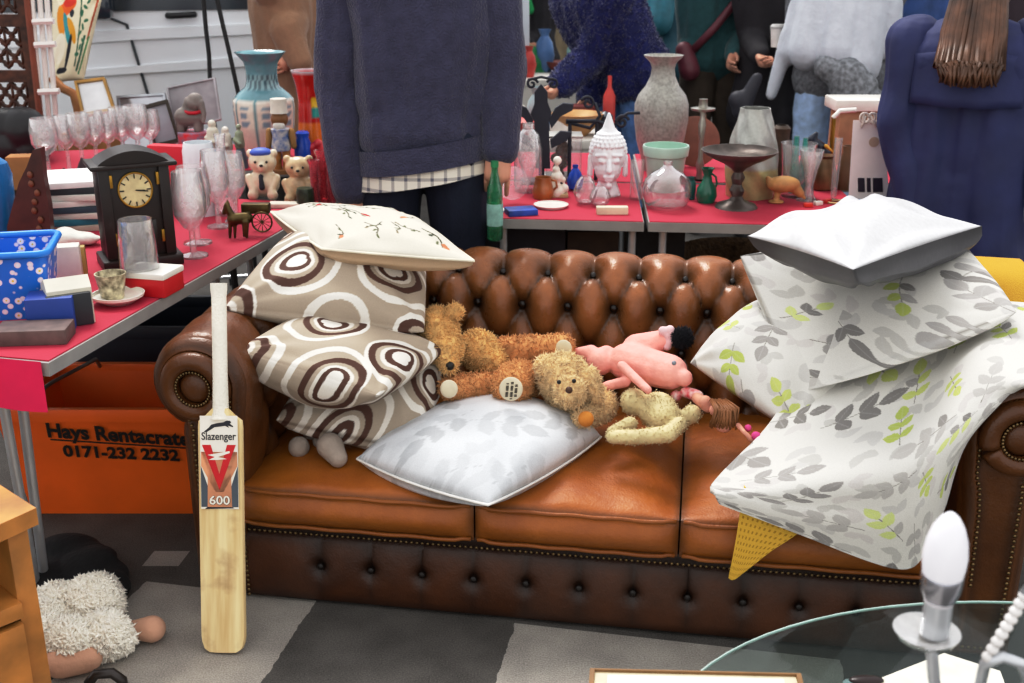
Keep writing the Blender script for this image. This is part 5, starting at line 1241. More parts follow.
# elephant on the red drum
q = V((at_y(194, 166, 4.75).x, 4.75, ZT)); t = thing('pedestal_drum', 'white pot with a red painted band under the elephant figurine', 'pot', q)
LP('pot', '', '', 194, 166, [(170, 12), (168, 13), (146, 14), (144, 14)], CHI, D=4.75, parent=t); z1 = at_y(194, 145, 4.75).z
LP('painted_band', '', '', 194, 145, [(145, 14.5), (144, 15), (132, 15), (131, 14)], mat('red_painted', '#c5323a', .45, var=.5, scale=40, dark='#7a9ab0'), z0=z1, D=4.75, parent=t)
zt2 = at_y(194, 131, 4.75).z; q = V((q.x, 4.75, zt2)); k = mpp(q); t = thing('elephant_figurine', 'grey elephant figurine with a red collar standing on the red banded pot', 'elephant figurine', q); EL = mat('elephant_grey', '#8d8580', .6, var=.15)
def el(a, b, c=0): return q+V((a*k, c*k, b*k))
blob('elephant', [(el(-5, 14), 10*k, el(5, 14), 9*k), (el(6, 28), 9*k, el(7, 30), 8*k), (el(0, 30), 4*k, el(-2, 22), 5*k), (el(13, 28, -3), 4*k, el(16, 18, -5), 2.6*k), (el(16, 18, -5), 2.6*k, el(15, 10, -6), 2*k), (el(-9, 10, -3), 4*k, el(-9, 2, -3), 4*k), (el(8, 10, -3), 4*k, el(8, 2, -3), 4*k), (el(-8, 10, 5), 4*k, el(-8, 2, 5), 4*k), (el(8, 10, 5), 4*k, el(8, 2, 5), 4*k)], EL, t, .004, 2)
build('collar', MB().tube([el(5+9*cos(a), 21+2*sin(a), 9*sin(a)) for a in [2*pi*i/20 for i in range(20)]], 1.8*k, 6, True), mat('red_ribbon', '#c6243a', .6), t, 180)
for i, (cx, by, tp, r, c1, c2) in enumerate(((216, 173, 119, 10, '#d8d3c4', '#4f7fc0'), (229, 178, 126, 9, '#e0d7cc', '#b98a6c'), (242, 172, 122, 7, '#9aa08a', '#5f6b78'))):
    q = V((at_y(cx, by, 4.55).x, 4.55, ZT)); t = thing('porcelain_figurine', ['pale porcelain lady figurine with a blue skirt left of the teal vase', 'white and tan porcelain figurine in front of the blue skirted one', 'grey green figurine right beside the teal vase'][i], 'figurine', q)
    z0 = ZT; z1 = at_y(cx, tp, 4.55).z; h = z1-z0; k = mpp(q)
    blob('figure', [(q+V((0, 0, h*.5)), r*.75*k, q+V((0, 0, h*.74)), r*.6*k), (q+V((0, 0, h*.9)), r*.42*k), (q+V((-r*.6*k, -.01, h*.62)), 2.4*k, q+V((r*.3*k, -.03, h*.55)), 2*k)], mat('fig_top_%d' % i, c1, .4), t, .004, 2)
    build('skirt', MB().lathe([(0, 0), (r*k, 0), (r*.95*k, h*.1), (r*.6*k, h*.4), (r*.5*k, h*.52), (0, h*.54)], q, 18), mat('fig_skirt_%d' % i, c2, .4, var=.2), t, 60)
# teal vase with painted panels
mb, p = lp_shape(267, 150, [(165, 20), (160, 21), (145, 25), (125, 29), (108, 30.5), (99, 30), (93, 25), (86, 17), (80, 15.5), (70, 15.5), (62, 17), (56, 22), (52, 25.5)], ZT, 4.8, .006, 72, step=2.5)
cc = []
for v in mb.v:
    d = v-p; a = math.degrees(atan2(d.y, d.x)) % 360; h = d.z/( at_y(267, 52, 4.8).z-ZT); f = (a+5) % 45
    c = '#6f9aa3'
    if h < .57: c = '#e6dfd2' if 4 < f < 41 else '#6f9aa3'
    if h < .57 and 12 < f < 30 and .30 < h < .52 and int(h*40) % 3: c = '#8fa6b4'
    if .68 < h < .80: c = '#8fb0b4' if (int(a/9)+int(h*60)) % 2 else '#55707a'
    if h < .04: c = '#6f9aa3'
    cc.append(lin(c))
o = build('painted_vase', mb, vmat('teal_glaze', .25, 0, 60, coat=.5), None, 60, col=np.array(cc)); tag(o, 'large teal and cream painted vase with a flared rim left of the man', 'vase')
# nutcracker
q = V((at_y(283, 172, 4.45).x, 4.45, ZT)); k = mpp(q); t = thing('nutcracker_soldier', 'wooden nutcracker soldier with a tall white hat in front of the teal vase', 'nutcracker', q)
def nk(a, py, c=0): return V((q.x+a*k, q.y+c*k, at_y(283, py, 4.45).z))
build('hat', MB().lathe([(0, 0), (9*k, 0), (8.5*k, 2*k), (8*k, 14*k), (0, 15*k)], nk(0, 113), 18), mat('hat_white', '#d9d3c8', .7), t, 40)
build('head', MB().ell(nk(0, 119), (8.5*k, 8.5*k, 8.5*k)), mat('nut_wood', '#8d6038', .5), t, 180)
build('beard', MB().ell(nk(0, 125, -5), (6*k, 4*k, 5*k)), mat('beard_white', '#e2dfd8', .9), t, 180)
build('coat', MB().lathe([(0, 0), (9*k, 0), (10*k, 4*k), (8*k, 14*k), (9.5*k, 21*k), (4*k, 23*k), (0, 23*k)], nk(0, 150), 18), mat('coat_blue', '#3b5f9c', .5, var=.4, scale=40, dark='#e4ddd0'), t, 40)
for sx in (-1, 1):
    build('arm', MB().cap(nk(sx*11, 131), 3.2*k, nk(sx*12.5, 146), 3*k), mat('sleeve_tan', '#a9814d', .5), t, 180)
    build('leg', MB().cap(nk(sx*4.5, 148), 4*k, V((q.x+sx*4.5*k, q.y, ZT+4*k)), 4*k), mat('nut_trouser', '#c9894a', .5, var=.3, scale=30), t, 180)
build('stand', MB().lathe([(0, 0), (12*k, 0), (12*k, 4*k), (0, 4*k)], q, 20), mat('nut_wood', '#8d6038'), t, 40)
# red orange vase, cobalt jar
mb, p = lp_shape(313, 148, [(160, 13), (158, 15), (146, 15), (120, 13), (100, 12), (85, 14), (74, 17), (70, 18)], ZT, 4.6, .004, 40, step=2.5)
cc = np.array([lin('#d9dde2') if v.z > at_y(313, 74, 4.6).z else (lin('#e57a1f') if v.z < at_y(313, 122, 4.6).z else lin('#c8231f')) for v in mb.v])
for i, v in enumerate(mb.v):
    for (a, b, r, c) in ((315, 105, 5, '#e9c33a'), (315, 113, 5, '#37a19a'), (318, 88, 4, '#efe9df')):
        s_ = at_y(a, b, 4.52)
        if (v-s_).length < r*mpp(s_) + .09 and v.y < p.y and abs(v.z-s_.z) < r*mpp(s_) and abs(v.x-s_.x) < r*mpp(s_): cc[i] = lin(c)
o = build('art_glass_vase', mb, vmat('red_art_glass', .2, 0, 60, coat=.4), None, 60, col=cc); tag(o, 'red and orange glass vase with white rim beside the man in the sweater', 'vase')
LP('cobalt_jar', 'small cobalt blue jar below the red and orange vase', 'jar', 304, 161, [(165, 6), (158, 9), (145, 9), (138, 6), (133, 7), (131, 5)], mat('cobalt_blue', '#2456c4'), D=4.5)
# teddy cookie jars
def bearjar(label, px, by, w, h, hat, body, D0=None):
    q = at_z(px, by, ZT); k = mpp(q); t = thing('bear_cookie_jar', label, 'cookie jar', q); s = h/52.
    def bj(a, b, c=0): return q+V((a*k*s, .05+c*k*s, b*k*s))
    blob('bear', [(bj(0, 14), (17*k*s, 14*k*s, 15*k*s)), (bj(0, 36), (15*k*s, 13*k*s, 12*k*s)), (bj(-12, 45), 4.5*k*s), (bj(12, 45), 4.5*k*s), (bj(2, 33, -11), 5.5*k*s), (bj(-14, 20, -5), 5*k*s, bj(-8, 8, -13), 4.5*k*s), (bj(14, 20, -5), 5*k*s, bj(10, 8, -13), 4.5*k*s), (bj(-9, 4, -14), 6*k*s), (bj(11, 4, -14), 6*k*s)], body, t, .004, 2)
    for a in (-5, 7): build('eye', MB().ell(bj(a, 38, -12.5), (1.3*k*s,)*3, seg=8, rings=6), BLK, t, 180)
    build('nose', MB().ell(bj(2, 35, -16.5), (2*k*s, 1.5*k*s, 1.4*k*s), seg=8, rings=6), BLK, t, 180)
    if hat: build('cap', MB().ell(bj(-1, 46), (12*k*s, 10*k*s, 5*k*s)), mat('cap_blue', '#4b68c2', .5), t, 180); build('bow_tie', MB().ell(bj(0, 23, -12), (2.5*k*s, 2*k*s, 2.5*k*s)).cap(bj(0, 22, -13), 2*k*s, bj(1, 12, -15), 3*k*s), mat('tie_navy', '#2b2c3a', .6), t, 180)
    return t
bearjar('cream ceramic bear jar with a blue cap and dark tie on the left table', 262, 199, 40, 50, True, mat('cream_glaze', '#e2d5bb', .3, var=.12, scale=18, coat=.4))
bearjar('small beige bear figurine beside the bear jar with the blue cap', 298, 203, 30, 48, False, mat('beige_glaze', '#cfb690', .35, var=.18, scale=25, coat=.4))
LP('green_dish', 'small dark and green pot in front of the beige bear figurine', 'pot', 306, 207, [(209, 7), (205, 9), (192, 9), (188, 8)], mat('dark_green_glaze', '#3c4a36', .3, var=.4, scale=50))
for i, (cx, by, tp, r) in enumerate(((316, 206, 160, 6), (324, 203, 150, 7), (332, 204, 162, 5))):
    LP('pink_glass', ['pink glass vase right of the bear figurines, shortest of three', 'tall pink glass vase just left of the man', 'thin pink glass vase against the man sleeve'][i], 'vase', cx, by, [(by, r*.8), (by-4, r), (by-20, r*.7), (tp+6, r*.8), (tp, r*1.1)], glass('pink_tint', '#f0a0ac', .3), hollow=.002)
blob_ = blob('plastic_bag', [(at_y(312+a, 148+b, 4.5), .02) for a, b in ((0, 0), (6, -4), (10, 2), (4, 6), (-3, 6), (12, 8), (8, 12))], mat('red_wrap', '#c92f3c', .3), None, .006, 1); tag(blob_, 'crumpled red plastic wrapping at the foot of the red vase', 'plastic wrap')
o = build('folded_napkin', MB().box(at_z(294, 207, ZT)+V((-.01, 0, .008)), (.15, .05, .016), bev=.005), mat('napkin_cream', '#e3dccb', .8), None, 40); tag(o, 'cream folded cloth lying at the foot of the bear jars', 'napkin')
# dark heap at the left edge
hp_ = blob('leather_bag', [(at_y(a, b, 4.7), r*.006) for a, b, r in ((8, 128, 14), (24, 130, 16), (38, 138, 12), (12, 145, 16), (30, 148, 14), (20, 118, 8), (0, 140, 14))], mat('black_leather_bag', '#1d1b20', .4, var=.2), None, .01, 2); tag(hp_, 'heap of black leather bags at the left end behind the wine glasses', 'bag')
# ================================================================== PEOPLE
SKIN = mat('skin', '#d3a088', .55, var=.05, scale=10); EYEW = mat('eye_white', '#eeeae4', .3); IRIS = mat('eye_dark', '#2a1c14', .3); LIP = mat('lip', '#b06a60', .5)
SHOE = mat('dark_shoe', '#1f1d1e', .5)
def person(label, x, y, face=0., h=1.72, lean=0., arms=None, top=None, topm=None, hem=.48, trm=None, hairm=None, hair='short', wide=1., depth=1., top_name='jacket', tr_name='trousers', voxel=.010, legs=None, fz=None, sleeve=1., head_yaw=0., hands='relaxed', z_shift=0, trw=1., lowx=.085, sep=False, fold=.010):
    """standing figure; local frame faces -Y, +X is the figure's left; arms: [(elbow, wrist), (elbow, wrist)] for the +X and -X arm"""
    t = thing('person', label, 'person', (x, y, 0), face); s = h/1.75
    hip = V((0, 0, .93*s)); Rl = M.Rotation(lean, 3, 'X')   # lean bends the trunk towards -Y
    def up(a, b, c): p = V((a, b, c))*s; return hip + Rl @ (p-hip) if c*s > hip.z-.02 else p
    sw_ = .185*wide
    sh = [up(sw_, .0, 1.43), up(-sw_, .0, 1.43)]
    if arms is None: arms = [None, None]
    full = []
    for i, a in enumerate(arms):
        sx = 1 if i == 0 else -1
        if a is None: a = (up(sx*(sw_+.06), .02, 1.15), up(sx*(sw_+.07), -.06, .90))
        full.append([V(q) for q in a])
    headc = up(0, -.015, 1.635); neck = up(0, .005, 1.47)
    hipx = .09*wide
    if legs is None: legs = [(V((hipx+.015, -.01, .50))*s, V((hipx+.03, .03, .09))*s), (V((-hipx-.015, -.01, .50))*s, V((-hipx-.03, .03, .09))*s)]
    hy = M.Rotation(head_yaw, 3, 'Z')
    def hd(a, b, c): return headc + Rl @ (hy @ (V((a, b, c))*s))
    body = [(up(.07, 0, 1.36), .105*s*depth, up(.055, 0, 1.0), .10*s), (up(-.07, 0, 1.36), .105*s*depth, up(-.055, 0, 1.0), .10*s), (up(0, 0, 1.40), .07*s, neck, .055*s), (neck, .056*s, headc, .055*s),
            (hd(0, .015, .025), .092*s), (hd(0, -.03, -.055), .064*s, hd(0, -.055, -.085), .040*s), (hd(0, -.088, .01), .012*s, hd(0, -.108, -.028), .015*s),
            (hd(.085, .01, -.012), (.012*s, .022*s, .032*s)), (hd(-.085, .01, -.012), (.012*s, .022*s, .032*s)), (hd(0, -.086, .045), .018*s), (up(.06, 0, .95), .10*s, up(-.06, 0, .95), .10*s)]
    fing = MB()
    for i, (el, wr) in enumerate(full):
        sx = 1 if i == 0 else -1
        body += [(sh[i], .062*s, el, .046*s), (el, .046*s, wr, .030*s)]
        d = (wr-el).normalized(); palm = wr+d*.085*s; side = d.cross(V((0, 1, .2))).normalized(); fl = side.cross(d).normalized()
        if fl.y > 0: fl = -fl
        body += [(wr, .028*s, palm, .030*s), (wr+side*.018*s, .022*s, palm+side*.024*s, .018*s), (wr-side*.018*s, .022*s, palm-side*.024*s, .018*s)]
        for k in range(4):
            o = (k-1.5)*.021*s; L = (.072, .082, .078, .060)[k]*s; a0 = palm+side*o-d*.012*s; a1 = a0+d*L*.5+fl*.012*s; a2 = a1+d*L*.38+fl*.030*s
            fing.cap(a0, .0092*s, a1, .0085*s, 8, 3); fing.cap(a1, .0085*s, a2, .007*s, 8, 3)
        th0 = wr+d*.025*s+fl*.02*s+side*(.024*s if sx*side.x < 0 else -.024*s); th1 = th0+d*.045*s+fl*.022*s
        fing.cap(th0, .012*s, th1, .010*s, 8, 3); fing.cap(th1, .010*s, th1+d*.03*s+fl*.004*s, .0085*s, 8, 3)
    for (kn, an), sx in zip(legs, (1, -1)): body += [(V((sx*hipx, 0, .9*s)), .085*s, kn, .055*s), (kn, .055*s, an, .038*s), (an, .04*s, an+V((0, -.10, -.045))*s, .035*s)]
    blob('body', body, SKIN, t, min(voxel, .008), 3, None, fing, True)
    for sx in (1, -1):
        e = build('eye', MB().ell(hd(sx*.033, -.079, .012), (.012*s, .008*s, .009*s), seg=10, rings=6), EYEW, t, 180, True)
        build('iris', MB().ell(hd(sx*.033, -.087, .012), (.0055*s, .003*s, .0055*s), seg=8, rings=5), IRIS, e, 180, True)
    build('mouth', MB().ell(hd(0, -.094, -.058), (.022*s, .006*s, .006*s), seg=10, rings=6), LIP, t, 180, True)
    # top garment
    g = 1.0; hz = hem
    cs = []
    for sx in (1, -1):
        cs += [(up(sx*.085*wide, .0, 1.37), .135*s*depth, up(sx*.075*wide, 0, 1.05), .125*s*depth), (up(sx*.07*wide, 0, 1.40), .10*s, up(sx*.16*wide, 0, 1.42), .075*s)]
        if hz >= .5: cs += [(up(sx*lowx*.9*wide, 0, 1.05), .125*s*depth, up(sx*lowx*wide, 0, hz/.57*1.0+.08), .135*s*depth), (up(0, 0, 1.05), .125*s*depth, up(0, 0, hz/.57*1.0+.08), .135*s*depth)]
        else: cs += [(up(sx*.075*wide, 0, 1.05), .125*s*depth, V((sx*.09*wide, 0, .88))*s, .135*s*depth), (V((sx*.09*wide, 0, .88))*s, .135*s*depth, V((sx*.11*wide, 0, max(hz, .1)*1.75+.10))*s, .145*s*depth), (V((0, 0, .95))*s, .135*s*depth, V((0, 0, max(hz, .1)*1.75+.10))*s, .15*s*depth)]
    cs += [(up(0, 0, 1.42), .085*s, up(0, .005, 1.485), .07*s), (up(0, 0, 1.36), .135*s*depth, up(0, 0, 1.0), .13*s*depth)]
    slv = [[(sh[i], .082*s*sleeve, el, .068*s*sleeve), (el, .068*s*sleeve, wr, .052*s*sleeve)] for i, (el, wr) in enumerate(full)]
    if not sep: cs += slv[0]+slv[1]
    o = blob(top_name, cs, topm, t, voxel, 3, fz, None, True, 180, fold)
    if sep:
        for q in slv: blob('sleeve', q, topm, o, voxel, 3, fz, None, True, 180, fold)
    ts = []
    for (kn, an), sx in zip(legs, (1, -1)): ts += [(V((sx*hipx, 0, .92*s)), .11*s*trw, V((sx*hipx*1.1, 0, .80*s)), .105*s*trw), (V((sx*hipx*1.1, 0, .80*s)), .105*s*trw, kn, .078*s*trw), (kn, .078*s, an+V((0, 0, .02)), .062*s)]
    ts.append((V((.06*trw, 0, .96*s)), .115*s*trw**.5, V((-.06*trw, 0, .96*s)), .115*s*trw**.5))
    blob(tr_name, ts, trm, t, voxel, 3, None, None, True, 180, .007)
    for (kn, an), sx in zip(legs, (1, -1)):
        blob('shoe', [(V((an.x, an.y+.01, .05)), .05*s, V((an.x, an.y-.13*s, .04)), .04*s), (V((an.x, an.y-.13*s, .038)), .038*s, V((an.x, an.y-.17*s, .034)), .032*s)], SHOE, t, .010, 2, None, None, True)
    if hairm:
        hc = [(hd(0, .025, .045), .100*s), (hd(0, -.01, .075), .088*s), (hd(.04, .04, 0), .075*s), (hd(-.04, .04, 0), .075*s)]
        if hair == 'long':
            for a in (-.065, -.03, 0, .03, .065): hc += [(hd(a, .06, .02), .045*s, hd(a*1.25, .085, -.20), .042*s), (hd(a*1.25, .085, -.20), .042*s, hd(a*1.15, .10, -.40), .026*s)]
        if hair == 'bob':
            for a in (-.07, -.03, .03, .07): hc.append((hd(a, .04, .02), .05*s, hd(a*1.1, .045, -.13), .04*s))
        blob('hair', hc, hairm, t, .009, 2, None, None, True)
    return t, up, full
def loc_px(t, px, py, dy=0):
    """a photo pixel at the figure's depth (+dy), in the figure's own frame"""
    return wm(t).inverted() @ at_y(px, py, t.location.y+dy)
def frame_of(x, y, face): return M.LocRotScale(V((x, y, 0)), Euler((0, 0, face)), None).inverted()
HB = mat('hair_brown', '#5a3b2c', .5, var=.3, scale=60); HD = mat('hair_dark', '#241b18', .5, var=.2, scale=60); HG = mat('hair_grey', '#8d8680', .6, var=.2, scale=60); HL = mat('hair_blond', '#b08a58', .5, var=.25, scale=60)
def knit(name, c, sc=160, b=.5, var=.12): return mat(name, c, .95, var=var, scale=30, bump=b, bscale=sc, sheen=.3)
# --- man in the navy sweater, seen from behind
my = 3.74; mx_ = at_y(421, 100, my).x; inv = frame_of(mx_, my, pi)
def mp(px, py, dy=0): return inv @ at_y(px, py, my+dy)
SWM = knit('navy_knit', '#464661', 150, .9)
man, up, fa = person('man in a navy sweater and checked shirt hem holding a green bottle', mx_, my, pi, 1.86, 0, [(mp(507, 62), mp(500, 150, -.05)), (mp(337, 85), mp(349, 192, -.04))][::-1] if False else [(mp(337, 85), mp(350, 190, -.04)), (mp(504, 70), mp(499, 148, -.06))], topm=SWM, hem=.50, trm=mat('dark_navy_chino', '#1a2238', .85, var=.12, bump=.2), hairm=HD, wide=1.10, depth=1.0, top_name='sweater', voxel=.008, sleeve=1.10, trw=1.0, lowx=.058, sep=True, fold=.016)
# sweater waistband, cuffs and the shirt hem below it
def ring_garment(name, z0, z1, rx, ry, m, parent, seg=48, tilt=0, cx=0, flare=0, wav=0):
    mb = MB(); G = []
    for k in range(seg):
        a = 2*pi*k/seg; G.append([V((cx+(rx+flare*j/4)*cos(a)*(1+wav*sin(a*5)), (ry+flare*j/4)*sin(a)*(1+wav*sin(a*7)), z0+(z1-z0)*(1-j/4)+tilt*cos(a))) for j in range(5)]+[V((cx+(rx+flare-.008)*cos(a), (ry+flare-.008)*sin(a), z0+tilt*cos(a))), V((cx+(rx-.008)*cos(a), (ry-.008)*sin(a), z1+tilt*cos(a)))])
    mb.grid(G, seg, 7, close_u=True); return build(name, mb, m, parent, 60, True)
m, nt, bs = nodes('checked_shirt'); N = nt.nodes; L = nt.links; tc = N.new('ShaderNodeTexCoord'); sp_ = N.new('ShaderNodeSeparateXYZ'); L.new(tc.outputs['Object'], sp_.inputs[0])
def wv(o_, per, w_):
    a = N.new('ShaderNodeMath'); a.operation = 'MODULO'; ad = N.new('ShaderNodeMath'); ad.inputs[1].default_value = 10; L.new(o_, ad.inputs[0]); L.new(ad.outputs[0], a.inputs[0]); a.inputs[1].default_value = per
    b = N.new('ShaderNodeMath'); b.operation = 'LESS_THAN'; L.new(a.outputs[0], b.inputs[0]); b.inputs[1].default_value = w_; return b.outputs[0]
ad = N.new('ShaderNodeMath'); L.new(wv(sp_.outputs[0], .042, .010), ad.inputs[0]); L.new(wv(sp_.outputs[2], .042, .010), ad.inputs[1])
r1 = N.new('ShaderNodeValToRGB'); r1.color_ramp.elements[0].color = (*lin('#ddd9cf'), 1); r1.color_ramp.elements[1].color = (*lin('#6c6c78'), 1)
dv2 = N.new('ShaderNodeMath'); dv2.operation = 'MULTIPLY'; dv2.inputs[1].default_value = .5; L.new(ad.outputs[0], dv2.inputs[0]); L.new(dv2.outputs[0], r1.inputs[0]); L.new(r1.outputs[0], bs.inputs['Base Color']); bs.inputs['Roughness'].default_value = .9
hzL, hzR = mp(361, 171).z, mp(489, 154).z; zmid = (hzL+hzR)/2; tl_ = (hzL-hzR)/2
zb_ = (mp(361, 189).z+mp(489, 168).z)/2
rx = (mp(361, 172)-mp(489, 160)).length/2
ring_garment('sweater_waistband', zmid-.005, zmid+.075, rx+.006, .162, SWM, man, tilt=-0.030, flare=.004)
ring_garment('shirt_hem', zb_, zmid+.02, rx-.002, .150, m, man, tilt=-.034, flare=.012, wav=.02)
for wpx, dpx in (((352, 190), (345, 165)), ((499, 152), (502, 128))):
    a, b = mp(*wpx, -.04), mp(*dpx, -.03); d = (a-b).normalized(); build('sweater_cuff', MB().tube([b, b+(a-b)*.5, a, a+d*.02], [.058, .058, .052, .050], 16), SWM, man, 60, True)
# green plastic bottle in his hand
bp_ = at_y(495, 205, my-.13); t = thing('plastic_bottle', 'clear green plastic water bottle held by the neck in the man\'s hand', 'bottle', at_y(495, 240, my-.13)); GB = glass('green_pet', '#6fd3a5', .35)
def bq(y_, r): q = at_y(495, y_, my-.13); return (r*mpp(q), q.z)
LPb = [bq(240, 6), bq(238, 7.8), bq(225, 8), bq(212, 8.2), bq(200, 8), bq(188, 7.5), bq(180, 5), bq(172, 3.4), bq(166, 3.4)]
build('bottle_body', MB().lathe([(r, z-LPb[0][1]) for r, z in LPb], (0, 0, 0), 24), GB, t, 60, True)
build('bottle_label', MB().lathe([(r+.0006, z-LPb[0][1]) for r, z in (bq(225, 8), bq(212, 8.2), bq(203, 8.1))], (0, 0, 0), 24), mat('pale_green_label', '#9cc9c0', .4, var=.2, scale=30), t, 60, True)
build('bottle_cap', MB().lathe([(bq(167, 3.9)[0], bq(167, 3)[1]-LPb[0][1]), (bq(167, 3.9)[0], bq(161, 3)[1]-LPb[0][1])], (0, 0, 0), 18), mat('cap_green', '#2f8a5c', .4), t, 40, True)
# --- woman in the navy coat on the right, seen from behind
wy = 3.80; wx = at_y(968, 100, wy).x; inv = frame_of(wx, wy, pi-.45)
def mp(px, py, dy=0): return inv @ at_y(px, py, wy+dy)
NVY = mat('navy_coat_cloth', '#2b3262', .7, var=.12, scale=8, bump=.7, bscale=9)
wom, up, fa = person('woman in a navy coat with long brown hair at the right edge', wx, wy, pi-.45, 1.57, 0, [(mp(899, 122, .05), mp(916, 212, -.02)), (mp(1052, 110, -.05), mp(1050, 200, -.10))], topm=NVY, hem=.30, trm=mat('black_trouser', '#17171b', .8), hairm=None, wide=1.12, depth=1.1, top_name='coat', voxel=.009, sleeve=1.25, sep=True, fold=.020)
# coat storm flap across the shoulders
mb = MB(); G = []
for i in range(25):
    u = -1+2*i/24; G.append([V((u*.17, .150-.05*abs(u)**2.2+.016*(j/6), 1.285-.03*abs(u)-.17*j/6-.015*cos(u*3)*(j/6))) for j in range(7)])
mb.grid(G, 25, 7); fl_ = build('storm_flap', mb, NVY, wom, 180, True); md = fl_.modifiers.new('t', 'SOLIDIFY'); md.thickness = .008
hc = []; hz0 = 1.58
mb = MB()
HW = mat('hair_warm_brown', '#775541', .4, var=.35, scale=14, dark='#3f2c23')
hs = 1.57/1.75
for k in range(170):
    u = random.uniform(-1, 1); yj = random.uniform(0, .035); x0 = u*.085; e = random.uniform(.65, 1.0)
    pts = [V((x0*.5, .05, 1.72*hs)), V((x0*.8, .085+yj*.6-.03*u*u, 1.66*hs)), V((x0*1.05, .135+yj-.03*u*u, 1.48*hs)), V((x0*1.1+.008*sin(k), .175+yj-.03*u*u, 1.36*hs)), V((x0+.012*sin(k*1.7), .19+yj-.03*u*u, 1.23+.05*(1-e))), V((x0*.85+.018*sin(k*2.1), .180+yj-.03*u*u, 1.165+.10*(1-e)))]
    mb.tube(pts, [.010, .011, .011, .010, .009, .003], 6)
mb.ell((0, .01, 1.622*hs), (.092, .100, .108))
build('hair', mb, HW, wom, 180, True)
build('collar_scarf', MB().tube([V((.075*cos(a), -.01+.07*sin(a), 1.325+.01*sin(3*a))) for a in [2*pi*k/20 for k in range(20)]], .028, 8, True), mat('pale_scarf', '#b9bccb', .9, bump=.2), wom, 180, True)
# --- the crowd behind
def crowd(label, px, Y, **kw): return person(label, at_y(px, 60, Y).x, Y, **kw)
def arms_px(px, Y, face, L, Rr):
    inv = frame_of(at_y(px, 60, Y).x, Y, face); return [tuple(inv @ at_y(a, b, Y+c) for a, b, c in q) if q else None for q in (L, Rr)]
BRN = knit('brown_fleece', '#94755e', 60, .3, .05); JEAN = mat('blue_jean', '#5b7fb5', .85, var=.2, scale=25, bump=.2); LJEAN = mat('pale_jean', '#b5cdec', .85, var=.15, scale=20); BLKC = mat('black_cloth', '#29262c', .8, var=.15); DTR = mat('dark_trouser', '#2d2825', .85, var=.15)
crowd('person in a brown fleece coat with bent arms, behind the teal painted vase', 293, 5.7, face=-pi/2-.3, h=1.72, arms=arms_px(293, 5.7, -pi/2-.3, ((318, 42, .1), (292, 58, -.15)), ((288, 30, -.2), (300, 62, -.25))), topm=BRN, hem=.33, trm=DTR, hairm=HB, wide=1.05, depth=1.15, sleeve=1.25)
t_, u_, f_ = crowd('person in a black coat with a bright green scarf, far behind the sweater man', 527, 8.6, face=-.2, h=1.68, arms=arms_px(527, 8.6, -.2, ((546, 35, 0), (522, 42, -.2)), ((508, 35, 0), (530, 46, -.2))), topm=BLKC, hem=.40, trm=BLKC, hairm=HL, hair='bob')
GS = mat('green_scarf_cloth', '#1fa35c', .8, var=.15, bump=.3)
blob('scarf', [(u_(.07, -.10, 1.45), .05, u_(-.07, -.10, 1.45), .05), (u_(.04, -.14, 1.44), .045, u_(-.03, -.17, 1.25), .04), (u_(-.04, -.14, 1.42), .04, u_(.05, -.17, 1.18), .035)], GS, t_, .012, 2, None, None, True)
t = blob('green_bag', [(at_y(a, b, 8.1), .07) for a, b in ((530, 55), (536, 62), (533, 72), (538, 74))], mat('green_bag_cloth', '#2c8a52', .6), None, .015, 2); tag(t, 'green bag hanging in front of the person with the green scarf', 'bag'); t.parent = None
crowd('person in a beige mac standing far behind the iron fleur-de-lis', 562, 9.6, face=.3, h=1.75, topm=mat('beige_mac', '#a8977c', .8), hem=.25, trm=DTR, hairm=HG, wide=.9)
NF = mat('navy_fur', '#22296e', .9, var=.2, scale=20, sheen=.6)
fc = -pi/2+.45
crowd('person in a fluffy navy blue jacket bending down over a stall', 628, 6.4, face=fc, h=1.74, lean=R(30), arms=arms_px(628, 6.4, fc, ((592, 55, -.22), (562, 84, -.35)), ((610, 60, .10), (590, 98, -.05))), topm=NF, hem=.50, trm=JEAN, hairm=HD, wide=1.3, depth=1.45, sleeve=1.4, fz=(16000, .012, .005, .6))
TL = mat('teal_jacket_cloth', '#2f6274', .6, var=.15, scale=8, bump=.15, bscale=30)
t_, u_, f_ = crowd('person in a teal jacket with a small rucksack behind the navy fluffy jacket', 655, 7.4, face=pi-.5, h=1.70, lean=R(14), topm=TL, hem=.46, trm=mat('navy_trouser', '#20263c', .8), hairm=HG, wide=1.15, depth=1.2, sleeve=1.2)
blob('rucksack', [(u_(.08, .20, 1.38), .08, u_(.08, .22, 1.12), .09), (u_(-.08, .20, 1.38), .08, u_(-.08, .22, 1.12), .09)], mat('petrol_bag', '#3d8394', .6, var=.15), t_, .012, 3, None, None, True)
build('shoulder_strap', MB().tube([u_(-.15, .12, 1.42), u_(-.17, -.05, 1.42), u_(-.19, -.10, 1.2), u_(-.20, .05, 1.0)], .016, 8), mat('coral_strap', '#c4605c', .7), t_, 180, True)
crowd('person in a turquoise top far behind the grey vase', 690, 9.0, face=pi+.3, h=1.70, topm=mat('turquoise_top', '#1f8f92', .7), hem=.47, trm=BLKC, hairm=HB, hair='bob')
GRS = knit('bottle_green_knit', '#2f5a5e', 90, .3)
fc = .25
t_, u_, f_ = crowd('person in a dark green sweater with a maroon bag strap across the chest', 714, 6.6, face=fc, h=1.80, arms=arms_px(714, 6.6, fc, ((742, 30, 0), (734, 56, -.22)), ((690, 40, 0), (696, 100, -.05))), topm=GRS, hem=.50, trm=mat('brown_chino', '#4d4238', .85, var=.15), hairm=HD, wide=.95)
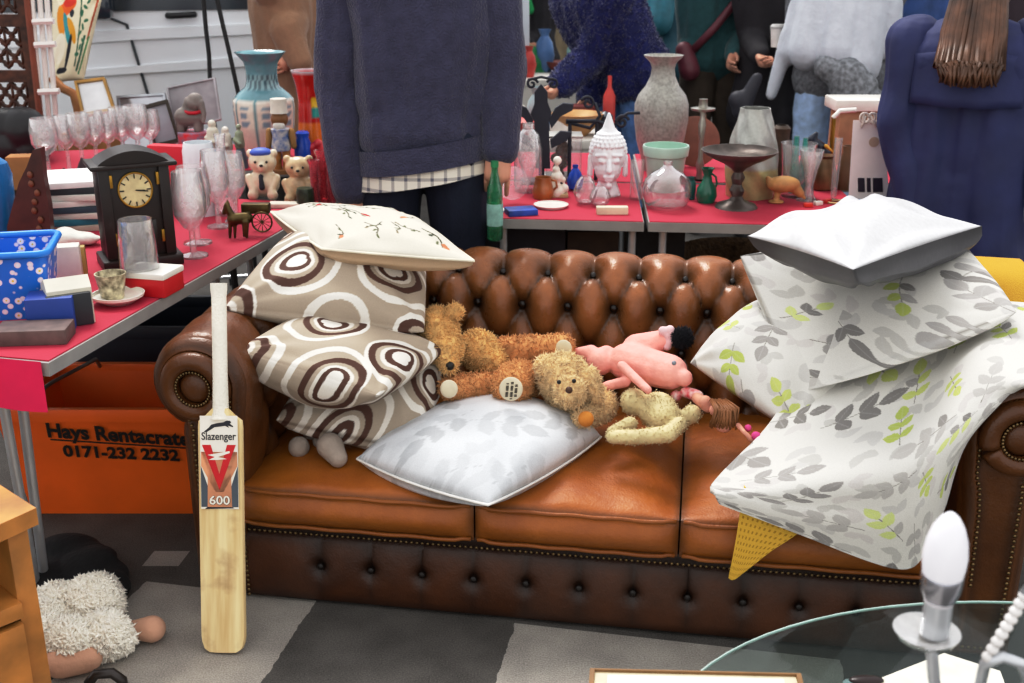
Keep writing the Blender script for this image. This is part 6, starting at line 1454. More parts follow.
build('bag_strap', MB().tube([u_(.16, -.10, 1.46), u_(.06, -.155, 1.28), u_(-.08, -.165, 1.12), u_(-.18, -.12, 1.0)], .022, 8), mat('maroon_leather', '#6b2f3c', .5), t_, 180, True)
blob('shoulder_bag', [(u_(-.22, -.10, 1.0), .05, u_(-.20, -.14, .90), .06)], mat('maroon_leather', '#6b2f3c'), t_, .010, 2, None, None, True)
fc = .1
t_, u_, f_ = crowd('person dressed in black holding a white paper cup at chest height', 773, 6.35, face=fc, h=1.68, arms=arms_px(773, 6.35, fc, ((800, 30, 0), (786, 50, -.30)), ((750, 34, 0), (760, 56, -.28))), topm=BLKC, hem=.36, trm=BLKC, hairm=HD, hair='long', sleeve=1.1)
c = at_y(777, 47, 6.0); t = thing('paper_cup', 'white paper coffee cup held by the person dressed in black', 'cup', c); k = mpp(c)
build('cup', MB().lathe([(0, 0), (6*k, 0), (7.8*k, 18*k), (0, 18*k)], (0, 0, 0), 20), mat('cup_white', '#f6f4f0', .5), t, 40, True); build('lid', MB().lathe([(0, 18*k), (8.2*k, 18*k), (8.2*k, 20*k), (6.5*k, 22*k), (0, 22*k)], (0, 0, 0), 20), mat('lid_grey', '#c9c7c6', .4), t, 40, True)
blob('dog_lead_bag', [(at_y(741, 110, 5.9), .05, at_y(757, 78, 5.9), .03), (at_y(738, 100, 5.9), .05, at_y(748, 118, 5.9), .05)], mat('grey_strapped_bag', '#3a3a44', .6), None, .012, 2).name = 'sling_bag'
tag(bpy.data.objects['sling_bag'], 'dark grey sling bag hanging between the green sweater and the black outfit', 'bag')
TW = mat('grey_tweed', '#7d8086', .95, var=.25, scale=60, bump=.5, bscale=60)
fc = pi-.35
t_, u_, f_ = crowd('person in a grey tweed coat with a big pale shawl and light jeans', 840, 5.8, face=fc, h=1.68, lean=R(6), arms=arms_px(840, 5.8, fc, ((800, 50, .10), (815, 62, .35)), ((862, 50, .10), (848, 65, .38))), topm=TW, hem=.53, trm=LJEAN, hairm=HL, hair='bob', wide=1.12, depth=1.15, sleeve=1.2)
SHW = mat('pale_shawl', '#c9ced6', .9, var=.06, bump=.3, bscale=50)
blob('shawl', [(u_(.12, .07, 1.42), .10, u_(.15, .12, 1.12), .10), (u_(-.12, .07, 1.42), .10, u_(-.10, .13, 1.06), .11), (u_(0, .09, 1.44), .10, u_(.0, .14, 1.12), .11), (u_(.2, .03, 1.36), .08, u_(.24, .05, 1.12), .07), (u_(-.2, .03, 1.36), .08, u_(-.22, .05, 1.16), .07), (u_(.26, .05, 1.2), .05, u_(.33, .05, .90), .03)], SHW, t_, .012, 3, None, None, True)
blob('checked_bag', [(u_(-.06, .20, 1.0), .10, V((-.14, .20, .80)), .12), (u_(.04, .20, 1.04), .07, u_(-.14, .20, .96), .07), (V((-.16, .16, .85)), .09, V((-.17, .12, .62)), .08)], mat('grey_check_bag', '#8e9196', .9, var=.3, scale=45), t_, .012, 3, None, None, True)
crowd('person in black far behind the tweed coat', 874, 8.6, face=.4, h=1.70, topm=BLKC, hem=.45, trm=BLKC, hairm=HD)
crowd('person in a blue jacket behind the navy coat woman', 915, 7.6, face=pi+.4, h=1.70, topm=mat('denim_blue_jacket', '#3a5a94', .7, var=.15), hem=.46, trm=DTR, hairm=HB, wide=1.15, sleeve=1.15)
crowd('person in a dark plum coat at the far right edge of the frame', 1040, 5.2, face=pi-.2, h=1.75, topm=mat('plum_coat', '#3b2f38', .8), hem=.32, trm=BLKC, hairm=HD, wide=1.1)
crowd('person in a pale grey jacket far away between the green scarf and the navy fur', 590, 11.5, face=.2, h=1.72, topm=mat('pale_grey_jacket', '#aeb0b4', .8), hem=.45, trm=DTR, hairm=HG)
crowd('person in a cream jumper far away behind the turquoise top', 705, 11.5, face=-.3, h=1.70, topm=mat('cream_jumper', '#c9bba5', .9), hem=.48, trm=JEAN, hairm=HB)
crowd('person in a grey coat far away above the food tray', 858, 11.5, face=.5, h=1.72, topm=mat('mid_grey_coat', '#83827f', .85), hem=.34, trm=BLKC, hairm=HD)
# ================================================================== VAN
VS = mat('van_silver', '#e3e7ec', .25, .1, .03, scale=2, coat=.5); TYR = mat('tyre_rubber', '#1b1b1c', .8); VG = mat('van_glass', '#2a333e', .12, 0, .1, spec=.8); GAP = mat('door_gap', '#3c4046', .6)
vo = V((at_y(170, 60, 7.2).x-.68, 7.0, 0)); va = R(14)
van = thing('parked_van', 'silver parked van with a black door handle behind the left stall', 'van', vo, va)
# side silhouette in (x along the van, z); nose at the left
sil = [(-1.75, .30), (-1.80, .62), (-1.66, .98), (-.95, 1.14), (-.15, 1.92), (.2, 2.02), (2.9, 2.06), (3.0, 1.9), (3.02, .32)]
def arch(cx, r=.40): return [(cx+r*cos(R(a)), .34+r*sin(R(a))) for a in range(180, -1, -15)]
out_ = [(-1.75, .30)]+ [(-1.80, .62), (-1.66, .98), (-.95, 1.14), (-.15, 1.92), (.2, 2.02), (2.9, 2.06), (3.0, 1.9), (3.02, .32)]
mb = MB(); prof = [(0.0, .0), (.06, .03)]
# body side as a swelling shell: bottom sill to roof, with wheel cut outs drawn as dark arches
low = [(-1.75, .32), (-1.28, .32)]+[(x, z) for x, z in arch(-.88)][1:-1]+[(-.48, .32), (1.55, .32)]+[(x, z) for x, z in arch(1.95)][1:-1]+[(2.35, .32), (3.02, .32)]
poly = low+[(3.0, 1.9), (2.9, 2.06), (.2, 2.02), (-.15, 1.92), (-.95, 1.14), (-1.66, .98), (-1.80, .62)]
m2 = bmesh.new(); vv = [m2.verts.new((x, 0, z)) for x, z in poly]; f0 = m2.faces.new(vv); r_ = bmesh.ops.extrude_face_region(m2, geom=[f0]); bmesh.ops.translate(m2, vec=(0, 1.85, 0), verts=[e for e in r_['geom'] if isinstance(e, bmesh.types.BMVert)])
bmesh.ops.bevel(m2, geom=[e for e in m2.edges if abs(e.verts[0].co.y-e.verts[1].co.y) < .01 and max(v.co.z for v in e.verts) > .9], offset=.10, segments=4, affect='EDGES')
m2.verts.index_update(); mb = MB(); mb.add([v.co.copy() for v in m2.verts], [[v.index for v in f.verts] for f in m2.faces]); m2.free()
build('van_body', mb, VS, van, 30, True)
cr1 = MB().prism([(-1.6, .93), (-.9, 1.03), (.6, 1.10), (2.9, 1.16), (2.9, 1.10), (.6, 1.035), (-.9, .97)], (0, -.018, 0), (1, 0, 0), (0, 0, 1), (0, .04, 0)); build('waist_crease', cr1, VS, van, 30, True)
cr2 = MB().prism([(.15, .86), (2.9, 1.02), (2.9, .93), (.15, .82)], (0, -.02, 0), (1, 0, 0), (0, 0, 1), (0, .04, 0)); build('door_crease', cr2, VS, van, 30, True)
build('side_window', MB().prism([(.36, 1.20), (.66, 1.78), (1.5, 1.80), (1.5, 1.20)], (0, -.012, 0), (1, 0, 0), (0, 0, 1), (0, .03, 0)), VG, van, 20, True)
build('quarter_window', MB().prism([(-.30, 1.20), (.24, 1.20), (.52, 1.70), (.30, 1.70)], (0, -.012, 0), (1, 0, 0), (0, 0, 1), (0, .03, 0)), VG, van, 20, True)
for pts in ([(.30, 1.20), (.48, 1.12), (.56, .70), (.60, .42)], [(1.62, 1.85), (1.62, .40)], [(.60, .42), (1.62, .40)]): build('door_seam', MB().tube([(x, -.006, z) for x, z in pts], .009, 6), GAP, van, 60, True)
build('door_handle', MB().tube([(.72, -.02, 1.17), (.74, -.05, 1.17), (.86, -.05, 1.175), (.88, -.02, 1.175)], .018, 8), mat('handle_black', '#1c1d20', .4), van, 60, True)
build('wing_mirror', MB().box((.34, -.14, 1.24), (.16, .20, .16), bev=.04), VG, van, 40, True)
for cx in (-.88, 1.95):
    wl = build('wheel', MB().lathe([(0, 0), (.31, 0), (.335, .03), (.335, .18), (.31, .21), (0, .21)], (cx, .22, .335), 36, (0, -1, 0)), TYR, van, 40, True)
    build('hub_cap', MB().lathe([(0, 0), (.21, 0), (.19, .015), (.06, .03), (0, .03)], (cx, .005, .335), 28, (0, -1, 0)), mat('alloy_grey', '#8f949b', .35, .7), wl, 40, True)
    build('wheel_arch', MB().tube([(x, .0, z) for x, z in arch(cx, .42)], .03, 8), VS, van, 60, True)
build('head_lamp', MB().ell((-1.66, .06, .86), (.14, .10, .10)), mat('lamp_lens', '#dfe3e8', .1), van, 180, True)
# dark cables hanging in front of the van
for pts, lb in ((((203, -5), (206, 30), (209, 55), (210, 82)), 'single thin black cable hanging in front of the van'), (((216, -5), (224, 30), (231, 60), (238, 92)), 'black doubled strap hanging in front of the van, near the teal vase')):
    o = build('hanging_cable', MB().tube(pxs(pts, 5.4)+[V((pxs([pts[-1]], 5.4)[0].x+.02, 5.4, .0))], .010, 8), mat('cable_black', '#16171a', .5), None, 60); tag(o, lb, 'cable')

# ================================================================== STUFF AT THE BACK LEFT
# carved screen and white slatted rack at the far left
CARV = mat('carved_screen_wood', '#5a3320', .5, var=.35, scale=30, dark='#2c170e')
p0, p1 = at_y(-14, 60, 5.0), at_y(30, 60, 5.0); ytop = 1.85
t = thing('carved_screen', 'tall dark brown fretwork screen at the far left edge', 'folding screen', V(((p0.x+p1.x)/2, 5.0, 0)))
W_ = p1.x-p0.x
for x in (p0.x, p1.x): build('post', MB().box((x, 5.0, ytop/2), (.035, .04, ytop)), CARV, t, 30)
for z in (.06, .55, 1.05, 1.28, 1.50, ytop-.02): build('rail', MB().box(((p0.x+p1.x)/2, 5.0, z), (W_, .03, .05)), CARV, t, 30)
for z0, z1 in ((1.08, 1.26), (1.31, 1.48), (1.53, 1.80), (.58, 1.02)):
    mb = MB(); n = max(2, round((z1-z0)/.075))
    for i in range(3):
        for j in range(n):
            c = V((p0.x+W_*(i+.5)/3, 5.0, z0+(z1-z0)*(j+.5)/n)); r = .030
            mb.tube([c+V((r*cos(a)*(1+.25*cos(4*a)), 0, r*sin(a)*(1+.25*cos(4*a)))) for a in [2*pi*k/16 for k in range(16)]], .009, 6, True)
            mb.tube([c+V((-W_/6, 0, 0)), c-V((r, 0, 0))], .006, 5); mb.tube([c+V((r, 0, 0)), c+V((W_/6, 0, 0))], .006, 5); mb.tube([c+V((0, 0, -(z1-z0)/n/2)), c+V((0, 0, (z1-z0)/n/2))], .006, 5)
    build('fretwork', mb, CARV, t, 180)
build('lower_panel', MB().box(((p0.x+p1.x)/2, 5.0, .30), (W_, .015, .48)), CARV, t, 30)
RK = mat('white_enamel', '#e2ddd8', .4, var=.05); t = thing('slatted_rack', 'narrow white slatted rack with brown edges standing beside the fretwork screen', 'rack', V((at_y(46, 110, 4.95).x, 4.95, 0)))
for i, (a, b) in enumerate(((31, 41), (39, 49), (46, 56))):
    pa, pb = at_y(a, -12, 4.95), at_y(b, 118, 4.95); dz = (pb-pa); pe = pa+dz*((.0-pa.z)/dz.z) ; build('slat', MB().tube([pa, pb, V((pb.x+.03, 4.95, 0))], .011, 6), RK, t, 30)
for y_ in (22, 45, 92): build('cross_bar', MB().tube(pxs([(31+y_*.08, y_), (52+y_*.08, y_-1)], 4.92), .014, 6), RK, t, 40)
pa, pb = at_y(26, -10, 4.94), at_y(40, 118, 4.94); build('side_rail', MB().tube([pa, pb, V((pb.x+.03, 4.94, 0))], .014, 6), mat('rack_brown', '#8a4a34', .5), t, 40)
# armchair with the toucan cushion
t = thing('wooden_armchair', 'bentwood armchair with a wooden arm behind the wine glasses', 'armchair', V((at_y(75, 110, 5.72).x, 5.72, 0))); AW = mat('honey_wood', '#a5703e', .5, var=.2, scale=12); xx = t.location.x
def aw(a, b, c=0): return at_y(a, b, 5.72+c)
build('arm', MB().tube([aw(52, 78, -.2), aw(62, 88, -.22), aw(74, 94, -.24), aw(78, 108, -.25), V((aw(80, 110, -.25).x, 5.47, 0))], .022, 8), AW, t, 60)
for dx, dy in ((-.28, -.22), (-.28, .25), (.25, .25)): build('leg', MB().tube([(xx+dx, 5.72+dy, 0), (xx+dx, 5.72+dy, .62 if dy < 0 else .60)], .02, 8), AW, t, 60)
build('seat', MB().box((xx, 5.74, .42), (.56, .52, .09), bev=.03), mat('chair_seat_dark', '#3a2c28', .8), t, 40)
build('back_rest', MB().box((xx, 5.99, .55), (.56, .04, .20), bev=.01), AW, t, 40)
def toucan(x, y):
    c = np.empty((len(x), 3), dtype=np.float32); c[:] = lin('#e6dcc2')
    def el(cx, cy, a, b, an, h):
        dx, dy = x-cx, y-cy; l = dx*cos(an)+dy*sin(an); w_ = -dx*sin(an)+dy*cos(an); c[(l/a)**2+(w_/b)**2 < 1] = lin(h)
    def st(x0, y0, x1, y1, w_, h):
        L = sqrt((x1-x0)**2+(y1-y0)**2); l = ((x-x0)*(x1-x0)+(y-y0)*(y1-y0))/L; q = (-(x-x0)*(y1-y0)+(y-y0)*(x1-x0))/L; c[(l > 0) & (l < L) & (np.abs(q) < w_)] = lin(h)
    st(.33, .42, .30, .18, .008, '#b5532c'); st(.20, .45, .22, .05, .006, '#3d6a55'); st(.05, .44, .42, .42, .008, '#c8622f'); st(.27, .2, .25, .03, .010, '#2f6b52'); st(.31, .2, .28, .02, .008, '#4f8f5e')
    for q in range(9): el(.22+.02*(q % 3), .10+.035*q, .020, .009, q*1.3, '#3a7a5e')
    el(.10, .34, .075, .035, .5, '#e8702a'); el(.12, .37, .045, .026, .2, '#d8402f'); el(.06, .27, .030, .08, .15, '#e39a2c'); el(.11, .23, .022, .09, .35, '#3f9ba3'); el(.15, .22, .022, .08, .5, '#d9a02c'); el(.14, .12, .016, .08, -.1, '#20222c'); el(.10, .04, .05, .014, 0, '#20222c'); el(.06, .14, .045, .07, 0, '#efe6d2'); el(.14, .31, .016, .02, 0, '#26303c')
    return c
cr = [aw(50, 84, -.1), aw(84, 80, -.12), aw(104, -8, .08), aw(52, -14, .08)]
pillow('toucan_cushion', 'cream cushion embroidered with a colourful bird and plants, on the armchair', cr, .14, lambda x, y: toucan(x, y), FAB, N=110, size=(.36, .46), seed=71, up=(0, -1, .2), pinch=.03)

# ================================================================== STALLS AT THE BACK
def stall(label, px0, px1, py, Y, z, m, dp=.8):
    a, b = at_y(px0, py, Y), at_y(px1, py, Y); t = thing('market_table', label, 'table', V(((a.x+b.x)/2, Y+dp/2, 0)))
    build('top', MB().box(((a.x+b.x)/2, Y+dp/2, z-.02), (b.x-a.x, dp, .04), bev=.005), m, t, 30)
    build('skirt', MB().box(((a.x+b.x)/2, Y+.02, (z-.04)/2), (b.x-a.x-.04, .02, z-.04)), m, t, 30)
    for x in (a.x+.06, b.x-.06):
        for y in (Y+.1, Y+dp-.08): build('leg', MB().tube([(x, y, 0), (x, y, z-.03)], .018, 8), DKL, t, 40)
    return a.x, b.x
WH = mat('white_stall_cloth', '#d9d6d0', .85, var=.06, scale=6)
def clutter(n, x0, x1, y0, y1, z, seed, grp, where):
    r = random.Random(seed); cols = ['#e4ddd0', '#c94b45', '#b98d5c', '#8fb4ad', '#39404c', '#d9a94a', '#5a7fae', '#efece6', '#6f5140', '#a8b9bd', '#7c3a34']; cn = ['cream', 'red', 'tan', 'pale teal', 'slate', 'mustard', 'blue', 'white', 'brown', 'grey blue', 'maroon']
    kinds = ['vase', 'bowl', 'bottle', 'jar', 'box']
    seen = set()
    for i in range(n):
        x = x0+(x1-x0)*(i+.5)/n+r.uniform(-.02, .02); y = r.uniform(y0, y1); k = r.choice(kinds); ci = r.randrange(len(cols)); s = r.uniform(.7, 1.2)
        while (k, ci) in seen: k = r.choice(kinds); ci = r.randrange(len(cols))
        seen.add((k, ci))
        m = mat('bric_%d' % ci, cols[ci], .35, var=.12)
        pr = {'vase': [(0, 0), (.04, 0), (.065, .10), (.05, .18), (.025, .22), (.04, .26), (.035, .26), (0, .1)], 'bowl': [(0, 0), (.04, 0), (.09, .05), (.11, .09), (.10, .09), (0, .02)], 'bottle': [(0, 0), (.035, 0), (.035, .17), (.012, .22), (.012, .28), (0, .28)], 'jar': [(0, 0), (.05, 0), (.06, .06), (.05, .12), (.052, .13), (.02, .15), (0, .16)], 'box': None}[k]
        mb = MB().lathe([(a*s, b*s) for a, b in pr], (x, y, z), 18) if pr else MB().box((x, y, z+.05*s), (.13*s, .10, .10*s), r.uniform(-.4, .4), .004)
        o = build(k, mb, m, None, 40); tag(o, '%s %s standing on %s' % (cn[ci], k, where), k, grp)
x0, x1 = stall('white-clothed market table behind the iron fleur-de-lis', 500, 625, 100, 5.2, .74, WH, .55); clutter(9, x0, x1, 5.28, 5.65, .74, 5, 'bric-a-brac on the white-clothed table', 'the white-clothed table behind the iron fleur-de-lis')
x0, x1 = stall('white market table far behind the green scarf', 480, 580, 60, 7.6, .74, WH, .7); clutter(7, x0, x1, 7.7, 8.1, .74, 9, 'bric-a-brac on the far white table', 'the far white table below the green scarf')
x0, x1 = stall('wooden market table with furniture behind the paper bag', 842, 960, 85, 6.4, .74, mat('stall_wood', '#8a6344', .7, var=.15), .8)
CW = mat('orange_wood', '#a5622f', .5, var=.2, scale=12)
def cabinet(px, py0, py1, w_, Y, label, m):
    a = at_y(px, py0, Y); hgt = at_y(px, py1, Y).z-.74; t = thing('small_cabinet', label, 'cabinet', V((a.x, Y, .74)))
    build('carcass', MB().box((0, 0, hgt/2), (w_, .22, hgt), bev=.005), m, t, 30, True)
    for i in range(2):
        d = build('drawer', MB().box((0, -.115, hgt*(.28+.44*i)), (w_-.03, .02, hgt*.38), bev=.004), m, t, 30, True); build('knob', MB().ell((0, -.132, hgt*(.28+.44*i)), (.012,)*3, seg=10, rings=6), BRS, d, 180, True)
cabinet(872, 105, 58, .20, 6.6, 'small orange wooden cabinet on the far table right of the tweed coat', CW)
t = thing('model_chair', 'small turned wooden chair on the far table next to the orange cabinet', 'chair', V((at_y(890, 100, 6.6).x, 6.6, .74)))
for sx in (-1, 1):
    for sy in (-1, 1): build('leg', MB().tube([(sx*.06, sy*.06, 0), (sx*.06, sy*.06, .14 if sy < 0 else .30)], .009, 8), CW, t, 60, True)
build('seat', MB().box((0, 0, .145), (.15, .15, .02), bev=.004), CW, t, 30, True)
for z in (.20, .25, .29): build('back_rail', MB().box((0, .06, z), (.13, .012, .02), bev=.003), CW, t, 30, True)
clutter(5, x0+.05, x1-.1, 6.95, 7.1, .74, 21, 'bric-a-brac on the wooden far table', 'the wooden table behind the paper bag')
x0, x1 = stall('long white market stall far at the back on the right', 640, 1000, 15, 12.6, .78, WH, .9); clutter(12, x0, x1, 12.7, 13.2, .78, 31, 'bric-a-brac on the long far stall', 'the long white stall at the far back right')
x0, x1 = stall('long pale market stall far at the back on the left', 430, 635, 15, 12.6, .78, mat('pale_stall_cloth', '#bdb7ab', .85), .9); clutter(10, x0, x1, 12.7, 13.2, .78, 41, 'bric-a-brac on the pale far stall', 'the long pale stall at the far back left')

# ================================================================== FOREGROUND
# pine cabinet bottom left
PINE = mat('pine_wood', '#c58a45', .45, var=.22, scale=9, coat=.2)
q = at_y(30, 510, 1.93); zt_ = q.z; ee = at_z(0, 488, zt_)-q; ra = atan2(ee.y, ee.x)-pi/2; t = thing('pine_bedside_cabinet', 'honey coloured pine bedside cabinet at the bottom left corner', 'cabinet', V((q.x, q.y, 0)), ra)
top = [(-.44, .30), (.0, .30), (.012, .0)]+[(.012-.45*k/12, -.03*sin(pi*k/12)) for k in range(1, 12)]+[(-.44, .0)]
build('top', MB().prism(top, (0, 0, zt_-.035), (1, 0, 0), (0, 1, 0), (0, 0, .035)), PINE, t, 30, True)
for x in (-.022, -.415): build('side_panel', MB().box((x, .155, (zt_-.035)/2), (.040, .27, zt_-.035), bev=.003), PINE, t, 30, True)
build('back_panel', MB().box((-.215, .285, (zt_-.035)/2), (.37, .012, zt_-.04)), PINE, t, 30, True)
for zs in (zt_-.20, .05): build('shelf', MB().box((-.218, .14, zs), (.355, .28, .035), bev=.006), PINE, t, 30, True)
d = build('drawer', MB().box((-.218, .012, zt_-.33), (.35, .02, .20), bev=.004), PINE, t, 30, True); build('knob', MB().ell((-.218, -.012, zt_-.33), (.016,)*3), BRS, d, 180, True)
# plush sheep on the ground
WOOL = mat('white_wool', '#fffaf0', .98, var=.02, scale=30); SNT = mat('sheep_skin', '#cfa78f', .85, var=.05, bump=.15)
q = at_z(85, 672, 0); t = thing('plush_sheep', 'white woolly plush sheep lying on its side on the ground by the pine cabinet', 'soft toy', q)
def gp(px, py, r, up_=0):
    """a ball of pixel radius r touching the ground, seen centred on the pixel"""
    p = at_z(px, py, 0)
    for _ in range(4): p = at_z(px, py, r*mpp(p)+up_)
    return (p, r*mpp(p))
cs = []
for a in ((58, 612, 28), (92, 606, 30), (45, 640, 26), (105, 635, 24), (70, 640, 22, .02), (40, 618, 18, .05), (118, 640, 16), (100, 594, 19, .02), (88, 598, 20, .03)): cs.append(gp(*a))
mbx = MB()
for c in cs: mbx.ell(c[0], (c[1],)*3)
rm = remesh(mbx, .008, 3); fuzz(rm, 26000, .009, .005, 1.0); build('fleece', rm, WOOL, t, 180)
a, b = gp(66, 654, 17), gp(92, 650, 15, .0); blob('muzzle', [(a[0]+V((0, -.03, 0)), a[1], b[0]+V((0, -.03, 0)), b[1])], SNT, t, .006, 2)
a, b = gp(132, 630, 12), gp(152, 629, 14); blob('hoof', [(a[0], a[1]*.8, b[0], b[1])], SNT, t, .006, 2)
a = gp(50, 600, 10, .09); build('ear', MB().ell(a[0], (a[1]*1.4, a[1]*.7, a[1]*.5)), WOOL, t, 180)
# black coat or bag heap below the table
hc_ = []
rr_ = random.Random(3)
for a, b, r in ((64, 566, .10), (78, 572, .11), (92, 580, .10), (104, 588, .07), (70, 556, .09), (60, 580, .09), (84, 562, .08)):
    q = at_z(a, b, .03); hc_.append((q+V((0, 0, rr_.uniform(-.005, .02))), (r, r*.8, .04), Euler((rr_.uniform(-.3, .3), rr_.uniform(-.3, .3), 0)).to_matrix()))
o = blob('cloth_heap', hc_, mat('black_fabric_heap', '#141316', .9, var=.2, bump=.8, bscale=25), None, .008, 1); tag(o, 'crumpled black cloth lying on the ground between the table legs and the sheep', 'cloth')
o = build('metal_hook', MB().tube([at_z(88, 684, .03), at_z(96, 674, .05), at_z(112, 673, .05), at_z(122, 680, .03), at_z(124, 690, .004)], .012, 8), mat('dark_steel', '#4b4644', .35, .8), None, 180); tag(o, 'curved dark metal handle lying on the ground at the bottom edge', 'handle')

# glass coffee table bottom right
TZ = .42; tcx, tcy, ta_, tb_ = .885, 1.42, .66, .462
t = thing('glass_coffee_table', 'oval clear glass coffee table in the bottom right corner', 'coffee table', V((tcx, tcy, 0)))
m = bpy.data.materials.new('table_glass'); m.use_nodes = True; b = m.node_tree.nodes['Principled BSDF']; b.inputs['Base Color'].default_value = (.86, .93, .91, 1); b.inputs['Roughness'].default_value = .02; b.inputs['Transmission Weight'].default_value = 1; b.inputs['IOR'].default_value = 1.25
nz = m.node_tree.nodes.new('ShaderNodeTexNoise'); nz.inputs['Scale'].default_value = 3; mr = m.node_tree.nodes.new('ShaderNodeMapRange'); mr.inputs[3].default_value = .01; mr.inputs[4].default_value = .05; m.node_tree.links.new(nz.outputs['Fac'], mr.inputs[0]); m.node_tree.links.new(mr.outputs[0], b.inputs['Roughness'])
def oval(r, z, n=72): return [V((tcx+ta_*r*cos(2*pi*k/n), tcy+tb_*r*sin(2*pi*k/n), z)) for k in range(n)]
TGL = glass('table_glass_thin', '#dde6e4', .02, .10, .02)
n = 72; mb = MB(); rings = [oval(.99, TZ-.010), oval(1, TZ-.007), oval(1, TZ-.003), oval(.99, TZ)]; mb.add(sum(rings, []), [tuple(range(n-1, -1, -1)), tuple(3*n+k for k in range(n))]+[(r*n+k, r*n+(k+1) % n, (r+1)*n+(k+1) % n, (r+1)*n+k) for r in range(3) for k in range(n)])
build('glass_top', mb, TGL, t, 30)
build('glass_edge', MB().tube(oval(1.0, TZ-.005), .0028, 6, True), mat('green_glass_edge', '#b9cdc6', .15, spec=.8), t, 180)
mb = MB(); rings = [oval(.70, .165), oval(.70, .172)]; mb.add(sum(rings, []), [tuple(range(n-1, -1, -1)), tuple(n+k for k in range(n))]+[(k, (k+1) % n, n+(k+1) % n, n+k) for k in range(n)]); build('glass_shelf', mb, TGL, t, 30)
build('shelf_edge', MB().tube(oval(.70, .168), .004, 6, True), mat('green_glass_edge', '#b9cdc6'), t, 180)
for a in (45, 135, 225, 315):
    p = V((tcx+ta_*.66*cos(R(a)), tcy+tb_*.66*sin(R(a)), 0)); build('leg', MB().tube([p, p+V((0, 0, TZ-.010))], .016, 12), CHR, t, 60)
# paper lying on the glass
a = [at_z(868, 684, TZ+.002), at_z(944, 654, TZ+.002), at_z(1000, 672, TZ+.002), at_z(1010, 700, TZ+.002), at_z(880, 700, TZ+.002)]
o = build('paper_sheet', MB().add(a+[p+V((0, 0, .002)) for p in a], [(4, 3, 2, 1, 0), (5, 6, 7, 8, 9)]+[(i, (i+1) % 5, 5+(i+1) % 5, 5+i) for i in range(5)]), mat('cream_paper', '#e4e0d2', .8), None, 20); tag(o, 'cream sheet of paper lying on the glass table under the candle lamp', 'paper')
q = at_z(866, 683, TZ); o = build('dark_brooch', MB().ell((q.x, q.y, TZ+.006), (.03, .012, .006)), mat('brooch_dark', '#2a1716', .3), None, 180); tag(o, 'small dark object at the left corner of the cream sheet', 'ornament')
# framed print on a low stool in front of the glass table
fz_ = TZ+.024
A = [at_z(590, 668, fz_), at_z(801, 673, fz_), at_z(815, 730, fz_), at_z(585, 726, fz_)]
c = sum(A, V())/4; t = thing('framed_print', 'flat framed print with a cream mount lying at the bottom edge of the photo', 'picture frame', c)
def insq(k): return [p+(c-p)*k for p in A]
mb = MB(); lv = [(0, -.02), (0, 0), (.045, 0), (.05, -.006)]; vs = sum([[p+V((0, 0, z)) for p in insq(k)] for k, z in lv], []); fs = [(3, 2, 1, 0)]+[(4*r+i, 4*r+(i+1) % 4, 4*r+4+(i+1) % 4, 4*r+4+i) for r in range(3) for i in range(4)]
build('frame', mb.add(vs, fs), mat('tan_frame', '#8a6a44', .5), t, 20)
build('mount', MB().add([p+V((0, 0, -.005)) for p in insq(.048)], [(0, 1, 2, 3)]), mat('cream_mount', '#ddd2b4', .7), t, 0)
build('print', MB().add([p+V((0, 0, -.0035)) for p in insq(.17)], [(0, 1, 2, 3)]), mat('white_page', '#eceae4', .7), t, 0)
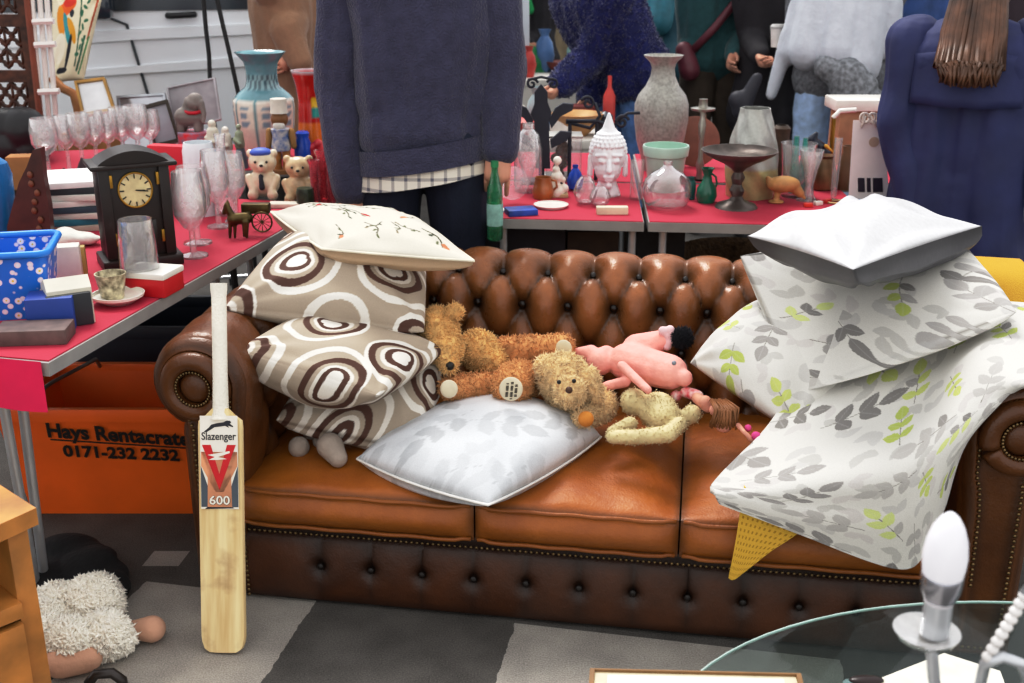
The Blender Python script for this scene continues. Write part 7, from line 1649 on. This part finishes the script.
# chandelier style candle lamp
LY = 1.12
def lq(px, py, dy=0): return at_y(px, py, LY+dy)
t = thing('candelabra_lamp', 'chrome and crystal candelabra lamp with a white candle bulb on the glass table', 'lamp', V((lq(985, 760, .05).x, LY+.06, TZ)))
bc = lq(939, 600); k = mpp(bc)
def lz(py): return lq(939, py).z - bc.z
BULB = mat('milky_bulb', '#e9e8ee', .2, var=.01, emit=.12)
bl = build('candle_bulb', MB().lathe([(0, lz(574)), (19.5*k, lz(574)), (21*k, lz(566)), (21.5*k, lz(555)), (19.5*k, lz(540)), (15*k, lz(527)), (9*k, lz(517.5)), (3.5*k, lz(513)), (0, lz(512.2))], bc, 32), BULB, t, 80)
build('bulb_collar', MB().lathe([(0, lz(596)), (14*k, lz(596)), (16*k, lz(598)), (19.5*k, lz(589)), (20.5*k, lz(576)), (19.5*k, lz(573.5)), (0, lz(573.5))], bc, 32), mat('satin_chrome', '#b9bac2', .25, .9, .03), bl, 40)
build('bulb_base', MB().lathe([(0, lz(604)), (13*k, lz(604)), (15*k, lz(600)), (16*k, lz(596)), (0, lz(596))], bc, 28), mat('bulb_white', '#dedde2', .35), bl, 40)
build('candle_sleeve', MB().lathe([(0, lz(634)), (14*k, lz(634)), (14*k, lz(602)), (0, lz(602))], bc, 28), CHR, t, 40)
build('drip_pan', MB().lathe([(0, lz(640)), (12*k, lz(640)), (28*k, lz(637)), (33*k, lz(630)), (31*k, lz(630)), (12*k, lz(636)), (0, lz(636))], (lq(931, 600).x, LY, bc.z), 36), glass('drip_glass', '#f4f2f0', .55), t, 60)
build('arm', MB().tube([lq(930, 640), lq(932, 655), lq(934, 680), lq(945, 715, .02), lq(970, 745, .04), lq(985, 735, .06)], .007, 10), CHR, t, 180)
build('arm', MB().tube([lq(985, 735, .06), lq(979, 690, .0), lq(985, 664, -.03), lq(1003, 657, -.04), lq(1022, 664, -.04), lq(1032, 690, -.03)], .0065, 10), CHR, t, 180)
ctr = lq(985, 740, .06); build('stem', MB().lathe([(.0, 0), (.075, 0), (.08, .012), (.03, .03), (.012, .06), (.018, .12), (.010, .2), (.014, ctr.z-TZ), (0, ctr.z-TZ+.02)], (ctr.x, ctr.y, TZ), 28), CHR, t, 60)
for i in range(9):
    p = lq(988+i*4.6, 657-i*7.6, -.03+.0*i); build('crystal_bead', MB().ell(p, (.0075, .0075, .0065), seg=10, rings=6), mat('bead_pearl', '#e9e6e4', .15), t, 180)
p = lq(1030, 600, -.02); build('crystal_arm', MB().tube([lq(1024, 594, -.03), lq(1045, 570, -.03), lq(1060, 640, .0), ctr], .006, 8), CHR, t, 180)
